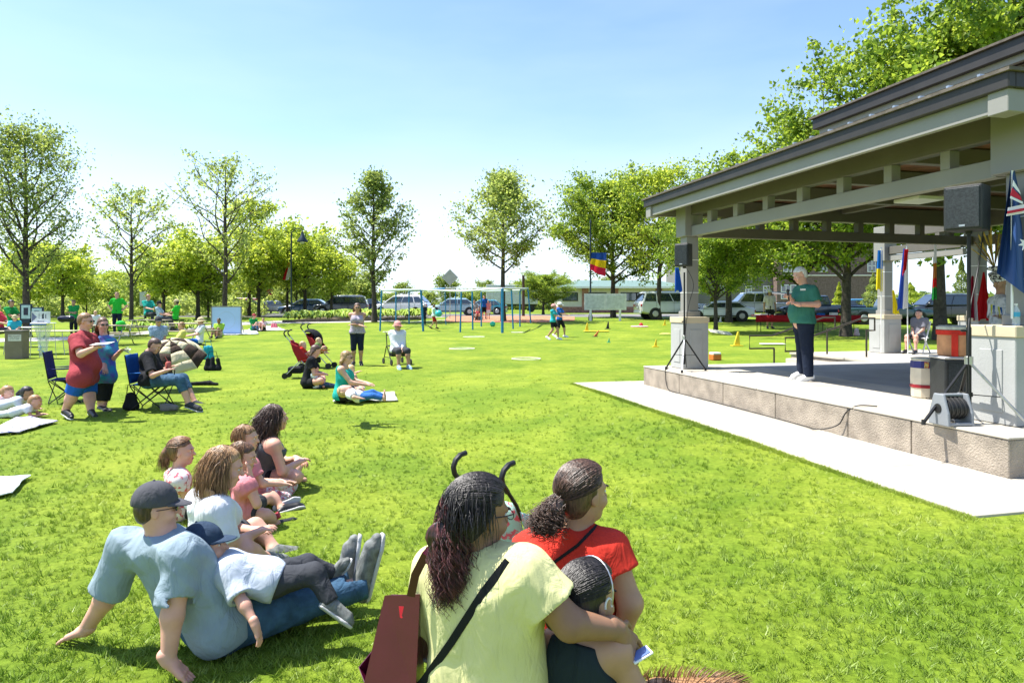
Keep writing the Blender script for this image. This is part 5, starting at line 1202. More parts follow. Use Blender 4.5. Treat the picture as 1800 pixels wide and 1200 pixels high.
b = MB(); b.tube([PP(1387, 529, -.27), PP(1385, 515, -.27)], [.012, .016], 8); b.ball(PP(1385, 512, -.27), .026, 8); o = b.build('microphone', BLACK, None, smooth=True); meta(o, 'black handheld microphone held by the grey-haired speaker', 'microphone')
b = MB(); b.box(PP(1411.5, 509.5, -.215), (.075, .012, .028)); b.build('name_badge', WHITE, pres, world=True)
# red shirt man + tie-dye woman
p, h = stand_px(148, 731, 552)
P = pose(p, R_(5), .95, 'walk', 'down', wide=1.1); s_ = F_PX/p.y
P.update(shR=J(133, 597, s_+3), shL=J(160, 596, s_-6), elR=J(142, 622, s_+5), wrR=J(165, 612, s_+5), hdR=J(182, 607, s_+5), elL=J(181, 625, s_-8), wrL=J(184, 645, s_-6), pel=J(147, 663, s_), neck=J(148, 583, s_), head=J(151, 565, s_), hipR=J(140, 665, s_+3), hipL=J(153, 665, s_-4),
         knR=J(128, 692, s_+3), anR=J(115, 722, s_+2), toR=J(125, 729, s_+4), knL=J(157, 693, s_-3), anL=J(160, 723, s_-2), toL=J(168, 731, s_))
rman, rmb, rmi = person('heavy man in maroon t-shirt and blue shorts walking with a paper in his hand', P, 'pink', 'short', H_LBR, MAROON, .8, BLUEC, .98, shoem=BLACK, fat=1.62, res=.012, detail=1, head_f=(1, .05, -.05), glasses='sun', belly=1.1, hem=.13, loose=.022, seed=50, foldamp=.010, legr=1.1, armr=1.15, torso_f=(1, -.2, 0), headscale=1.06)
b = MB(); b.prism([(-.14, 0), (.13, 0), (.14, .006), (-.14, .006)], .2); o = b.build('folded_paper', WHITE, None, loc=J(180, 604, s_+5)); o.rotation_euler = (.1, -.08, .1); meta(o, 'white folded paper held out by the man in maroon', 'paper')
TIEDYE = mat('cloth_tie_dye', (.03, .28, .42), .85, 0, .3, 9, .3, 200, col2=(.10, .10, .38), thresh=(.4, .6))
p2 = at(182, 722); s2 = F_PX/(p2.y+.25)
P = dict(pel=J(180, 662, s2), neck=J(183, 592, s2), head=J(181, 571, s2), shR=J(171, 604, s2), shL=J(196, 603, s2), elR=J(172, 634, s2), wrR=J(182, 640, s2), elL=J(199, 630, s2), wrL=J(212, 617, s2+3), hdL=J(220, 612, s2+4), knR=J(177, 690, s2), knL=J(186, 690, s2), anR=J(176, 716, s2), anL=J(182, 718, s2), toR=J(186, 721, s2+2), toL=J(194, 722, s2+2))
tied, _, _ = person('long-haired woman in blue tie-dye top and sunglasses walking beside the man in maroon', P, 'pink', 'loose', H_BROWN, TIEDYE, .5, BLACKC, 1.5, shoem=BLACK, fat=1.15, res=.012, detail=1, head_f=(.75, -.66, -.02), glasses='sun', hem=.18, loose=.03, seed=51, female=True, torso_f=(.8, -.6, 0), foldamp=.010)
b = MB(); rg = random.Random(3)
for i in range(9): b.tube([(0, 0, 0), (.10+rg.random()*.08, rg.uniform(-.06, .06), rg.uniform(-.08, .05))], [.012, .02], 5, flat=.3)
o = b.build('crumpled_papers', WHITE, None, loc=J(213, 614, s2+4)); meta(o, 'bunch of crumpled papers in the hand of the tie-dye woman', 'papers')
# man in black in a blue camp chair
cs = 103.0
P = dict(pel=J(262, 668, cs), neck=J(262, 618, cs), head=J(272, 608, cs+2), shR=J(258, 628, cs+4), shL=J(270, 624, cs-6), elR=J(268, 660, cs+6), wrR=J(290, 652, cs+6), hdR=J(302, 648, cs+5), elL=J(282, 652, cs-5), wrL=J(296, 646, cs-2), hdL=J(305, 643, cs-2), hipR=J(260, 670, cs+4), hipL=J(265, 668, cs-5),
         knR=J(316, 668, cs+4), knL=J(322, 664, cs-6), anR=J(332, 710, cs+4), anL=J(343, 707, cs-5), toR=J(350, 716, cs+5), toL=J(360, 712, cs-4))
musm, _, _ = person('man in black t-shirt and jeans eating in a blue folding camp chair', P, 'pink', 'short', H_DARK, BLACKC, .85, JEANS, 1.45, shoem=CHAR, fat=1.25, res=.011, detail=1, head_f=(.9, -.1, -.42), head_u=(.4, 0, 1), belly=.8, seed=53, loose=.02, sock=WHITEC, hem=.04, torso_f=(1, -.25, .1), foldamp=.009)
b = MB(); b.lathe([(.035, -.06), (.045, -.05), (.05, .05), (.03, .075)], (0, 0, 0), 10); b.tube([(0, 0, .06), (-.06, 0, .16)], .008, 6); o = b.build('drink_cup', mat('cup_red', (.5, .12, .1), .5), None, loc=J(296, 643, cs), smooth=True); meta(o, 'small red cup held by the man in the camp chair', 'cup')
# camp chair builder (folding quad chair)
def camp_chair(p, face, col, label, h=1.0, lb=True):
    t = thing('camp_chair', label, 'chair', p, face, 'folding camp chairs on the lawn'); r = .009
    for sx in (-.26, .24):
        for sy in (-.26, .26):
            MB().cyl((sx, sy, 0), (sx, -sy*.98, .40) if False else (-sx*.9, sy, .42), r, n=6).build('leg', BLACKM, t, smooth=True)
    for sy in (-.27, .27): MB().tube([(.24, sy, .02), (-.26, sy, .42), (-.34, sy, .92)], r, 6).build('back_post', BLACKM, t, smooth=True); MB().tube([(-.26, sy, .0), (.26, sy, .42), (.27, sy, .64)], r, 6).build('arm_post', BLACKM, t, smooth=True)
    for sx in (-.26, .26):
        MB().cyl((sx, -.26, .02), (sx, .26, .40), r, n=6).build('cross_brace', BLACKM, t); MB().cyl((sx, .26, .02), (sx, -.26, .40), r, n=6).build('cross_brace', BLACKM, t)
    def sheet(name, A, B, Cc, D, sag, m, n=6):
        V = []; A, B, Cc, D = map(Vector, (A, B, Cc, D))
        for i in range(n+1):
            for j in range(n+1):
                u, v = i/n, j/n; q = (A.lerp(B, u)).lerp(D.lerp(Cc, u), v); q = q+Vector(sag)*(math.sin(u*math.pi)*math.sin(v*math.pi)); V.append(q)
        q = [(i*(n+1)+j, (i+1)*(n+1)+j, (i+1)*(n+1)+j+1, i*(n+1)+j+1) for i in range(n) for j in range(n)]
        o = link(name, npmesh(name, [tuple(v) for v in V], q, smooth=True, mats=[m]), t); s = o.modifiers.new('s', 'SOLIDIFY'); s.thickness = .006; return o
    sheet('seat', (-.26, -.26, .42), (.26, -.26, .44), (.26, .26, .44), (-.26, .26, .42), (0, 0, -.07), col)
    sheet('backrest', (-.26, -.27, .44), (-.34, -.27, .92), (-.34, .27, .92), (-.26, .27, .44), (-.05, 0, 0), col)
    for sy in (-.27, .27): sheet('armrest', (-.29, sy-.04, .62), (.27, sy-.04, .64), (.27, sy+.04, .64), (-.29, sy+.04, .62), (0, 0, -.02), col)
    t.scale = (h, h, h); return t
CCB = cloth('chair_blue', (.02, .12, .42)); CCN = cloth('chair_navy', (.02, .02, .10)); CCR = cloth('chair_maroon', (.09, .03, .03))
pc = at(262, 716); pc = Vector((J(268, 700, cs).x, 1200/cs, 0)); pc.z = gz(pc.x, pc.y)
camp_chair(pc, .15, CCB, 'blue folding camp chair under the man in black', 1.0)
pc2 = at(122, 706); camp_chair(pc2, R_(20), CCN, 'dark navy folding camp chair behind the man in maroon', 1.0)
def handbag(px, py, s, label, m, w=.26, hgt=.26, d=.12, rz=0):
    p = at(px, py); t = thing('bag', label, 'bag', p, rz); f = Field(.014); f.cone((-w/2+.05, 0, .06), (w/2-.05, 0, .06), .06, .06, .03); f.cone((-w/2+.06, 0, .06), (-w/2+.08, 0, hgt-.06), .06, .05, .06); f.cone((w/2-.06, 0, .06), (w/2-.08, 0, hgt-.06), .06, .05, .06); f.cone((0, 0, .06), (0, 0, hgt-.04), .07, .05, .06)
    V, Q = f.mesh(disp=fold_noise(int(px), .008, 1.2)); link('bag_body', npmesh('bag_body', V, Q, smooth=True, mats=[m]), t); MB().tube([(-w*.3, 0, hgt-.03), (-w*.2, 0, hgt+.14), (w*.2, 0, hgt+.14), (w*.3, 0, hgt-.03)], .008, 6).build('handle', m, t, smooth=True); return t
handbag(230, 720, cs, 'small black bag with long handles beside the blue camp chair', BLACKC, .24, .28)
handbag(374, 651, 80, 'black backpack on the grass right of the striped umbrella', BLACKC, .42, .34)
o = link('black_jacket', npmesh('black_jacket', *(lambda f: f.mesh(disp=fold_noise(7, .02, 1.0)))(Field(.02).cone((-.25, 0, .03), (.1, .05, .04), .05, .06, .05).cone((.1, .05, .03), (.3, 0, .03), .05, .03, .05)), smooth=True, mats=[BLACKC]), None, loc=at(358, 677)); meta(o, 'black jacket dropped on the grass in front of the umbrella', 'jacket')
o = link('grey_bundle', npmesh('grey_bundle', *(lambda f: f.mesh(disp=fold_noise(9, .015, 1.4)))(Field(.016).cone((-.08, 0, .06), (.08, .02, .05), .08, .06, .05)), smooth=True, mats=[cloth('bundle_grey', (.22, .2, .18))]), None, loc=at(298, 722)); meta(o, 'crumpled grey bag on the grass under the camp chair sitter\'s legs', 'bag')
# mid-lawn group
def seat_px(px, pground): return at(px, pground)
p = at(540, 682); P = pose(p, R_(12), .95, 'cross', 'belly', lean=.06, wide=1.05); person('woman in black t-shirt sitting on the lawn in front of the strollers', P, 'pink', 'long', H_DARK, BLACKC, .6, BLACKC, .6, shoes=None, fat=1.15, res=.014, detail=1, head_f=fdir(R_(10), -.3), seed=61, female=True)
p = at(600, 706); P = pose(p, R_(2), .98, 'cross', 'front', lean=.0); person('woman in teal tank top and sunglasses sitting cross-legged on the lawn', P, 'fair', 'bob', H_BLOND, TEAL, 0, BLACKC, .6, shoes=None, res=.013, detail=1, head_f=fdir(R_(0), -.05), glasses='sun', seed=62, tank=True, female=True, hem=.08, loose=.03)
p = at(592, 690); p.y += .5; P = pose(p, R_(5), .62, 'knees', 'point'); person('fair-haired child in pink pointing towards the games', P, 'fair', 'short', H_BLOND, PINKC, .9, JEANS, 1.9, shoes='s', shoem=WHITE, hs=.66, res=.013, detail=1, head_f=fdir(R_(0)), seed=63, headscale=.86)
p = at(612, 690); P = pose(p, R_(-10), .55, 'cross', 'lap'); person('small girl in pink seated beside the woman in the teal tank top', P, 'fair', 'pony', H_BLOND, PINKC, .4, PINKC2, .9, shoes=None, hs=.6, res=.013, detail=1, head_f=fdir(R_(-20), -.4), seed=64, headscale=.85)
p = at(556, 683); P = pose(p, R_(15), .5, 'sitleg', 'lap'); person('toddler in jeans and white top on the lap of the woman in black', P, 'fair', 'buzz', H_BLOND, WHITEC, .9, JEANS, 1.8, shoes=None, hs=.52, res=.013, detail=1, head_f=fdir(R_(20), -.2), seed=65, headscale=.8)
p = at(645, 702); P = pose(p, R_(0), .6, 'sitleg', 'lap'); P2 = dict(pel=J(632, 697, 122), neck=J(614, 690, 122), head=J(606, 686, 122), shL=J(617, 688, 118), shR=J(617, 694, 125), elL=J(622, 694, 118), elR=J(622, 698, 126), wrL=J(630, 694, 118), wrR=J(630, 699, 126), knL=J(655, 690, 120), knR=J(655, 695, 124), anL=J(676, 697, 120), anR=J(676, 700, 124))
person('child in blue jeans lying on the pale blanket behind the teal woman', P2, 'fair', 'short', H_BLOND, WHITEC, .8, cloth('bright_jeans', (.03, .12, .36)), 1.8, shoes=None, hs=.6, res=.013, detail=0, head_f=(0, 0, 1), head_u=(-1, 0, 0), seed=66, headscale=.85, torso_f=(0, 0, 1))
def blanket(name, pts, m, label, thick=.012, wob=.012, n=14, seed=0):
    A, B, Cc, D = [Vector(at(*q)) if not isinstance(q, Vector) else q for q in pts]; V = []; rg_ = fold_noise(seed, wob, .6)
    for i in range(n+1):
        for j in range(n+1):
            u, v = i/n, j/n; q = A.lerp(B, u).lerp(D.lerp(Cc, u), v); e = .03*math.sin(u*9+seed)+.03*math.sin(v*8+seed*2); z = gz(q.x, q.y)+.03+float(abs(rg_(q.x, q.y, 0)))*2; V.append((q.x+e*(v-.5), q.y+e*(u-.5), z))
    q = [(i*(n+1)+j, (i+1)*(n+1)+j, (i+1)*(n+1)+j+1, i*(n+1)+j+1) for i in range(n) for j in range(n)]
    c = sum((Vector(v) for v in V), Vector())/len(V); o = link(name, npmesh(name, [tuple(Vector(v)-c) for v in V], q, smooth=True, mats=[m]), None, loc=c); s = o.modifiers.new('s', 'SOLIDIFY'); s.thickness = thick; return meta(o, label, 'blanket')
BLK1 = mat('blanket_pale', (.55, .55, .48), .9, 0, .15, 14, .3, 120); BLK2 = mat('blanket_patch', (.60, .55, .60), .9, 0, .3, 16, .3, 120, col2=(.12, .14, .35), thresh=(.42, .5)); BLK3 = mat('blanket_checks', (.6, .62, .62), .9, 0, .3, 12, .3, 120, col2=(.02, .12, .18), thresh=(.42, .5))
blanket('picnic_blanket', [(585, 708), (700, 706), (692, 692), (600, 693)], BLK1, 'pale blanket spread under the woman in the teal tank top')
o = blanket('white_towel', [(-40, 880), (22, 872), (48, 842), (-30, 842)], mat('towel_blue_white', (.72, .76, .82), .95, 0, .1, 10, .5, 150), 'white towel lying on the grass at the left edge of the lawn')
blanket('picnic_blanket', [(-30, 768), (34, 764), (98, 743), (30, 735)], BLK2, 'colourful patterned blanket under the children at the left edge')
# children lying at the left edge (feet out of frame to the left, heads towards the stage)
def lying(label, hx, hy, s, face, hs_, sk, hc, hair, top, bot, seed, length=.75, up=.10, hat=None):
    h = J(hx, hy, s); d = V3(math.cos(face), math.sin(face), 0); sd = V3(-d[1], d[0], 0); gr = gz(h.x, h.y); q = lambda x, y, z: V3(h.x, h.y, gr)+d*x*hs_+sd*y*hs_+V3(0, 0, z*hs_)
    P = dict(head=q(0, 0, .42), neck=q(-.09, 0, .30), shL=q(-.13, .16, .27), shR=q(-.13, -.16, .27), elL=q(-.02, .2, .05), elR=q(-.02, -.2, .05), wrL=q(.18, .10, .06), wrR=q(.18, -.10, .06), pel=q(-.55, 0, .13), knL=q(-.98, .1, .08), knR=q(-.98, -.1, .08), anL=q(-1.38, .12, .06), anR=q(-1.38, -.12, .06), toL=q(-1.5, .12, .04), toR=q(-1.5, -.12, .04))
    return person(label, P, sk, hair, hc, top, .6, bot, .9, shoes=None, hs=hs_*.98, res=.014, detail=1, head_f=tuple(d+V3(0, 0, -.15)), seed=seed, torso_f=(d[0]*.5, d[1]*.5, -1), headscale=.92, hem=.05)
AQUA = mat('cloth_aqua_stripe', (.62, .66, .75), .85, 0, .3, 5, .3, 200, col2=(.05, .42, .42), thresh=(.34, .4))
lying('dark-haired child in white and aqua top propped on the elbows at left edge', 48, 722, 107, R_(8), .72, 'tan', H_BLACK, 'pony', AQUA, AQUA, 71)
lying('fair child in lilac top lying on the blanket, cut by the left edge', 14, 722, 106, R_(5), .72, 'pink', H_LBR, 'pony', PINKC2, AQUA, 72)
lying('bald-looking baby raising its head behind the children at the left edge', 62, 704, 112, R_(10), .55, 'pink', H_LBR, 'buzz', WHITEC, WHITEC, 73)
# standing woman and seated old lady
p = at(628, 642); P = pose(p, R_(-80), .96, 'stand', 'crossed'); person('woman in lilac sleeveless top and dark shorts standing with folded arms', P, 'tan', 'bob', H_DARK, cloth('lilac_stripe', (.36, .32, .38), .25, ns=30), 0, NAVY, 1.18, shoem=BLACK, res=.014, detail=1, head_f=fdir(R_(-75)), glasses='sun', seed=81, tank=True, female=True, fat=1.1, hem=.03)
p = at(700, 646); P = pose(p, R_(-62), .92, 'chair', 'lap'); P = {k: v-V3(0, 0, .02) for k, v in P.items()}; person('elderly woman in white top and pink sun hat seated on a walking frame', P, 'tan', 'short', H_GREY, WHITEC, 1.8, CHAR, 1.2, shoem=cloth('pale_blue_shoe', (.3, .45, .55)), res=.014, detail=1, head_f=fdir(R_(-50)), glasses='sun', seed=82, hat=('hat', cloth('hat_pink', (.62, .28, .25)), .05), fat=1.2)
# rollator
def rollator(p, rz):
    t = thing('walking_frame', 'black wheeled walking frame with seat under the elderly woman in the pink hat', 'rollator', p, rz); m = BLACKM
    for sy in (-.27, .27):
        MB().tube([(.34, sy, .08), (-.05, sy, .50), (-.12, sy, .86), (-.22, sy, .88)], .013, 6).build('side_frame', m, t, smooth=True)
        MB().tube([(-.36, sy, .08), (-.10, sy, .50)], .013, 6).build('leg', m, t, smooth=True); MB().tube([(-.30, sy, .2), (.25, sy, .2)], .009, 6).build('brace', m, t)
        for x in (.34, -.36):
            w = MB(); w.cyl((x, sy-.015, .08), (x, sy+.015, .08), .08, n=14).build('wheel', RUBBER, t, smooth=True)
    MB().box((0, 0, .50), (.32, .44, .03)).build('seat', BLACK, t, bevel=.01); MB().tube([(-.12, -.27, .80), (-.22, 0, .80), (-.12, .27, .80)], .014, 6).build('backrest_bar', m, t, smooth=True)
    MB().box((.02, 0, .34), (.24, .38, .24)).build('pouch', BLACKC, t, bevel=.02)
rollator(at(698, 640), R_(-62)+math.pi*0)
# boys near the hoops
p = at(972, 597); P = pose(p, R_(-20), .86, 'walk', 'front'); person('child in turquoise t-shirt and white-pink cap walking across the games area', P, 'tan', 'short', H_LBR, cloth('turquoise', (.03, .36, .42)), .8, BLACKC, .7, shoem=WHITE, hs=.88, res=.016, detail=1, head_f=fdir(R_(0)), seed=83, hat=('cap', cloth('cap_pink', (.6, .3, .28))))
p = at(985, 594); p.y += .6; P = pose(p, R_(-25), .90, 'walk', 'front'); person('child in royal blue t-shirt and white cap walking beside the turquoise one', P, 'tan', 'short', H_LBR, BLUEC, .8, BLACKC, 1.0, shoem=WHITE, hs=.9, res=.016, detail=1, head_f=fdir(R_(0)), seed=84, hat=('cap', WHITEC))
# far small figures
def far_person(px, py, top, face, kind, arms, label, sk, hair, hc, shirt, pants, plen=1.9, k=1.0, **kw):
    p = at(px, py); s = F_PX/p.y; h = (py-top)/s/(1.78 if kind in ('stand', 'walk') else .95 if kind in ('cross', 'knees', 'sitleg') else 1.36)*k
    if kind == 'chair' and px < 1000 and px > 10:
        t_ = thing('stool', 'small dark folding stool under a visitor sitting near the tables or the swings', 'stool', p, R_(face), 'stools under seated visitors'); MB().box((0, 0, .40*h), (.34, .34, .03)).build('seat', BLACKC, t_)
        for sx in (-.14, .14):
            for sy in (-.14, .14): MB().cyl((sx, sy, 0), (sx, -sy, .39*h), .012, n=5).build('leg', BLACKM, t_)
    P = pose(p, R_(face), h, kind, arms); hs_ = h; kw.setdefault('headscale', max(.8, h)); return person(label, P, sk, hair, hc, shirt, .8, pants, plen, hs=hs_, res=.022, detail=0, head_f=fdir(R_(face), -.05), seed=abs(int(px))+7, **kw)
GREENT = cloth('bright_green', (.03, .48, .04), .05); GREEND = cloth('kelly_green', (.015, .26, .06))
far_person(206, 588, 512, -80, 'stand', 'hips', 'person in bright green t-shirt standing hand on hip by the picnic bench', 'pink', 'short', H_LBR, GREENT, NAVY)
far_person(130, 592, 526, -85, 'stand', 'crossed', 'person in kelly green t-shirt standing with folded arms under the big tree', 'tan', 'curly', H_BROWN, GREEND, BLACKC)
far_person(22, 592, 534, -10, 'chair', 'front', 'person in green seated at the display table by the left edge', 'tan', 'short', H_BLACK, GREEND, BLACKC, k=1.15)
far_person(-2, 612, 538, 0, 'chair', 'front', 'woman in red and white cut off by the left edge of the photograph', 'pink', 'short', H_BROWN, cloth('coral', (.6, .05, .08)), CHAR, k=1.1)
far_person(26, 622, 553, -60, 'stand', 'front', 'small child in turquoise and pale hat behind the recycling box', 'pink', 'short', H_BLOND, cloth('turquoise2', (.03, .36, .45)), CHAR, hat=('hat', cloth('straw', (.5, .42, .25)), .03))
far_person(168, 600, 545, -70, 'stand', 'down', 'blond child glimpsed behind the man in maroon', 'pink', 'short', H_BLOND, WHITEC, CHAR)
far_person(262, 574, 521, -30, 'chair', 'front', 'person in teal t-shirt leaning at the far picnic table', 'pink', 'short', H_BROWN, TEAL, CHAR, k=1.1)
far_person(282, 582, 533, 10, 'chair', 'front', 'person in pale blue with dark hat at the picnic table', 'pink', 'short', H_DARK, cloth('pale_blue', (.30, .42, .52)), CHAR, hat=('hat', BLACKC, .06), k=1.1)
far_person(308, 580, 530, 190, 'chair', 'front', 'person in bright green t-shirt seated at the right of the picnic table', 'tan', 'short', H_BLACK, GREENT, CHAR, k=1.1, hat=('cap', cloth('straw', (.5, .42, .25))))
far_person(279, 640, 555, -50, 'chair', 'lap', 'man in blue checked shirt and cap sitting behind the umbrella', 'tan', 'short', H_DARK, cloth('denim_check', (.22, .31, .42), .3, ns=40), CHAR, hat=('cap', CHAR), k=1.0)
far_person(316, 640, 564, -150, 'chair', 'front', 'person with light brown hair sitting behind the umbrella', 'pink', 'short', H_LBR, cloth('yellow_top', (.6, .55, .15)), CHAR)
far_person(350, 626, 560, 215, 'chair', 'front', 'person in broad straw hat bent over behind the umbrella', 'pink', 'short', H_LBR, WHITEC, BLUEC, hat=('hat', cloth('straw', (.5, .42, .25)), .09), k=1.05)
far_person(385, 594, 558, -90, 'knees', 'lap', 'child in lime green vest sitting before the whiteboard', 'brown', 'short', H_BLACK, cloth('lime', (.35, .58, .06)), PINKC2, .9)
far_person(446, 582, 551, -30, 'knees', 'lap', 'person in kelly green t-shirt and red cap sitting on the shaded blanket', 'pink', 'short', H_DARK, GREEND, JEANS, hat=('cap', MAROON))
far_person(463, 582, 558, -95, 'knees', 'lap', 'child in patterned pink top sitting on the shaded blanket', 'pink', 'short', H_LBR, PINKC2, BLACKC, .9)
far_person(745, 572, 533, -100, 'stand', 'down', 'child in navy with white cap behind the near swing post', 'pink', 'short', H_DARK, NAVY, NAVY, hat=('cap', WHITEC))
far_person(762, 578, 534, 20, 'walk', 'front', 'child in pale shirt and red shorts carrying a teal ball', 'tan', 'short', H_DARK, cloth('mint', (.45, .6, .52)), cloth('red_shorts', (.4, .02, .02)), .9)
far_person(851, 561, 518, -90, 'stand', 'down', 'adult in blue top standing behind the swings', 'pink', 'short', H_BLACK, BLUEC, BLACKC, 1.0)
far_person(858, 561, 527, -90, 'stand', 'down', 'child in pink top standing beside the adult in blue', 'pink', 'short', H_LBR, PINKC, WHITEC, .9)
far_person(834, 562, 526, -80, 'chair', 'lap', 'person in black and white seated at the edge of the swings', 'tan', 'short', H_BLACK, cloth('bw_print', (.3, .3, .3), .8, ns=40), BLACKC, .8)
far_person(842, 563, 540, -100, 'knees', 'lap', 'child sitting on the mulch by the swings', 'tan', 'short', H_DARK, MAROON, CHAR)
far_person(1353, 578, 508, -95, 'stand', 'down', 'person in white cap, pale t-shirt and black shorts by the red table', 'tan', 'bob', H_DARK, cloth('pale_pink', (.62, .56, .58)), BLACKC, .75, hat=('cap', WHITEC))
far_person(1526, 560, 503, -120, 'chair', 'front', 'person in dark clothing sitting in the dark green truck bed', 'tan', 'short', H_BLACK, BLACKC, BLACKC, k=.9)
# boy on folding chair at the rear of the pavilion
q = WP(9.15, 8.05, FZ); P = pose(q, R_(190), .80, 'chair', 'lap'); P = {k: v-V3(0, 0, .02) for k, v in P.items()}
def WPv(a, b, z): return V3(*WP(a, b, z))
P = pose(q, R_(215), .80, 'chair', 'lap')
person('boy in grey t-shirt sitting on a white folding chair between the rear piers', P, 'pink', 'short', H_BLACK, cloth('grey_tee', (.17, .17, .20)), .8, CHAR, 1.0, shoem=BLACK, hs=.82, res=.014, detail=1, head_f=fdir(R_(225)), seed=90)
t = thing('folding_chair', 'white folding chair under the boy in the grey t-shirt', 'chair', q, R_(215)); H = .38
MB().box((.02, 0, H), (.36, .36, .025)).build('seat', WHITE, t, bevel=.008); MB().box((-.20, 0, .68), (.02, .38, .2)).build('backrest', WHITE, t, bevel=.008)
for sy in (-.19, .19):
    MB().bar((.20, sy, 0), (-.21, sy, .78), .03, .018).build('leg', WHITE, t); MB().bar((-.20, sy, 0), (.12, sy, H), .03, .018).build('leg', WHITE, t); 
MB().bar((.16, -.19, .1), (.16, .19, .1), .02, .02).build('stretcher', WHITE, t)
# dancer with feather headdress behind the near pier
ds = 118.0
P = dict(pel=J(1755, 585, ds), neck=J(1758, 520, ds), head=J(1757, 496, ds), shR=J(1770, 530, ds+3), shL=J(1746, 530, ds-4), elR=J(1775, 560, ds+3), wrR=J(1758, 556, ds+5), elL=J(1744, 560, ds-3), wrL=J(1752, 550, ds), knL=J(1750, 620, ds), knR=J(1762, 620, ds), anL=J(1750, 655, ds), anR=J(1764, 655, ds), toL=J(1742, 660, ds), toR=J(1752, 662, ds))
DANCE = mat('cloth_dance', (.62, .63, .66), .8, 0, .4, 18, .4, 100, col2=(.35, .38, .42), thresh=(.4, .55))
dn, dnb, dni = person('dancer with a fan of tall golden feathers on his head standing behind the near pier', P, 'tan', 'short', H_BLACK, DANCE, .95, WHITEC, 1.9, res=.012, detail=1, head_f=(-.85, -.35, -.35), seed=93, torso_f=(-.9, -.3, 0))
hpd = dni['hp']; b = MB(); b.tube([Vector(hpd(-.01, 0, .035)-dni['root']), Vector(hpd(-.01, 0, .15)-dni['root'])], [.108, .125], 18); b.build('headband', mat('bw_embroidery', (.7, .7, .7), .7, 0, .1, 30, col2=(.02, .02, .025), thresh=(.46, .5)), dn, smooth=True)
b = MB(); b.tube([Vector(hpd(-.14, 0, .13)-dni['root']), Vector(hpd(.06, 0, .24)-dni['root'])], [.10, .10], 14, flat=.4); b.build('crest_plate', MATS['bw_embroidery'], dn, smooth=True)
GOLD = mat('golden_feather', (.50, .36, .07), .6, 0, .3, 20, transl=.2); BROWNF = mat('brown_barred_feather', (.16, .11, .06), .7, 0, .6, 60)
base = J(1748, 470, ds)-Vector(dni['root'])
for i, (ex, ey) in enumerate(((1706, 436), (1712, 424), (1720, 412), (1727, 404), (1734, 372), (1742, 398), (1749, 404), (1757, 408), (1764, 416), (1722, 428), (1738, 410))):
    e = J(ex, ey, ds+(i % 3)-1)-Vector(dni['root']); mid = base.lerp(e, .5)+Vector((0, (i % 3-1)*.03, 0)); b = MB(); b.tube([base, mid, e.lerp(mid, .1), e], [.006, .020, .017, .002], 6, flat=.25); b.build('feather', BROWNF if i in (1, 4, 6, 8) else GOLD, dn, smooth=True)
for k in range(7):
    p_ = J(1739+k*4, 534+k*1.2, ds+6)-Vector(dni['root']); b = MB(); b.tube([p_, p_+Vector((-.03+.01*k, -.02, -.16))], [.02, .003], 5, flat=.3); b.build('chest_feather', [WHITE, mat('yellow_ribbon', (.6, .6, .05)), BLUEC][k % 3], dn)
# drummer bent behind the drum
P = dict(pel=J(1690, 610, 108), neck=J(1668, 585, 112), head=J(1664, 592, 114), shR=J(1680, 582, 114), shL=J(1664, 588, 106), elR=J(1690, 606, 116), wrR=J(1684, 618, 116), elL=J(1662, 605, 108), wrL=J(1668, 618, 110), knL=J(1700, 640, 106), knR=J(1704, 640, 110), anL=J(1700, 668, 106), anR=J(1706, 668, 110), toL=J(1690, 670, 108), toR=J(1694, 672, 112))
person('person in black with a colourful striped headwrap bent down behind the drums', P, 'tan', 'short', H_BLACK, BLACKC, 1.8, BLACKC, 1.9, res=.014, detail=1, head_f=(-.8, -.2, -.7), head_u=(-.5, -.3, 1), seed=95, hat=('hat', mat('cloth_wrap', (.5, .45, .2), .8, 0, .5, 25, col2=(.02, .2, .22), thresh=(.45, .52)), .01))
# ------------------------------------------------------------------ stage equipment
def local(t, v):     # world point -> local point of a thing
    M = Matrix.Translation(t.location) @ t.rotation_euler.to_matrix().to_4x4(); return M.inverted() @ Vector(v)
SPK = mat('speaker_black', (.016, .018, .018), .55, 0, .2, 10, .2, 150); GRILL = mat('speaker_grille', (.03, .035, .037), .4, .4, .3, 60, .4, 300)
def tripod(base, H, lab, rz=0, spread=.42, hub=.62, r=.018):
    t = thing('speaker_stand', lab, 'stand', base, rz); b = MB(); b.cyl((0, 0, .12), (0, 0, hub*1.5), r*1.15); b.build('outer_tube', BLACKM, t, smooth=True); MB().cyl((0, 0, hub), (0, 0, H), r*.85).build('pole', BLACKM, t, smooth=True)
    MB().cyl((0, 0, hub-.05), (0, 0, hub+.03), r*1.9).build('collar', METAL, t, bevel=.003, smooth=True); MB().cyl((0, 0, .26), (0, 0, .30), r*1.7).build('collar', BLACKM, t, smooth=True); MB().cyl((r, 0, hub*1.45), (r+.05, 0, hub*1.45), .012).build('knob', BLACK, t)
    for k in range(3):
        a = math.radians(k*120+20); d = Vector((math.cos(a), math.sin(a), 0)); lg = MB().bar(Vector((0, 0, hub-.02)), d*spread+Vector((0, 0, .02)), .028, .022).build('leg', METAL if k == 1 else BLACKM, t, bevel=.003)
        MB().cyl(d*spread*1.0+Vector((0, 0, .0)), d*spread+Vector((0, 0, .05)), .02, n=8).build('rubber_foot', RUBBER, t); MB().bar(Vector((0, 0, .28)), d*spread*.58+Vector((0, 0, .28)), .016, .008).build('brace', BLACKM, t)
    return t
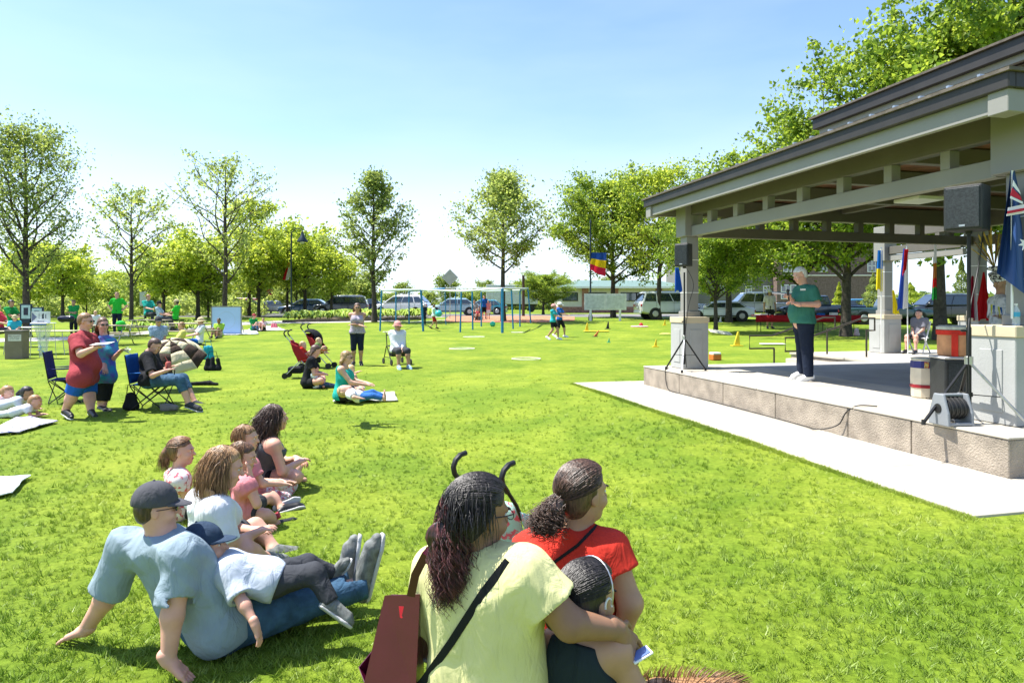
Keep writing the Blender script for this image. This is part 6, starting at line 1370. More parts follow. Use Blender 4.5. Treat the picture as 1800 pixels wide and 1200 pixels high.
def speaker(pos, lab, w, d, h, rz, tilt=0):
    t = thing('loudspeaker', lab, 'speaker', pos, rz); b = MB(); pl = [(-w/2, -d/2), (w/2, -d/2), (w/2, d*.2), (w*.3, d/2), (-w*.3, d/2), (-w/2, d*.2)]
    n = len(pl); vs = [(x, y, 0) for x, y in pl]+[(x, y, h) for x, y in pl]; b.add(vs, [tuple(range(n-1, -1, -1)), tuple(range(n, 2*n))]+[(i, (i+1) % n, n+(i+1) % n, n+i) for i in range(n)]); b.build('cabinet', SPK, t, bevel=.018, seg=3)
    MB().box((0, -d/2-.004, h/2), (w*.88, .014, h*.9)).build('grille', GRILL, t, bevel=.006); MB().box((0, -d/2-.013, h*.10), (.05, .004, .018)).build('badge', METAL, t)
    MB().bar((-.06, 0, h+.012), (.06, 0, h+.012), .03, .016).build('handle', BLACK, t, bevel=.004); MB().cyl((0, 0, -.03), (0, 0, 0), .03).build('pole_mount', BLACK, t); return t
# far stand on the stage's left corner : pole base near px (1199, 652)
s1 = 98.0; b1 = J(1203, 652, s1+1.5); b1.z = FZ; tripod(b1, 1.62+.12, 'black tripod stand at the far left corner of the stage, in front of the pier', math.radians(110), .40, .60)
speaker(Vector((b1.x, b1.y, J(1200, 469, s1+1).z)), 'black loudspeaker on the stand at the far corner of the stage', .26, .26, .40, math.radians(-40))
s2_ = 172.0; b2 = J(1703, 741, s2_+9); b2.z = FZ; tripod(b2, 1.98, 'tall black tripod stand in front of the near pier beside the cord reel', math.radians(170), .50, .62, .02)
speaker(Vector((b2.x, b2.y, J(1698, 408, s2_+7).z)), 'large black loudspeaker on the tall stand under the eave at the right', .33, .33, .43, math.radians(-52))
# cables
CABLE = mat('cable_black', (.015, .015, .015), .5, 0, .1, 10)
def cable(name, pts, r, label, cat='cable', m=None, sm=6):
    P = [Vector(p) for p in pts]; out = []
    for i in range(len(P)-1):
        p0, p1, p2, p3 = P[max(i-1, 0)], P[i], P[i+1], P[min(i+2, len(P)-1)]
        for k in range(sm):
            t = k/sm; out.append(.5*((2*p1)+(p2-p0)*t+(2*p0-5*p1+4*p2-p3)*t*t+(3*p1-p0-3*p2+p3)*t**3))
    out.append(P[-1]); c = out[0].copy(); b = MB(); b.tube([p-c for p in out], r, 6); o = b.build(name, m or CABLE, None, loc=c, smooth=True); return meta(o, label, cat)
cable('cable', [WP(6.9, .25, FZ+.01), WP(6.55, .02, FZ+.01), WP(6.5, -.012, FZ-.02), WP(6.45, -.02, .15), WP(6.3, -.03, .02), WP(5.8, -.04, .015), WP(4.5, -.03, .015), WP(3.2, -.05, .015), WP(2.6, -.07, .015), WP(2.3, -.12, .03), WP(2.05, -.05, .12), WP(1.95, -.02, .28), WP(1.85, .05, FZ+.015), WP(1.75, .22, FZ+.015)], .007, 'black cable running from the cord reel along the foot of the stage wall')
cable('cable', [J(1206, 470, s1+3), J(1219, 500, s1+4), J(1210, 540, s1+4), J(1204, 600, s1+4), J(1207, 646, s1+4)], .006, 'thin cable hanging from the far loudspeaker to the floor')
cable('cable', [J(1728, 405, s2_+4), J(1722, 455, s2_+2), J(1714, 500, s2_+4), J(1706, 540, s2_+8), J(1702, 600, s2_+11), J(1704, 700, s2_+11)], .007, 'cable hanging from the near loudspeaker beside its stand')
# cord reel
REELG = mat('reel_grey_plastic', (.22, .235, .25), .5, 0, .05, 5)
rp = J(1672, 738, 183); rp.z = FZ; t = thing('cord_reel', 'grey plastic cord reel standing on the stage edge beside the speaker stand', 'cord reel', rp, math.radians(8))
for sx in (-.125, .125):
    MB().prism([(-.13, 0), (.13, 0), (.12, .12), (.06, .30), (-.06, .30), (-.12, .12)], .03, M=Matrix.Rotation(math.radians(90), 3, 'Z'), c=(sx, 0, 0)).build('side_panel', REELG, t, bevel=.01, seg=2)
    MB().cyl((sx*1.14-.004, 0, .16), (sx*1.14+.004, 0, .16), .045).build('hub_cap', BLACK, t)
MB().bar((-.12, -.0, .285), (.12, 0, .285), .035, .03).build('handle', REELG, t, bevel=.01); MB().bar((-.12, -.11, .02), (.12, -.11, .02), .03, .03).build('foot_bar', REELG, t, bevel=.006); MB().bar((-.12, .11, .02), (.12, .11, .02), .03, .03).build('foot_bar', REELG, t, bevel=.006)
for k in range(9):
    x = -.09+k*.0225; MB().tube([(x, .10*math.cos(a)*(1 if k % 2 else .93), .16+.10*math.sin(a)*(1 if k % 2 else .93)) for a in np.linspace(0, 6.283, 19)], .012, 6).build('cord_turn', CABLE, t, smooth=True)
# speaker cabinet box, drums
def deco(name, m, f, par, **k): b = MB(); f(b); return b.build(name, m, par, **k)
bp = J(1681, 712, 151); bp.z = FZ; t = thing('equipment_case', 'large black speaker cabinet under the red-draped drum', 'case', bp, math.radians(-8))
MB().box((0, 0, .28), (.42, .38, .50)).build('case_body', SPK, t, bevel=.02, seg=2); MB().box((0, 0, .545), (.44, .40, .03)).build('lid', mat('case_grey', (.42, .42, .42), .6), t, bevel=.01); MB().box((-.0, -.194, .28), (.34, .006, .40)).build('grille', GRILL, t)
DRUMW = mat('drum_hide', (.50, .24, .11), .7, 0, .25, 6, .2, 40); t = thing('drum', 'brown drum draped with a red cloth band standing on the black cabinet', 'drum', bp+Vector((0, 0, .56)), .1)
MB().lathe([(.225, 0), (.245, .02), (.25, .18), (.245, .32), (.225, .335)], (0, 0, 0), 24).build('shell', DRUMW, t, smooth=True); MB().lathe([(.232, .33), (.262, .335), (.262, .37), (.22, .385)], (0, 0, 0), 24).build('drum_skin', mat('drum_skin', (.42, .43, .36), .7, 0, .2, 20, .3, 60), t, smooth=True)
MB().lathe([(.257, .27), (.262, .275), (.264, .325), (.258, .33)], (0, 0, 0), 24).build('red_band', REDC, t, smooth=True); MB().box((-.175, -.19, .15), (.085, .02, .29), rz=-.74).build('red_ribbon', REDC, t, bevel=.004); t.scale = (.78, .78, .92)
dp = J(1624, 697, 141); dp.z = FZ; t = thing('drum', 'tall cream barrel drum with navy and dark red painted bands on the stage floor', 'drum', dp, .2); CREAM = mat('drum_cream', (.62, .54, .40), .5, 0, .06, 8)
MB().lathe([(.125, 0), (.14, .02), (.15, .25), (.142, .46), (.135, .48)], (0, 0, 0), 10).build('shell', CREAM, t); MB().lathe([(.1525, .13), (.1535, .135), (.154, .165), (.1525, .17)], (0, 0, 0), 10).build('red_band', mat('drum_darkred', (.30, .012, .02), .5), t)
MB().lathe([(.149, .375), (.151, .378), (.147, .455), (.145, .46)], (0, 0, 0), 10).build('navy_band', mat('drum_navy', (.03, .03, .16), .5), t); MB().box((-.075, -.126, .417), (.05, .01, .075), rz=-.53).build('crest', mat('drum_crest', (.6, .5, .15), .5, 0, .5, 60, col2=(.45, .04, .03), thresh=(.45, .52)), t)
MB().lathe([(.13, .478), (.145, .48), (.145, .495), (.12, .50)], (0, 0, 0), 16).build('drum_skin', MATS['drum_skin'], t)
for a in (0, 2.1, 4.2): MB().cyl((.12*math.cos(a), .12*math.sin(a), -.0), (.12*math.cos(a), .12*math.sin(a), .06), .012, n=6).build('foot', BLACKM, t)
# bottle on near pier
wp = WP(NY+.08, NX+.10, FZ+.95); t = thing('water_bottle', 'clear plastic water bottle with a blue label standing on the near pier cap', 'bottle', wp)
PET = mat('clear_plastic', (.75, .82, .85), .08, 0, .02, 3, alpha=.35, spec=.8); MB().lathe([(.030, 0), (.033, .01), (.033, .07), (.030, .09), (.033, .12), (.030, .15), (.013, .18), (.013, .195)], (0, 0, 0), 14).build('bottle_body', PET, t, smooth=True); MB().lathe([(.0345, .085), (.0345, .13)], (0, 0, 0), 14).build('label', mat('label_blue', (.05, .35, .55), .4), t, smooth=True); MB().cyl((0, 0, .195), (0, 0, .21), .014).build('cap', WHITE, t)
# flags
def flag(name, top, pts, m, label, pole=None, thick=.004, n=16, ripple=.03, seed=0, k=2.5):
    """pts: 4 corners (top-left, top-right, bottom-right, bottom-left) of the hanging cloth"""
    A, B, Cc, D = [Vector(p) for p in pts]; nrmv = (B-A).cross(D-A).normalized(); V = []; UV = []
    for i in range(n+1):
        for j in range(n+1):
            u, v = i/n, j/n; q = A.lerp(B, u).lerp(D.lerp(Cc, u), v); q = q+nrmv*ripple*(.3+v)*math.sin(u*k*6.28+v*2+seed)+Vector((0, 0, -.02*math.sin(u*9+seed)*v)); V.append(q); UV.append((u, v))
    q = [(i*(n+1)+j, i*(n+1)+j+1, (i+1)*(n+1)+j+1, (i+1)*(n+1)+j) for i in range(n) for j in range(n)]
    base = Vector(pole[0]) if pole else A; t = thing(name, label, 'flag', base); me = npmesh('cloth', [tuple(v-base) for v in V], q, smooth=True, mats=[m])
    uv = me.uv_layers.new(name='UVMap'); li = np.zeros(len(me.loops), np.int32); me.loops.foreach_get('vertex_index', li); uv.data.foreach_set('uv', np.array(UV, np.float32)[li].ravel()); link('cloth', me, t)
    if pole: b = MB(); b.cyl((0, 0, 0), Vector(pole[1])-base, pole[2] if len(pole) > 2 else .012, n=8); b.build('flag_pole', WHITE if len(pole) < 4 else pole[3], t, smooth=True); MB().ball(Vector(pole[1])-base, .02, 6).build('finial', CHROME, t)
    return t
def uvmat(name, axis, stops, transl=.25): return stripe_mat(name, stops, axis, 0, 1, .8, 'UV', transl)
BLU, YEL_, REDf, WHf = (.01, .16, .55), (.75, .62, .02), (.50, .01, .015), (.70, .70, .74)
q1 = J(1547, 438, 74); flag('flag', 0, [J(1543, 440, 74), J(1551, 440, 74), J(1551, 512, 74), J(1540, 508, 74)], uvmat('flag_blue_yellow', 'Y', [(0, BLU), (.46, YEL_)]), 'blue over yellow flag hanging on the rear left column', (J(1549, 620, 74), J(1549, 436, 74), .012), seed=1, ripple=.02)
flag('flag', 0, [J(1588, 437, 76), J(1596, 437, 76), J(1597, 540, 76), J(1576, 545, 76)], uvmat('flag_tricolour', 'X', [(0, (.03, .08, .45)), (.45, WHf)]), 'red, blue and white flag hanging between the rear columns', (J(1596, 625, 76), J(1594, 434, 76), .012), seed=2, ripple=.02)
sash = flag('flag', 0, [J(1590, 438, 77), J(1597, 438, 77), J(1594, 470, 77), J(1586, 486, 77)], uvmat('flag_red', 'X', [(0, REDf), (.9, REDf)]), 'red upper band of the tricolour flag between the rear columns', None, seed=3, ripple=.02)
flag('flag', 0, [J(1568, 510, 76), J(1572, 510, 76), J(1582, 552, 76), J(1569, 552, 76)], uvmat('flag_yellow', 'X', [(0, YEL_), (.9, YEL_)]), 'yellow cloth hanging at the right of the rear left column', None, seed=4, ripple=.02)
flag('flag', 0, [J(1642, 428, 82), J(1647, 428, 82), J(1646, 525, 82), J(1638, 527, 82)], uvmat('flag_multi', 'Y', [(0, WHf), (.35, (.5, .2, .05)), (.62, (.55, .02, .02)), (.78, (.02, .28, .05))]), 'narrow furled flag of white, red and green against the rear right column', None, seed=5, ripple=.015)
flag('flag', 0, [J(1728, 478, 96), J(1731, 478, 96), J(1742, 562, 96), J(1714, 562, 96)], uvmat('flag_red2', 'X', [(0, REDf), (.9, REDf)]), 'plain red pointed flag against the white back wall', None, seed=6, ripple=.03)
flag('flag', 0, [J(1708, 485, 98), J(1712, 485, 98), J(1718, 562, 98), J(1700, 560, 98)], uvmat('flag_red3', 'X', [(0, (.30, .01, .04)), (.8, WHf)]), 'dark red and white furled flag behind the tall speaker stand', None, seed=7, ripple=.03)
flag('flag', 0, [J(1187, 470, 97), J(1193, 470, 97), J(1200, 512, 97), J(1186, 512, 97)], uvmat('flag_blue', 'X', [(0, (.01, .08, .40)), (.9, (.01, .08, .40))]), 'blue banner hanging behind the far loudspeaker', None, seed=8, ripple=.02)
# large blue ensign with union canton and white star
def ensign():
    m = bpy.data.materials.new('ensign_cloth'); m.use_nodes = True; N = m.node_tree.nodes; L = m.node_tree.links; b = N['Principled BSDF']; b.inputs['Roughness'].default_value = .7
    b.inputs['Base Color'].default_value = (.012, .055, .20, 1); return m
ES = 185.0; ep0 = J(1779, 560, ES); ep1 = J(1779, 300, ES)
t = thing('flag', 'large navy flag with red-white-blue cross canton and white star at the right edge', 'flag', ep0); ENS = ensign(); EW = mat('ensign_white', (.68, .69, .72), .8, 0, .03, 5); ER = mat('ensign_red', (.45, .015, .04), .8, 0, .05, 5)
b = MB(); b.cyl((0, 0, 0), ep1-ep0, .011, n=8); b.build('flag_pole', WHITE, t, smooth=True)
def esheet(name, pts, m, off): # polygon strips in pixel space at the flag's depth, each its own layer
    b = MB(); P = [J(x, y, ES+2+off)-ep0+Vector((0, -.012-off*.004, 0)) for x, y in pts]; b.add(P, [tuple(range(len(P)))]); o = b.build(name, m, t); s = o.modifiers.new('s', 'SOLIDIFY'); s.thickness = .002; return o
def curtain():
    rows = [(300, 1776, 1784), (330, 1773, 1790), (375, 1766, 1800), (415, 1761, 1812), (455, 1755, 1822), (480, 1752, 1830)]; V = []; n = 14
    for y, x0, x1 in rows:
        for i in range(n+1):
            u = i/n; yy = y+(0 if y < 450 else u*58); p = J(x0+(x1-x0)*u, yy, ES+3.5*math.sin(u*9+y*.008)*min(1, (y-295)/80)); V.append(tuple(p-ep0))
    q = [(r*(n+1)+i, r*(n+1)+i+1, (r+1)*(n+1)+i+1, (r+1)*(n+1)+i) for r in range(len(rows)-1) for i in range(n)]
    o = link('cloth', npmesh('cloth', V, q, smooth=True, mats=[ENS]), t); return o
ec = curtain()
for nm, pts, m, o in (('canton_stripe', [(1776, 318), (1786, 335), (1789, 343), (1775, 328)], EW, 6), ('canton_stripe', [(1774, 331), (1789, 347), (1791, 354), (1771, 345)], ER, 6), ('canton_stripe', [(1771, 346), (1792, 356), (1792, 360), (1770, 350)], EW, 7), ('canton_stripe', [(1767, 366), (1795, 360), (1797, 366), (1766, 372)], EW, 6), ('canton_stripe', [(1766, 372), (1797, 366), (1798, 371), (1765, 377)], ER, 7), ('canton_stripe', [(1765, 377), (1798, 371), (1799, 375), (1764, 381)], EW, 6)):
    esheet(nm, pts, m, o)
st = []; cx_, cy_ = 1797, 429
for i in range(14):
    a = -math.pi/2+i*math.pi/7; r = 13 if i % 2 == 0 else 6; st.append((cx_+r*math.cos(a), cy_+r*math.sin(a)))
esheet('white_star', st, EW, 7)
# ------------------------------------------------------------------ left-hand tables, box, hoop bag, boards
TABLEW = mat('table_top_white', (.62, .62, .60), .5, 0, .05, 4); TABLEY = mat('table_top_tan', (.48, .44, .28), .6, 0, .08, 5); WOODT = mat('picnic_wood', (.36, .30, .22), .8, 0, .25, 12, .2, 60)
def fold_table(p, rz, L_, W_, H, top, label, legm=METAL):
    t = thing('folding_table', label, 'table', p, rz); MB().box((0, 0, H), (L_, W_, .035)).build('table_top', top, t, bevel=.008)
    for sx in (-1, 1):
        for sy in (-1, 1): MB().cyl((sx*(L_/2-.2), sy*(W_/2-.1), 0), (sx*(L_/2-.28), sy*(W_/2-.1), H-.01), .013, n=6).build('leg', legm, t)
        MB().cyl((sx*(L_/2-.22), -W_/2+.1, .12), (sx*(L_/2-.22), W_/2-.1, .12), .01, n=6).build('cross_bar', legm, t)
    return t
def picnic_table(p, rz, label):
    t = thing('picnic_table', label, 'picnic table', p, rz)
    for k in range(5): MB().box((0, -.30+k*.15, .74), (1.8, .14, .04)).build('top_plank', WOODT, t, bevel=.004)
    for sy in (-.72, .72):
        for k in (-.07, .07): MB().box((0, sy+k, .44), (1.8, .13, .04)).build('bench_plank', WOODT, t, bevel=.004)
    for sx in (-.65, .65):
        MB().tube([(sx, -.62, 0), (sx, -.15, .72)], .022, 6).build('leg', METAL, t); MB().tube([(sx, .62, 0), (sx, .15, .72)], .022, 6).build('leg', METAL, t); MB().bar((sx, -.78, .40), (sx, .78, .40), .04, .04).build('bench_rail', METAL, t)
    return t
picnic_table(at(262, 590), .1, 'grey wooden picnic table with people in teal and pale blue'); picnic_table(at(330, 600), -.25, 'grey picnic table with a folded blue bag, left of the whiteboard')
picnic_table(at(190, 606), .05, 'picnic table with green bucket behind the woman in tie-dye')
ft = fold_table(at(70, 622), .03, 2.3, .75, .74, TABLEY, 'tan folding table behind the clear bag hoop and the recycling box'); fold_table(at(20, 610), .0, 2.2, .7, .72, TABLEW, 'white folding table at the left edge with display boards')
def on(px, py, s): return J(px, py, s)
# recycling box : brown cardboard bin with notice
CARD = mat('brown_cardboard', (.20, .165, .12), .85, 0, .08, 4, .1, 40); p = at(30, 630); sb = F_PX/p.y; t = thing('recycling_box', 'square brown bin with a white notice beside the clear bag hoop', 'bin', p, math.radians(14))
h = 50/sb; MB().box((0, 0, h/2-.03), (.46, .46, h-.06)).build('bin_body', CARD, t, bevel=.008); MB().box((0, 0, h-.03), (.48, .48, .06)).build('lid', mat('bin_lid', (.12, .11, .09), .7), t, bevel=.01)
MB().box((.03, -.234, h*.74), (.34, .008, .19)).build('notice', mat('notice_white', (.62, .60, .58), .7), t)
def text(body, size, m, parent, loc, rot=(math.pi/2, 0, 0), name='lettering', ext=.001, align='CENTER'):
    cu = bpy.data.curves.new(name, 'FONT'); cu.body = body; cu.size = size; cu.extrude = ext; cu.align_x = align; cu.align_y = 'CENTER'; cu.resolution_u = 3; cu.materials.append(m)
    o = bpy.data.objects.new(name, cu); C.objects.link(o); dg = bpy.context.evaluated_depsgraph_get(); me = bpy.data.meshes.new_from_object(o.evaluated_get(dg)); bpy.data.objects.remove(o); o = bpy.data.objects.new(name, me); C.objects.link(o)
    o.parent = parent; o.location = loc; o.rotation_euler = rot; return o
INKR = mat('ink_dark_red', (.10, .01, .01), .7); INK = mat('ink_dark', (.03, .03, .06), .7); INKB = mat('ink_blue', (.04, .10, .35), .7)
text('RECYCLING', .056, INKR, t, (.03, -.240, h*.74+.05)); text('CANS  BOTTLES', .034, INK, t, (.03, -.240, h*.74)); text('PLASTIC  PAPER', .032, INK, t, (.03, -.240, h*.74-.045))
# clear bag hanging from a square hoop on legs
CLEAR = mat('clear_bag', (.62, .68, .68), .15, 0, .25, 7, .8, 14, alpha=.42, spec=.7, bdist=.03); p = at(76, 630); t = thing('bag_hoop', 'clear plastic bag hung in a white-topped folding frame stand next to the brown bin', 'bin', p, 0); H = 62/sb
MB().box((0, 0, H), (.50, .44, .03)).build('rim', WHITE, t, bevel=.01); MB().box((0, -.225, H-.035), (.50, .012, .035)).build('blue_band', BLUEC, t)
for sx in (-.22, .22):
    for sy in (-.2, .2): MB().tube([(sx*1.15, sy, 0), (sx*.9, sy, H)], .009, 6).build('leg', METAL, t)
f = Field(.018); f.cone((-.12, 0, H-.10), (.12, 0, H-.10), .15, .15, .1).cone((0, 0, H-.15), (.0, 0, .12), .19, .11, .1); V, Q = f.mesh(disp=fold_noise(77, .022, .9), planes=[(V3(0, 0, H-.03), V3(0, 0, 1))]); link('clear_bag', npmesh('clear_bag', V, Q, smooth=True, mats=[CLEAR]), t)
for k, (x, z, c) in enumerate(((-.08, .25, 'ink_blue'), (.02, .22, 'label_blue'), (-.04, .33, 'label_blue'), (.06, H*.62, 'ink_blue'), (-.02, .18, 'white_paint'))): MB().box((x, -.05, z), (.09, .05, .03), M=Matrix.Rotation(.7*k, 3, 'Y')).build('rubbish', MATS[c], t, bevel=.01)
for k, (dx, n_) in enumerate(((0, 'bag_hoop'),)): pass
sgn = thing('notice_board', 'white card sign with a dark arrow and letters on the clear bag stand', 'sign', Vector((p.x, p.y-.1, p.z+H+.015)), 0); MB().prism([(-.28, 0), (.28, 0), (.28, .34), (-.28, .34)], .012).build('card', mat('notice_white2', (.66, .66, .72), .7), sgn)
MB().prism([(-.26, .03), (-.12, .17), (-.26, .31)], .006, c=(0, -.009, 0)).build('arrow', mat('sign_slate', (.14, .15, .28), .6), sgn); text('RECYCLE', .05, INK, sgn, (0, -.012, .04)); 
for x, z0, z1 in ((-.05, .12, .27), (.05, .12, .26), (.08, .12, .28), (.15, .13, .25)): MB().box((x, -.009, (z0+z1)/2), (.022 if x > 0 else .006, .006, z1-z0)).build('drawn_mark', INK, sgn)
# display boards on the left table
for px, py, w, h_, c, lab in ((46, 549, .50, .50, INKB, 'dark framed display board with a photograph on the left table'), (65, 550, .55, .40, INKB, 'second display board with pale blue sheets behind the sign')):
    s = 44; v = J(px, py+18, s); t = thing('display_board', lab, 'board', v); MB().prism([(-w/2, 0), (w/2, 0), (w/2, h_+.25), (-w/2, h_+.25)], .02).build('panel', mat('board_navy', (.02, .03, .06), .6), t); MB().prism([(-w*.36, .16), (w*.36, .16), (w*.36, h_+.2), (-w*.36, h_+.2)], .008, c=(0, -.015, 0)).build('sheet', mat('sheet_pale', (.42, .55, .62), .6), t); MB().prism([(-w*.18, .3), (w*.18, .3), (w*.18, h_+.1), (-w*.18, h_+.1)], .004, c=(0, -.022, 0)).build('photo', INK, t)
# green bucket and black bag on the bench behind
v = at(196, 606); v.z += .46; t = thing('bucket', 'bright green plastic bucket on the bench behind the walking couple', 'bucket', J(213, 580, F_PX/v.y)); GB = mat('bucket_green', (.03, .55, .05), .4, transl=.2); MB().lathe([(.12, 0), (.17, .24), (.18, .26)], (0, 0, 0), 18).build('bucket_body', GB, t, smooth=True); MB().lathe([(.17, .24), (.14, .32), (.03, .36)], (-.02, 0, 0), 14).build('bag_lining', GB, t, smooth=True)
o = link('black_bin_bag', npmesh('black_bin_bag', *(lambda f: f.mesh(disp=fold_noise(17, .03, .8)))(Field(.03).cone((-.25, 0, .12), (.15, 0, .14), .14, .15, .1)), smooth=True, mats=[mat('bin_bag_black', (.01, .012, .03), .25)]), None, loc=J(118, 566, 43)); meta(o, 'shiny black bag lying on the tan folding table', 'bag')
# whiteboard
p = at(398, 588); sW = F_PX/p.y; t = thing('whiteboard', 'large white drawing board standing on the grass with a faint pencilled circle', 'board', p); WB = mat('board_bluewhite', (.40, .55, .85), .4, 0, .03, 2); W_, H_ = 50/sW, 46/sW
MB().prism([(-W_/2, .06), (W_/2, .06), (W_/2, .06+H_), (-W_/2, .06+H_)], .02).build('board', WB, t)
for a, c in (((-W_/2-.03, 0), (-W_/2-.03, H_+.12)), ((W_/2+.03, 0), (W_/2+.03, H_+.12)), ((-W_/2-.06, H_+.09), (W_/2+.06, H_+.09)), ((-W_/2, .04), (W_/2, .04))): MB().bar((a[0], 0, a[1]), (c[0], 0, c[1]), .05, .05).build('frame', mat('board_frame', (.28, .26, .24), .7), t)
MB().tube([(.42*math.cos(a), -.013, .06+H_/2+.42*math.sin(a)) for a in np.linspace(0, 6.28, 25)], .006, 4).build('pencil_circle', mat('pencil', (.42, .5, .62), .7), t)
for sx in (-.6, .6): MB().bar((sx, .02, H_*.7), (sx, .7, 0), .04, .03).build('prop', MATS['board_frame'], t)
blanket('picnic_blanket', [(378, 590), (455, 588), (450, 580), (385, 583)], BLK3, 'dark and white patterned blanket in front of the whiteboard'); blanket('picnic_blanket', [(430, 583), (503, 581), (485, 573), (452, 573)], BLK1, 'pale blanket with pink bag in the shade by the path')
handbag(482, 577, 33, 'pink bag on the shaded blanket by the path', cloth('pink_bag', (.6, .15, .2)), .4, .3)
# things around the umbrella
t = handbag(366, 632, 70, 'turquoise cooler bag beside the umbrella', cloth('teal_bag', (.02, .28, .38)), .34, .42)
UMB_B = cloth('umbrella_brown', (.045, .03, .022)); UMB_T = cloth('umbrella_tan', (.52, .46, .30))
def umbrella(c, R, depth, ax_tilt, label, s):
    t = thing('umbrella', label, 'umbrella', c); M = ax_tilt; N8 = 8; ap = M @ Vector((0, 0, depth))
    def pt(k, f): a = 2*math.pi*k/N8+.2; r = R*f; return M @ Vector((r*math.cos(a), r*math.sin(a), depth*(1-f**1.9)))
    for k in range(N8):
        cuts = [0, .28, .50, .78, 1]; par = None
        for j in range(4):
            m = UMB_T if (k % 2 == 0 and j < 2) or (k % 2 == 1 and j >= 2) else UMB_B
            b = MB(); n = 3; vs = []
            for i in range(n+1):
                f = cuts[j]+(cuts[j+1]-cuts[j])*i/n
                for q in (0, .5, 1): p = pt(k, f).lerp(pt(k+1, f), q); p = p-(M @ Vector((0, 0, 1)))*(.0 if q != .5 else -.02*f) ; vs.append(p)
            b.add(vs, [(i*3+j2, i*3+j2+1, (i+1)*3+j2+1, (i+1)*3+j2) for i in range(n) for j2 in range(2)]); o = b.build('canopy_panel', m, t, smooth=True); sd = o.modifiers.new('s', 'SOLIDIFY'); sd.thickness = .003
        MB().tube([pt(k, f) - (M @ Vector((0, 0, .006))) for f in (0, .3, .6, .85, 1)], .004, 5).build('rib', METAL, t)
    MB().cyl(ap*1.0, M @ Vector((0, 0, -.55)), .010, n=8).build('shaft', BLACKM, t); MB().cyl(M @ Vector((0, 0, depth-.01)), M @ Vector((0, 0, depth+.06)), .008).build('ferrule', BLACKM, t); return t
us = 86.0; uc = J(307, 632, us); Mt = Matrix.Rotation(math.radians(4), 3, 'Y') @ Matrix.Rotation(math.radians(30), 3, 'X') @ Matrix.Rotation(math.radians(-34), 3, 'Z'); umbrella(uc, .62, .46, Mt, 'open brown and tan golf umbrella leaning on the grass as a sunshade', us)
# ------------------------------------------------------------------ strollers
def stroller(p, rz, seatm, hoodm, label, k=1.0, floral=None):
    t = thing('stroller', label, 'stroller', p, rz)
    for sy in (-.20, .20):
        MB().tube([(.42, sy, .07), (.05, sy, .45), (-.22, sy, .92), (-.30, sy, 1.02)], .012, 7).build('handle_tube', METAL if floral is None else BLACKM, t, smooth=True)
        MB().tube([(-.295, sy, 1.01), (-.335, sy, 1.06), (-.345, sy, 1.10), (-.325, sy, 1.14), (-.285, sy, 1.165), (-.24, sy, 1.17)], .017, 8).build('handle_grip', BLACK, t, smooth=True)
        MB().tube([(-.32, sy, .07), (.12, sy, .52)], .011, 7).build('rear_tube', METAL if floral is None else BLACKM, t, smooth=True)
        for x in (.42, -.32):
            for o_ in (-.03, .03): MB().cyl((x, sy+o_-.012, .07), (x, sy+o_+.012, .07), .07, n=14).build('wheel', RUBBER, t, smooth=True)
    MB().bar((.0, -.2, .40), (.0, .2, .40), .02, .02).build('cross_bar', METAL, t)
    def sheet(nm, q, m, sag):
        A, B, Cc, D = map(Vector, q); V = []; n = 6
        for i in range(n+1):
            for j in range(n+1): u, v = i/n, j/n; V.append(tuple(A.lerp(B, u).lerp(D.lerp(Cc, u), v)+Vector(sag)*math.sin(math.pi*u)*math.sin(math.pi*v)))
        f = [(i*(n+1)+j, (i+1)*(n+1)+j, (i+1)*(n+1)+j+1, i*(n+1)+j+1) for i in range(n) for j in range(n)]; o = link(nm, npmesh(nm, V, f, smooth=True, mats=[m]), t); s = o.modifiers.new('s', 'SOLIDIFY'); s.thickness = .012
    sheet('seat_sling', [(-.02, -.19, .42), (.30, -.19, .48), (.30, .19, .48), (-.02, .19, .42)], seatm, (0, 0, -.07)); sheet('back_sling', [(-.02, -.19, .42), (-.22, -.19, .92), (-.22, .19, .92), (-.02, .19, .42)], seatm, (-.05, 0, -.02)); sheet('side_panel', [(.0, -.2, .42), (-.2, -.2, .88), (-.02, -.2, .80), (.25, -.2, .5)], seatm, (0, -.01, 0)); sheet('side_panel', [(.0, .2, .42), (-.2, .2, .88), (-.02, .2, .80), (.25, .2, .5)], seatm, (0, .01, 0))
    MB().box((-.1, 0, .20), (.34, .34, .16)).build('basket', BLACKC, t, bevel=.03)
    if hoodm:
        V = []; n = 8
        for i in range(n+1):
            a = math.radians(-20+i*16)
            for j in range(n+1):
                y = -.21+.42*j/n; r = .32*(1-.25*abs(2*j/n-1)**2.5); V.append((-.16+r*math.sin(a), y, .72+r*math.cos(a)))
        f = [(i*(n+1)+j, (i+1)*(n+1)+j, (i+1)*(n+1)+j+1, i*(n+1)+j+1) for i in range(n) for j in range(n)]; o = link('hood', npmesh('hood', V, f, smooth=True, mats=[hoodm]), t); s = o.modifiers.new('s', 'SOLIDIFY'); s.thickness = .008
    t.scale = (k,)*3; return t
STRED = cloth('stroller_red', (.30, .02, .025)); st1 = stroller(at(556, 646), R_(-8), STRED, BLACKC, 'red umbrella stroller with black hood, farther of the pair on the lawn', .98); st2 = stroller(at(528, 664), R_(5), STRED, None, 'red umbrella stroller without a hood behind the woman in black', .95)
P = pose(at(560, 648)+Vector((0, 0, .38)), R_(-8), .42, 'knees', 'lap'); person('toddler in green and orange lying in the hooded stroller', P, 'fair', 'buzz', H_BLOND, cloth('olive', (.20, .28, .10)), .8, cloth('orange', (.55, .15, .06)), 1.6, shoes=None, hs=.45, res=.014, detail=0, head_f=fdir(0, .2), seed=97, headscale=.75)
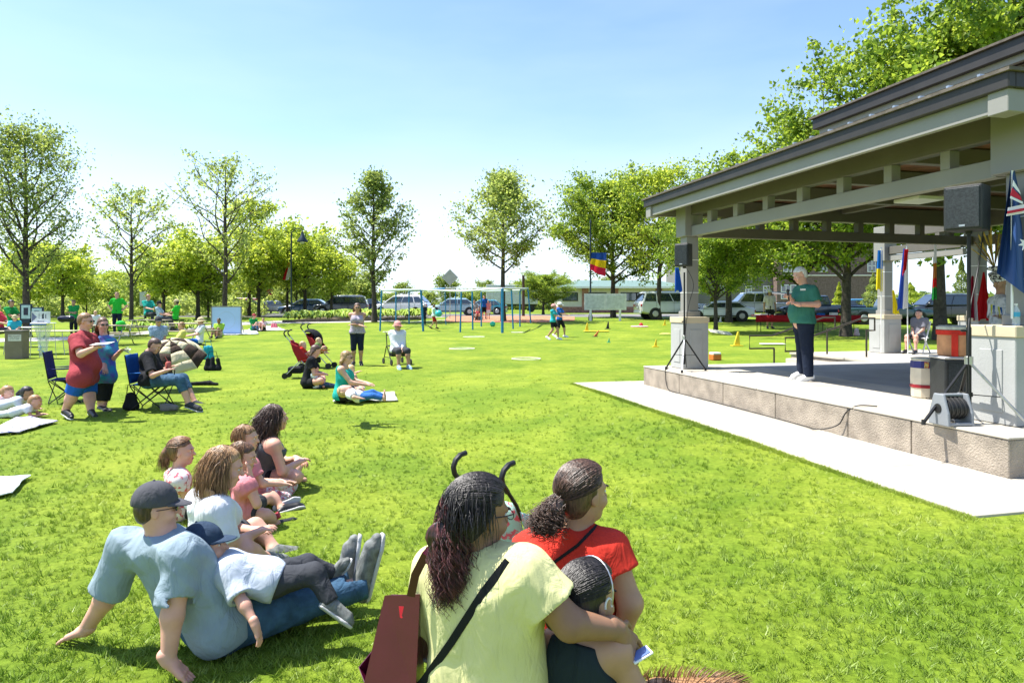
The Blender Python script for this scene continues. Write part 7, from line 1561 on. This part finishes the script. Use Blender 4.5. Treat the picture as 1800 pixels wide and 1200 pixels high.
P = pose(at(532, 664)+Vector((0, 0, .42)), R_(5), .42, 'knees', 'lap'); person('fair-haired toddler sitting in the stroller without a hood', P, 'fair', 'buzz', H_BLOND, REDC, .8, REDC, 1.2, shoes=None, hs=.45, res=.014, detail=0, head_f=fdir(0, .1), seed=98, headscale=.8)
FLOR = mat('floral_fabric', (.35, .55, .50), .8, 0, .3, 26, .2, 80, col2=(.60, .10, .14), thresh=(.40, .47)); stroller(Vector((.018, 3.42, gz(.018, 3.42)+.01)), R_(48), FLOR, None, 'black umbrella stroller with floral fabric in front of the woman in yellow', .80, floral=1)
# phone and fur at the bottom
o = MB().box((0, 0, 0), (.045, .075, .008)).build('phone', WHITE, None, bevel=.002, loc=J(1126, 1150, 530)); o.rotation_euler = (.35, .1, -1.2); meta(o, 'white phone held beyond the shoulder of the girl', 'phone'); o2 = MB().box((0, 0, .0055), (.036, .06, .003)).build('screen', mat('screen_blue', (.12, .18, .4), .1), o)
p = J(1236, 1238, 420); fur = [] ; rg = np.random.default_rng(5)
f = Field(.02); f.cone((-.18, 0, 0), (.12, .05, -.01), .10, .09, .05).cone((-.18, 0, 0), (-.3, -.05, -.16), .08, .05, .05).cone((.12, .05, 0), (.2, .08, -.2), .05, .03, .03); t = thing('dog', 'brown-backed furry dog whose back just shows at the bottom edge right of the girl', 'dog', p); FUR = hairm('fur', (.14, .05, .02), (.40, .22, .10)); V, Q = f.mesh(); link('body', npmesh('body', V, Q, smooth=True, mats=[FUR]), t)
strs = []
for i in range(1500):
    a = V[rg.integers(len(V))]; n_ = nrm(a-V3(-.05, .02, -.02)); d = nrm(n_*.6+V3(.8, 0, .1)); strs.append(np.array([a-n_*.005, a+n_*.012+d*.02, a+n_*.014+d*.05]))
segs = [(s, [.0022, .0018, .0005]) for s in strs]; V, Q = tubes_np(segs, 3); link('fur', npmesh('fur', V, Q, mats=[FUR]), t)
# ------------------------------------------------------------------ playground, lamps, signs
SWB = mat('swing_blue', (.01, .17, .36), .4, .1, .1, 10); SWW = mat('swing_white_bar', (.62, .66, .70), .4, 0, .05, 10)
swg = thing('swing_set', 'long blue swing frame with pale top bars standing across the mulch and lawn', 'swing set', at(810, 575))
def spole(px, py, topy, top_px=None, r=.045, m=None, nm='post'):
    p = at(px, py); s = F_PX/p.y; q = J(top_px if top_px else px, topy, s); b = MB(); b.cyl(p, q, r, n=8); b.build(nm, m or SWB, swg, world=True, smooth=True); return q
tops = [spole(668, 582, 510, 671), spole(744, 582, 509, 740, .06), spole(809, 584, 512, 811), spole(883, 585, 507, 883, .07)]
topf = [spole(696, 574, 511), spole(719, 569, 512, 719), spole(831, 580, 511, 830), spole(846, 574, 512), spole(902, 578, 509, 899), spole(914, 574, 510), spole(933, 568, 507, 928), spole(784, 571, 507, 782, .03), spole(801, 566, 506, 801, .03)]
def bar2(p, q, r, m, nm='top_bar'): b = MB(); b.cyl(p, q, r, n=8); b.build(nm, m, swg, world=True, smooth=True)
bar2(tops[0], tops[1], .05, SWW); bar2(tops[1], tops[2], .05, SWW); bar2(tops[2], tops[3], .05, SWW); bar2(tops[3], topf[6], .05, SWW); bar2(topf[0], topf[8], .05, SWW); bar2(topf[8], topf[6], .05, SWW); bar2(topf[1], topf[7], .05, SWB); bar2(topf[3], topf[5], .05, SWW); bar2(tops[0], topf[0], .04, SWW); bar2(tops[1], topf[1], .05, SWB); bar2(tops[3], topf[4], .05, SWB); bar2(topf[5], topf[6], .05, SWB)
for px in (770, 776, 862, 868):
    s = 28; p = J(px, 509, s); q = J(px, 552, s); b = MB(); b.cyl(p, q, .012, n=4); b.build('chain', METAL, swg, world=True)
for px in (773, 865): b = MB(); b.box(J(px, 552, 28), (.42, .16, .04)); b.build('swing_seat', BLACK, swg, world=True)
LAMPB = mat('lamp_blue_black', (.02, .035, .05), .4, .3, .1, 8)
def lamp_post(px, py, ytop, lab, side=0, head=True):
    p = at(px, py); s = F_PX/p.y; H = (py-ytop)/s; t = thing('lamp_post', lab, 'lamp post', p, 0); MB().lathe([(.16, 0), (.16, .25), (.10, .45), (.07, .8), (.06, 1.0), (.055, H)], (0, 0, 0), 12).build('post', LAMPB, t, smooth=True)
    if side:
        MB().tube([(0, 0, H-.1), (side*.3, 0, H+.25), (side*.85, 0, H+.3), (side*.95, 0, H+.05)], .035, 7).build('arm', LAMPB, t, smooth=True)
        MB().lathe([(.05, .1), (.09, 0), (.16, -.28), (.42, -.62), (.42, -.70)], (side*.95, 0, H-.05), 16).build('lamp_shade', LAMPB, t, smooth=True); MB().ball((side*.95, 0, H-.72), .2, 8).build('globe', mat('globe_glass', (.5, .55, .6), .2, spec=.8), t, smooth=True)
    else: MB().lathe([(.05, 0), (.09, .05), (.03, .25), (.005, .4)], (0, 0, H), 10).build('finial', LAMPB, t)
    return t, p, s, H
lamp_post(512, 559, 408, 'blue-black lamp post with hanging bell lamp left of the planting bed', 0.9)
t, lp, ls, lH = lamp_post(1038, 563, 393, 'tall slim lamp post carrying the blue, yellow and red banner', 0)
# banners / flags on lamp posts
bx_ = [J(1038, 444, ls), J(1066, 444, ls), J(1064, 487, ls), J(1037, 474, ls)]; flag('flag', 0, bx_, uvmat('flag_ro', 'Y', [(0, (.015, .06, .30)), (.33, (.70, .48, .01)), (.66, (.60, .02, .06))], .35), 'blue, yellow and red horizontal tricolour hanging from the slim lamp post', None, seed=9, ripple=.12, thick=.01, k=1.2)
bx_ = [J(508, 460, 21.5), J(512, 460, 21.5), J(510, 492, 21.5), J(497, 492, 21.5)]; flag('flag', 0, bx_, uvmat('flag_rw', 'X', [(0, (.55, .02, .03)), (.4, WHf)], .3), 'red and white flag on the lamp post behind the whiteboard', None, seed=10, ripple=.1)
SGM = mat('sign_back_grey', (.40, .42, .42), .5, .5, .05, 5); SGR = mat('sign_red', (.42, .01, .02), .5)
def sign(px, py, yt, kind, lab, m, sz=.4):
    p = at(px, py); s = F_PX/p.y; t = thing('road_sign', lab, 'sign', p); H = (py-yt)/s; MB().cyl((0, 0, 0), (0, 0, H-.0), .035, n=6).build('sign_post', METAL if kind != 'stop' else DARKM, t)
    if kind == 'diamond': pl = [(0, -sz), (sz, 0), (0, sz), (-sz, 0)]
    elif kind == 'stop': pl = [(sz*math.cos(a), sz*math.sin(a)) for a in np.arange(8)*math.pi/4+math.pi/8]
    else: pl = [(-sz*.55, -sz), (sz*.55, -sz), (sz*.55, sz), (-sz*.55, sz)]
    MB().prism(pl, .02, c=(0, -.05, H-sz)).build('sign_plate', m, t); 
    if kind == 'stop': text('STOP', sz*.62, WHITE, t, (0, -.066, H-sz))
    return t
sign(791, 560, 473, 'diamond', 'diamond-shaped road sign seen from behind above the parked cars', SGM, .62); sign(475, 552, 508, 'stop', 'small red stop sign under the yellow-green trees', SGR, .34); sign(253, 562, 513, 'rect', 'white and grey parking sign between the left-hand trees', SGM, .5)
p = at(920, 556); s = F_PX/p.y; t = thing('utility_pole', 'dark wooden post right of the swing set', 'pole', p); MB().cyl((0, 0, 0), (0, 0, 72/s), .13, .11, 8).build('post', mat('pole_wood', (.05, .04, .03), .9), t)
# white board fence by the stop sign
t = thing('fence', 'low white rail fence beside the road behind the red-capped person', 'fence', at(480, 556)); bl = t.location
for k in range(7):
    p = J(462+k*10, 553, 19.5)-bl; MB().box(p+Vector((0, 0, -.25)), (.1, .1, .9)).build('post', WHITE, t)
for z in (.05, -.22): MB().box(J(492, 553, 19.5)-bl+Vector((0, -.04, z)), (3.3, .05, .14)).build('rail', WHITE, t)
# park notice panels by the building
def info_panel(px, py, w, yt, lab):
    p = at(px, py); s = F_PX/p.y; t = thing('information_panel', lab, 'sign', p); W = w/s; H = (py-yt)/s
    for sx in (-W*.35, W*.35): MB().box((sx, 0, H*.25), (.14, .1, H*.5)).build('post', WHITE, t)
    MB().box((0, 0, H*.7), (W, .08, H*.6)).build('panel', mat('panel_white', (.62, .62, .62), .6), t)
    for k in (-1, 1): MB().box((k*W*.24, -.05, H*.7), (W*.42, .02, H*.5)).build('glazed_case', mat('panel_grey', (.52, .54, .55), .3), t)
info_panel(1064, 564, 74, 516, 'large pale information panel on white posts behind the slim lamp post')
# ------------------------------------------------------------------ buildings
BRICK = mat('red_brick', (.30, .15, .12), .9, 0, .25, 4, .3, 30); CREAMW = mat('cream_wall', (.58, .54, .47), .85, 0, .05, 3); GROOF = mat('green_metal_roof', (.16, .24, .20), .5, .2, .08, 3); SIDING = mat('grey_siding', (.17, .165, .155), .8, 0, .05, 2); WGL = glass_mat('window_glass', (.05, .07, .09)); BRK2 = mat('brown_brick', (.16, .11, .095), .9, 0, .25, 5, .3, 30)
def window(par, x, y, z, w, h, frame=WHITE, mull=True):
    f = MB(); f.box((x, y, z), (w+.16, .08, h+.16)); o = f.build('window', frame, par); MB().box((x, y-.045, z), (w, .03, h)).build('pane', WGL, o)
    if mull: m = MB(); m.box((x, y-.066, z), (w, .02, .06)); m.box((x, y-.066, z), (.06, .02, h)); m.build('glazing_bar', frame, o)
s = 15.5; Y0 = 1200/s; x0, x1 = (982-900)/s, (1210-900)/s; gzb = gz(5, Y0); t = thing('park_building', 'low cream and brick building with pale green hipped roof beyond the lawn', 'building', ((x0+x1)/2, Y0, gzb)); W = x1-x0; Hw = (552-511)/s+.3
MB().box((0, 4, Hw/2), (W, 8, Hw)).build('wall', CREAMW, t); MB().box((-.02, 3.98, .35), (W+.06, 8.06, .7)).build('brick_plinth', BRICK, t); 
for x in (-W/2+3.0, -W/2+6.4, 4): MB().box((x, -.06, Hw/2), (.7, .1, Hw)).build('brick_pier', BRICK, t)
b = MB(); e = .8; zt = Hw+.9; vs = [(-W/2-e, -e, Hw), (W/2+e, -e, Hw), (W/2+e, 8+e, Hw), (-W/2-e, 8+e, Hw), (-W/2+2.8, 4, zt), (W/2-2.8, 4, zt)]; b.add(vs, [(0, 1, 5, 4), (1, 2, 5), (2, 3, 4, 5), (3, 0, 4), (0, 3, 2, 1)]); b.build('roof', GROOF, t); MB().box((0, -e+.02, Hw-.06), (W+2*e, .1, .22)).build('eave_board', WHITE, t)
for x, w in ((-W/2+1.3, 1.6), (-W/2+4.4, 1.9), (-W/2+8.0, 1.8), (2.2, 1.6)): window(t, x, -.03, Hw*.62, w, .8, BLACKM, False)
# grey apartment building
s = 15.0; Y0 = 1200/s; gx0 = (1205-900)/s; gx1 = (1357-900)/s; g_ = gz(25, Y0); W = gx1-gx0; H = 8.2; t = thing('apartment_building', 'grey sided apartment building with white windows behind the pickups', 'building', ((gx0+gx1)/2, Y0, g_))
for k in range(27): MB().box((0, .0, .15+k*.3), (W, .05, .285), M=Matrix.Rotation(.06, 3, 'X')).build('siding_board', SIDING, t)
MB().box((0, 5.05, H/2), (W, 10, H)).build('wall', SIDING, t); MB().box((0, -.06, 4.42), (W+.1, .1, .12)).build('trim_band', WHITE, t)
for x in (-4.0, -.6, 2.3, 4.4):
    for z in (2.75, 5.6): window(t, x, -.05, z, .62 if z < 4 else .8, .65 if z < 4 else 1.1)
bx0 = gx1; bx1 = (1545-900)/s; W2 = bx1-bx0; t = thing('apartment_building', 'brown brick wing with large white windows adjoining the grey apartments', 'building', ((bx0+bx1)/2, Y0-1.5, g_)); MB().box((0, 6, H/2), (W2, 12, H)).build('wall', BRK2, t); MB().box((0, -.06, 4.3), (W2, .1, .16)).build('string_course', CREAMW, t)
for x in (-W2/2+2.1, ): 
    for dx in (-1.1, 0, 1.1): window(t, x+dx, -.04, 2.4, .95, 1.5)
for x in (1.6, 4.6): window(t, x, -.04, 2.0, .8, 1.5); window(t, x, -.04, 5.4, .8, 1.3)
for x in (-W2/2+1.2, -1.0): window(t, x, -.04, 5.4, .8, 1.3)
for tt, w, h in ((t, W2, H),): MB().box((0, 6, H+.2), (w+.8, 12.8, .4)).build('roof', DARKM, tt)
s = 14.0; t = thing('trailer', 'long white trailer body standing beyond the mulch area', 'trailer', (J(900, 552, s).x, 1200/s, gz(1, 1200/s))); MB().box((0, 0, 2.2), (6.4, 2.4, 2.4)).build('trailer_body', mat('trailer_white', (.5, .52, .54), .5), t, bevel=.03); MB().box((0, 0, .85), (6.2, 2.0, .2)).build('chassis', BLACKM, t)
for x in (-2.4, -1.5, 2.4): MB().cyl((x, -1.15, .45), (x, -.85, .45), .45, n=14).build('wheel', RUBBER, t)
# ------------------------------------------------------------------ vehicles
def paint(n, c, rough=.25, metal=.0): return mat('paint_'+n, c, rough, metal, .03, 2, spec=.6, coat=.7)
TAIL = mat('tail_lamp', (.35, .01, .01), .2, spec=.7); HEAD_ = mat('head_lamp', (.6, .62, .65), .1, 0, .05, 5, spec=.9)
def vehicle(name, label, loc, rz, L_, W_, H_, kind, pm, group='vehicles parked along the road', face=None):
    t = thing(name, label, 'car' if kind not in ('pickup',) else 'pickup', loc, rz, group); hw = W_/2; zb = .30 if kind in ('suv', 'pickup') else .22; belt = H_*.60 if kind != 'sedan' else H_*.62; hood = H_*.56 if kind != 'sedan' else H_*.60
    # body loft : stations along x (front = +x)
    if kind == 'sedan': st = [(-.5, .45, .60, .86), (-.47, .28, .66, .93), (-.40, .22, .69, .98), (-.2, .2, .64, 1), (.15, .2, .62, 1), (.30, .2, .585, .99), (.44, .22, .52, .93), (.49, .3, .46, .84), (.5, .36, .42, .78)]
    elif kind == 'pickup': st = [(-.5, .42, .60, .96), (-.49, .3, .62, .98), (-.3, .26, .62, 1), (-.06, .26, .62, 1), (.15, .26, .62, 1), (.22, .26, .60, 1), (.44, .28, .56, .97), (.49, .30, .52, .92), (.5, .36, .48, .86)]
    else: st = [(-.5, .38, .56, .92), (-.49, .26, .62, .97), (-.42, .2, .64, 1), (0, .2, .62, 1), (.2, .2, .60, 1), (.28, .2, .575, .99), (.44, .22, .54, .95), (.49, .28, .50, .88), (.5, .34, .46, .82)]
    b = MB(); V = []; n = 12
    for x, z0, z1, w in st:
        z0 *= H_*.9; z1 *= H_; ww = hw*w; zm = z0+(z1-z0)*.55
        ring = [(-ww*.86, z0), (-ww*.99, z0+.10), (-ww, zm), (-ww*.97, z1-.07), (-ww*.88, z1), (-ww*.4, z1+.015), (ww*.4, z1+.015), (ww*.88, z1), (ww*.97, z1-.07), (ww, zm), (ww*.99, z0+.10), (ww*.86, z0)]
        V += [(x*L_, y, z) for y, z in ring]
    k = len(st); fs = [(i*n+j, i*n+(j+1) % n, (i+1)*n+(j+1) % n, (i+1)*n+j) for i in range(k-1) for j in range(n)]+[tuple(range(n-1, -1, -1)), tuple((k-1)*n+j for j in range(n))]
    b.add(V, fs); body = b.build('body', pm, t, smooth=True)
    # cabin
    cab = {'sedan': (-.40, -.26, .08, .25), 'suv': (-.485, -.43, .12, .27), 'wagon': (-.475, -.36, .10, .29), 'pickup': (-.08, -.05, .16, .27)}[kind]; x0, x1, x2, x3 = [c*L_ for c in cab]; zb_ = st[3][2]*H_; wb, wr = hw*.96, hw*.76
    b = MB(); b.add([(x0, -wb, zb_), (x3, -wb, zb_-.02), (x3, wb, zb_-.02), (x0, wb, zb_), (x1, -wr, H_-.04), (x2, -wr, H_-.04), (x2, wr, H_-.04), (x1, wr, H_-.04), (x1+.1, -wr*.7, H_), (x2-.15, -wr*.7, H_), (x2-.15, wr*.7, H_), (x1+.1, wr*.7, H_)], [(0, 1, 5, 4), (1, 2, 6, 5), (2, 3, 7, 6), (3, 0, 4, 7), (4, 5, 9, 8), (5, 6, 10, 9), (6, 7, 11, 10), (7, 4, 8, 11), (8, 9, 10, 11), (3, 2, 1, 0)])
    b.build('cabin', pm, t, bevel=.03, seg=2)
    GL = glass_mat()
    def sp(x, z, sy, o=.008): f = (z-zb_)/(H_-.04-zb_); return (x, sy*(wb+(wr-wb)*f+o), z)
    def pane(nm, P): b = MB(); b.add(P, [tuple(range(len(P)))]); o = b.build(nm, GL, t); s = o.modifiers.new('s', 'SOLIDIFY'); s.thickness = .01
    zt = H_-.13; zl = zb_+.05; fx = lambda z, a, c: a+(c-a)*(z-zb_)/(H_-zb_); splits = {'sedan': [.0, .5, 1.0], 'suv': [0, .26, .60, 1], 'wagon': [0, .24, .58, 1], 'pickup': [0, .45, 1]}[kind]
    for sy in (-1, 1):
        for i in range(len(splits)-1):
            a, c = splits[i], splits[i+1]; lo0, lo1 = fx(zl, x0, x1)+.08, fx(zl, x3, x2)-.14; hi0, hi1 = fx(zt, x0, x1)+.06, fx(zt, x3, x2)-.08
            P = [sp(lo0+(lo1-lo0)*a+.035, zl, sy), sp(lo0+(lo1-lo0)*c-.035, zl, sy), sp(hi0+(hi1-hi0)*c-.035, zt, sy), sp(hi0+(hi1-hi0)*a+.035, zt, sy)]; pane('side_window', P)
        for i in range(len(splits)-1): MB().box((x0+(x3-x0)*(splits[i]+.12), sy*(hw+.004), zb_-.14), (.16, .02, .03)).build('door_handle', pm, t)
        MB().box((fx(zl, x3, x2)-.10, sy*(hw+.09), zl+.06), (.12, .18, .13)).build('wing_mirror', pm, t, bevel=.02)
        for i in range(1, len(splits)): 
            xx = x0+(x3-x0)*splits[i]*.98; MB().box((xx, sy*(hw*.995+.003), zb_*.5+.2), (.012, .006, zb_*.7)).build('door_seam', BLACK, t)
        MB().box((0, sy*hw*.985, st[3][1]*H_*.9+.1), (L_*.5, .03, .06)).build('sill_trim', BLACK, t)
    e = .02; wz0, wz1 = zb_+.06, H_-.11
    wf = lambda z, xs, xe: (xs+(xe-xs)*(z-zb_)/(H_-.04-zb_)); P = [(wf(wz0, x3, x2)+e, -wb*.86, wz0), (wf(wz0, x3, x2)+e, wb*.86, wz0), (wf(wz1, x3, x2)+e, wr*.9, wz1), (wf(wz1, x3, x2)+e, -wr*.9, wz1)]; pane('windscreen', P)
    P = [(wf(wz0, x0, x1)-e, -wb*.84, wz0+.05), (wf(wz0, x0, x1)-e, wb*.84, wz0+.05), (wf(wz1, x0, x1)-e, wr*.88, wz1), (wf(wz1, x0, x1)-e, -wr*.88, wz1)]; pane('rear_window', P)
    if kind == 'pickup': MB().box((-.29*L_, 0, zb_+.015), (L_*.37, W_*.82, .03)).build('load_bed', BLACK, t)
    rw = .37 if kind in ('suv', 'pickup') else .33
    for sx in (-.31, .32):
        for sy in (-1, 1):
            x = sx*L_; MB().cyl((x, sy*(hw-.26), rw), (x, sy*(hw+.006), rw), rw+.075, n=20).build('wheel_arch', BLACK, t); w = thing_part(t, 'wheel'); MB().cyl((x, sy*(hw-.20), rw), (x, sy*(hw+.02), rw), rw, n=20).build('tyre', RUBBER, w, smooth=True); MB().cyl((x, sy*(hw+.015), rw), (x, sy*(hw+.035), rw), rw*.62, rw*.55, n=14).build('rim', METAL, w)
    for sy in (-1, 1):
        MB().box((st[-2][0]*L_-.03, sy*hw*.64, H_*.43), (.10, hw*.34, .14)).build('headlight', HEAD_, t, bevel=.02); MB().box((-.5*L_+.015, sy*hw*.82, H_*.50), (.07, hw*.24, .20 if kind != 'sedan' else .13)).build('tail_light', TAIL, t, bevel=.015)
    MB().box((.5*L_+.0, 0, H_*.24), (.08, W_*.82, .18)).build('front_bumper', pm if kind != 'pickup' else CHROME, t, bevel=.03); MB().box((-.5*L_-.0, 0, H_*.24), (.08, W_*.84, .18)).build('rear_bumper', pm, t, bevel=.03); MB().box((.5*L_+.01, 0, H_*.39), (.03, W_*.40, .14)).build('grille', BLACK, t); MB().box((-.5*L_-.025, 0, H_*.42), (.02, .30, .14)).build('number_plate', WHITE, t)
    if kind in ('suv', 'wagon'):
        for sy in (-1, 1): MB().tube([(x1+.2, sy*wr*.86, H_+.01), (x1+.3, sy*wr*.86, H_+.05), (x2-.4, sy*wr*.86, H_+.05), (x2-.3, sy*wr*.86, H_+.01)], .018, 5).build('roof_rail', METAL, t)
    return t
def thing_part(par, name):
    o = bpy.data.objects.new(name, None); C.objects.link(o); o.parent = par; return o
def park(px, py, name, label, rz, L_, W_, H_, kind, pm, Y=None):
    Yv = Y or at(px, py).y; X = (px-CX)*Yv/F_PX; return vehicle(name, label, (X, Yv, gz(X, Yv)+.03), math.radians(rz), L_, W_, H_, kind, pm)
park(1181, 557, 'parked_car', 'silver off-road car parked left of the pavilion column', 8, 5.2, 2.0, 1.95, 'suv', paint('silver', (.56, .59, .57)), 50)
park(1262, 557, 'parked_car', 'pale silver car nose showing right of the near-left column', 172, 4.7, 1.8, 1.35, 'sedan', paint('pale', (.70, .72, .73)), 47.5)
park(1330, 557, 'parked_pickup', 'white double-cab pickup behind the speaker', 176, 5.9, 2.0, 1.95, 'pickup', paint('white', (.80, .80, .79)), 49)
park(1440, 557, 'parked_pickup', 'dark navy pickup with raised boot lid behind the red table', 178, 5.5, 2.0, 1.75, 'pickup', paint('navy', (.012, .03, .06)), 47)
park(1515, 558, 'parked_car', 'blue saloon parked right of the dark pickup', 5, 4.6, 1.8, 1.45, 'sedan', paint('blue', (.03, .16, .30)), 50)
park(1556, 561, 'parked_pickup', 'dark green pickup bed with a person sitting in it', -8, 5.2, 1.95, 1.65, 'pickup', paint('dgreen', (.01, .04, .04)), 44)
park(1652, 561, 'parked_car', 'black off-road car behind the rear columns', 175, 4.9, 1.95, 1.9, 'suv', paint('black', (.008, .009, .010)), 44)
park(1760, 560, 'parked_car', 'light blue saloon between the rear right column and the speaker stand', 178, 4.6, 1.8, 1.4, 'sedan', paint('lblue', (.25, .38, .48)), 50)
park(706, 556, 'parked_car', 'white estate car parked behind the planting bed', 172, 4.9, 1.9, 1.75, 'wagon', paint('white2', (.78, .79, .82)), 60)
bpy.data.objects  # far cars
park(600, 555, 'parked_car', 'dark grey off-road car parked behind the planting bed', 186, 4.8, 1.9, 1.72, 'suv', paint('dgrey', (.05, .055, .065)), 62)
park(640, 555, 'parked_car', 'dark blue saloon partly hidden behind the grey off-road car', 182, 4.5, 1.8, 1.5, 'sedan', paint('dblue', (.015, .03, .07)), 68)
park(538, 555, 'parked_car', 'dark blue car with bright windscreen near the lamp post', 183, 4.8, 1.8, 1.45, 'sedan', paint('dblue2', (.012, .05, .12)), 63)
park(795, 556, 'parked_car', 'pale blue saloon behind the diamond road sign', 187, 4.7, 1.8, 1.5, 'sedan', paint('pblue', (.32, .46, .54)), 60)
park(850, 555, 'parked_car', 'teal blue saloon beyond the swing set', 175, 4.4, 1.75, 1.4, 'sedan', paint('teal', (.02, .20, .27)), 64)
park(421, 556, 'parked_car', 'dark red car parked just right of the whiteboard', 184, 4.6, 1.8, 1.5, 'wagon', paint('dred', (.20, .006, .012)), 66)
park(478, 556, 'parked_car', 'pale silver car beyond the white rail fence', 182, 4.4, 1.8, 1.35, 'sedan', paint('silver2', (.42, .45, .5)), 68)
# raised teal tailgate / tonneau on the dark pickup
tg = MB().box((0, 0, 0), (2.6, 1.7, .05)).build('tonneau_cover', paint('tealcover', (.02, .22, .36)), None, bevel=.02); tg.location = J(1386, 517, 25.5); tg.rotation_euler = (0, .10, .02); meta(tg, 'raised teal-blue boot cover above the dark navy pickup', 'cover')
# red covered table
p = at(1352, 590); 
rt = thing('long_table', 'long table under a dark red cloth on the lawn behind the handrails', 'table', at(1415, 583), math.radians(-2)); s = F_PX/rt.location.y; L_ = 180/s
REDT = cloth('table_cloth_red', (.35, .012, .018)); MB().box((0, 0, .86), (L_, .8, .03)).build('table_top', REDT, rt, bevel=.01)
V = []; n = 60
for i in range(n+1):
    x = -L_/2+L_*i/n
    for z, o in ((.86, 0), (.72, .03), (.52, .045)): V.append((x, -.405-o*(.6+.5*math.sin(i*1.1)), z))
q = [(i*3+j, (i+1)*3+j, (i+1)*3+j+1, i*3+j+1) for i in range(n) for j in range(2)]; link('cloth_front', npmesh('cloth_front', V, q, smooth=True, mats=[REDT]), rt).modifiers.new('s', 'SOLIDIFY').thickness = .005
for x in (-L_/2+.3, -.5, .8, L_/2-.3):
    for sy in (-.3, .3): MB().cyl((x, sy, 0), (x, sy, .85), .02, n=6).build('leg', BLACKM, rt)
for i in range(7): MB().box((-L_/2+.6+i*L_/7.5, random.Random(i).uniform(-.2, .2), .92), (.35, .25, .08+.05*(i % 3))).build('item', [WHITE, BLACK, REDC, WHITE, BLUEC, WHITE, CHAR][i], rt, bevel=.01)
# things on the games lawn
def lay(name, label, px, py, builder, cat, group=None, rz=0):
    p = at(px, py); t = thing(name, label, cat, p, rz, group); builder(t); return t
HOOP = mat('hoop_pale', (.65, .68, .5), .5); YL = mat('game_yellow', (.62, .46, .02), .5); ORG = mat('game_orange', (.60, .16, .03), .5); GRN = mat('game_green', (.02, .3, .16), .5)
def hoop(r, m): return lambda t: MB().tube([(r*math.cos(a), r*math.sin(a), .03) for a in np.linspace(0, 6.283, 33)], .014, 5).build('ring', m, t, smooth=True)
for px, py, r in ((812, 614, .44), (833, 593, .48), (910, 585, .34), (686, 584, .38), (925, 632, .42)): lay('hula_hoop', {812: 'pale hoop lying nearest the front of the swings', 833: 'pale hoop just behind the front one', 910: 'faint hoop lying right of the swing frame', 686: 'cream hoop near the left swing leg', 925: 'faint pale hoop in the middle of the open lawn'}[px], px, py, hoop(r, HOOP), 'hoop', 'hoops on the lawn')
def skittle(m, h, w=.09, lean=0):
    def f(t): MB().prism([(-w, 0), (w, 0), (w*.35, h), (-w*.1, h)], w*.8, M=Matrix.Rotation(lean, 3, 'Y')).build('marker_body', m, t, bevel=.01); MB().box((0, 0, .015), (w*3.4, w*3, .03)).build('foot', m if m is not ORG else BLACK, t, bevel=.005)
    return f
for px, py, yt, m, lab in ((1031, 582, 567, YL, 'orange-yellow upright game marker nearest the walking children'), (1068, 578, 565, BLACK, 'small black upright game marker on the lawn'), (1046, 592, 579, ORG, 'orange game marker lying at a slant behind the yellow mat'), (1070, 602, 594, GRN, 'small green game marker on the lawn'), (1152, 610, 596, YL, 'yellow and orange game marker left of the left pier'),
                           (1295, 608, 583, YL, 'tall yellow game marker right of the left pier'), (1168, 572, 562, YL, 'small yellow marker far behind the left pier'), (1266, 566, 556, WHITE, 'white bottle-like marker standing on the far lawn')):
    p = at(px, py); s = F_PX/p.y; h = (py-yt)/s; lay('game_marker', lab, px, py, skittle(m, h, h*.22, .5 if 'slant' in lab else .08), 'marker', 'game markers on the lawn')
def disc(m, w, d, tilt=0): return lambda t: MB().box((0, 0, .04+abs(math.sin(tilt))*w*.3), (w, d, .03), M=Matrix.Rotation(tilt, 3, 'X') @ Matrix.Rotation(tilt*.6, 3, 'Y')).build('board', m, t, bevel=.01)
lay('throwing_board', 'pale slanting game board on the lawn right of the left pier', 1266, 588, disc(mat('board_cream', (.50, .50, .40)), 1.1, .6, .25), 'board'); lay('game_mat', 'yellow mat flat on the grass beside the markers', 1048, 583, disc(YL, 1.3, .7), 'mat'); lay('game_mat', 'white mat on the grass before the handrails', 1358, 606, disc(WHITE, .9, .35), 'mat')
lay('game_mat', 'pink and red cloth circle on the far lawn', 1124, 574, lambda t: (MB().lathe([(.55, .0), (.5, .04), (.1, .06)], (0, 0, .01), 16).build('mat', mat('mat_pink', (.65, .40, .35)), t), MB().ball((.1, 0, .12), .12, 8).build('ball', SGR, t)), 'mat')
lay('frisbee', 'pale yellow disc lying left of the left pier', 1170, 588, lambda t: MB().lathe([(.3, 0), (.3, .03), (.1, .06)], (0, 0, .02), 16).build('disc', mat('disc_yellow', (.6, .55, .15)), t), 'disc')
lay('food_box', 'orange and white box on the grass just right of the left pier', 1257, 633, lambda t: (MB().box((0, 0, .09), (.28, .24, .16)).build('box_body', ORG, t, bevel=.01), MB().box((0, 0, .20), (.26, .22, .06)).build('lid', WHITE, t, bevel=.01)), 'box', rz=.3)
p = at(866, 574); t = thing('beach_ball', 'turquoise green ball on the lawn under the swing frame', 'ball', p+Vector((0, 0, .16))); MB().ball((0, 0, 0), .17, 14).build('ball_body', mat('ball_green', (.03, .42, .30), .35), t, smooth=True)
o = MB().ball((0, 0, 0), .2, 12).build('beach_ball', mat('ball_teal', (.04, .42, .45), .35), None, smooth=True, loc=J(771, 551, 31)); meta(o, 'teal ball held by the child in red shorts', 'ball')
# tiny litter-like items : blankets and shoes near the right rails
handbag(1506, 590, 40, 'small red and white flag-coloured bag hanging by the far handrail', PINKC2, .25, .35)
# distant wire fence posts and pale haze
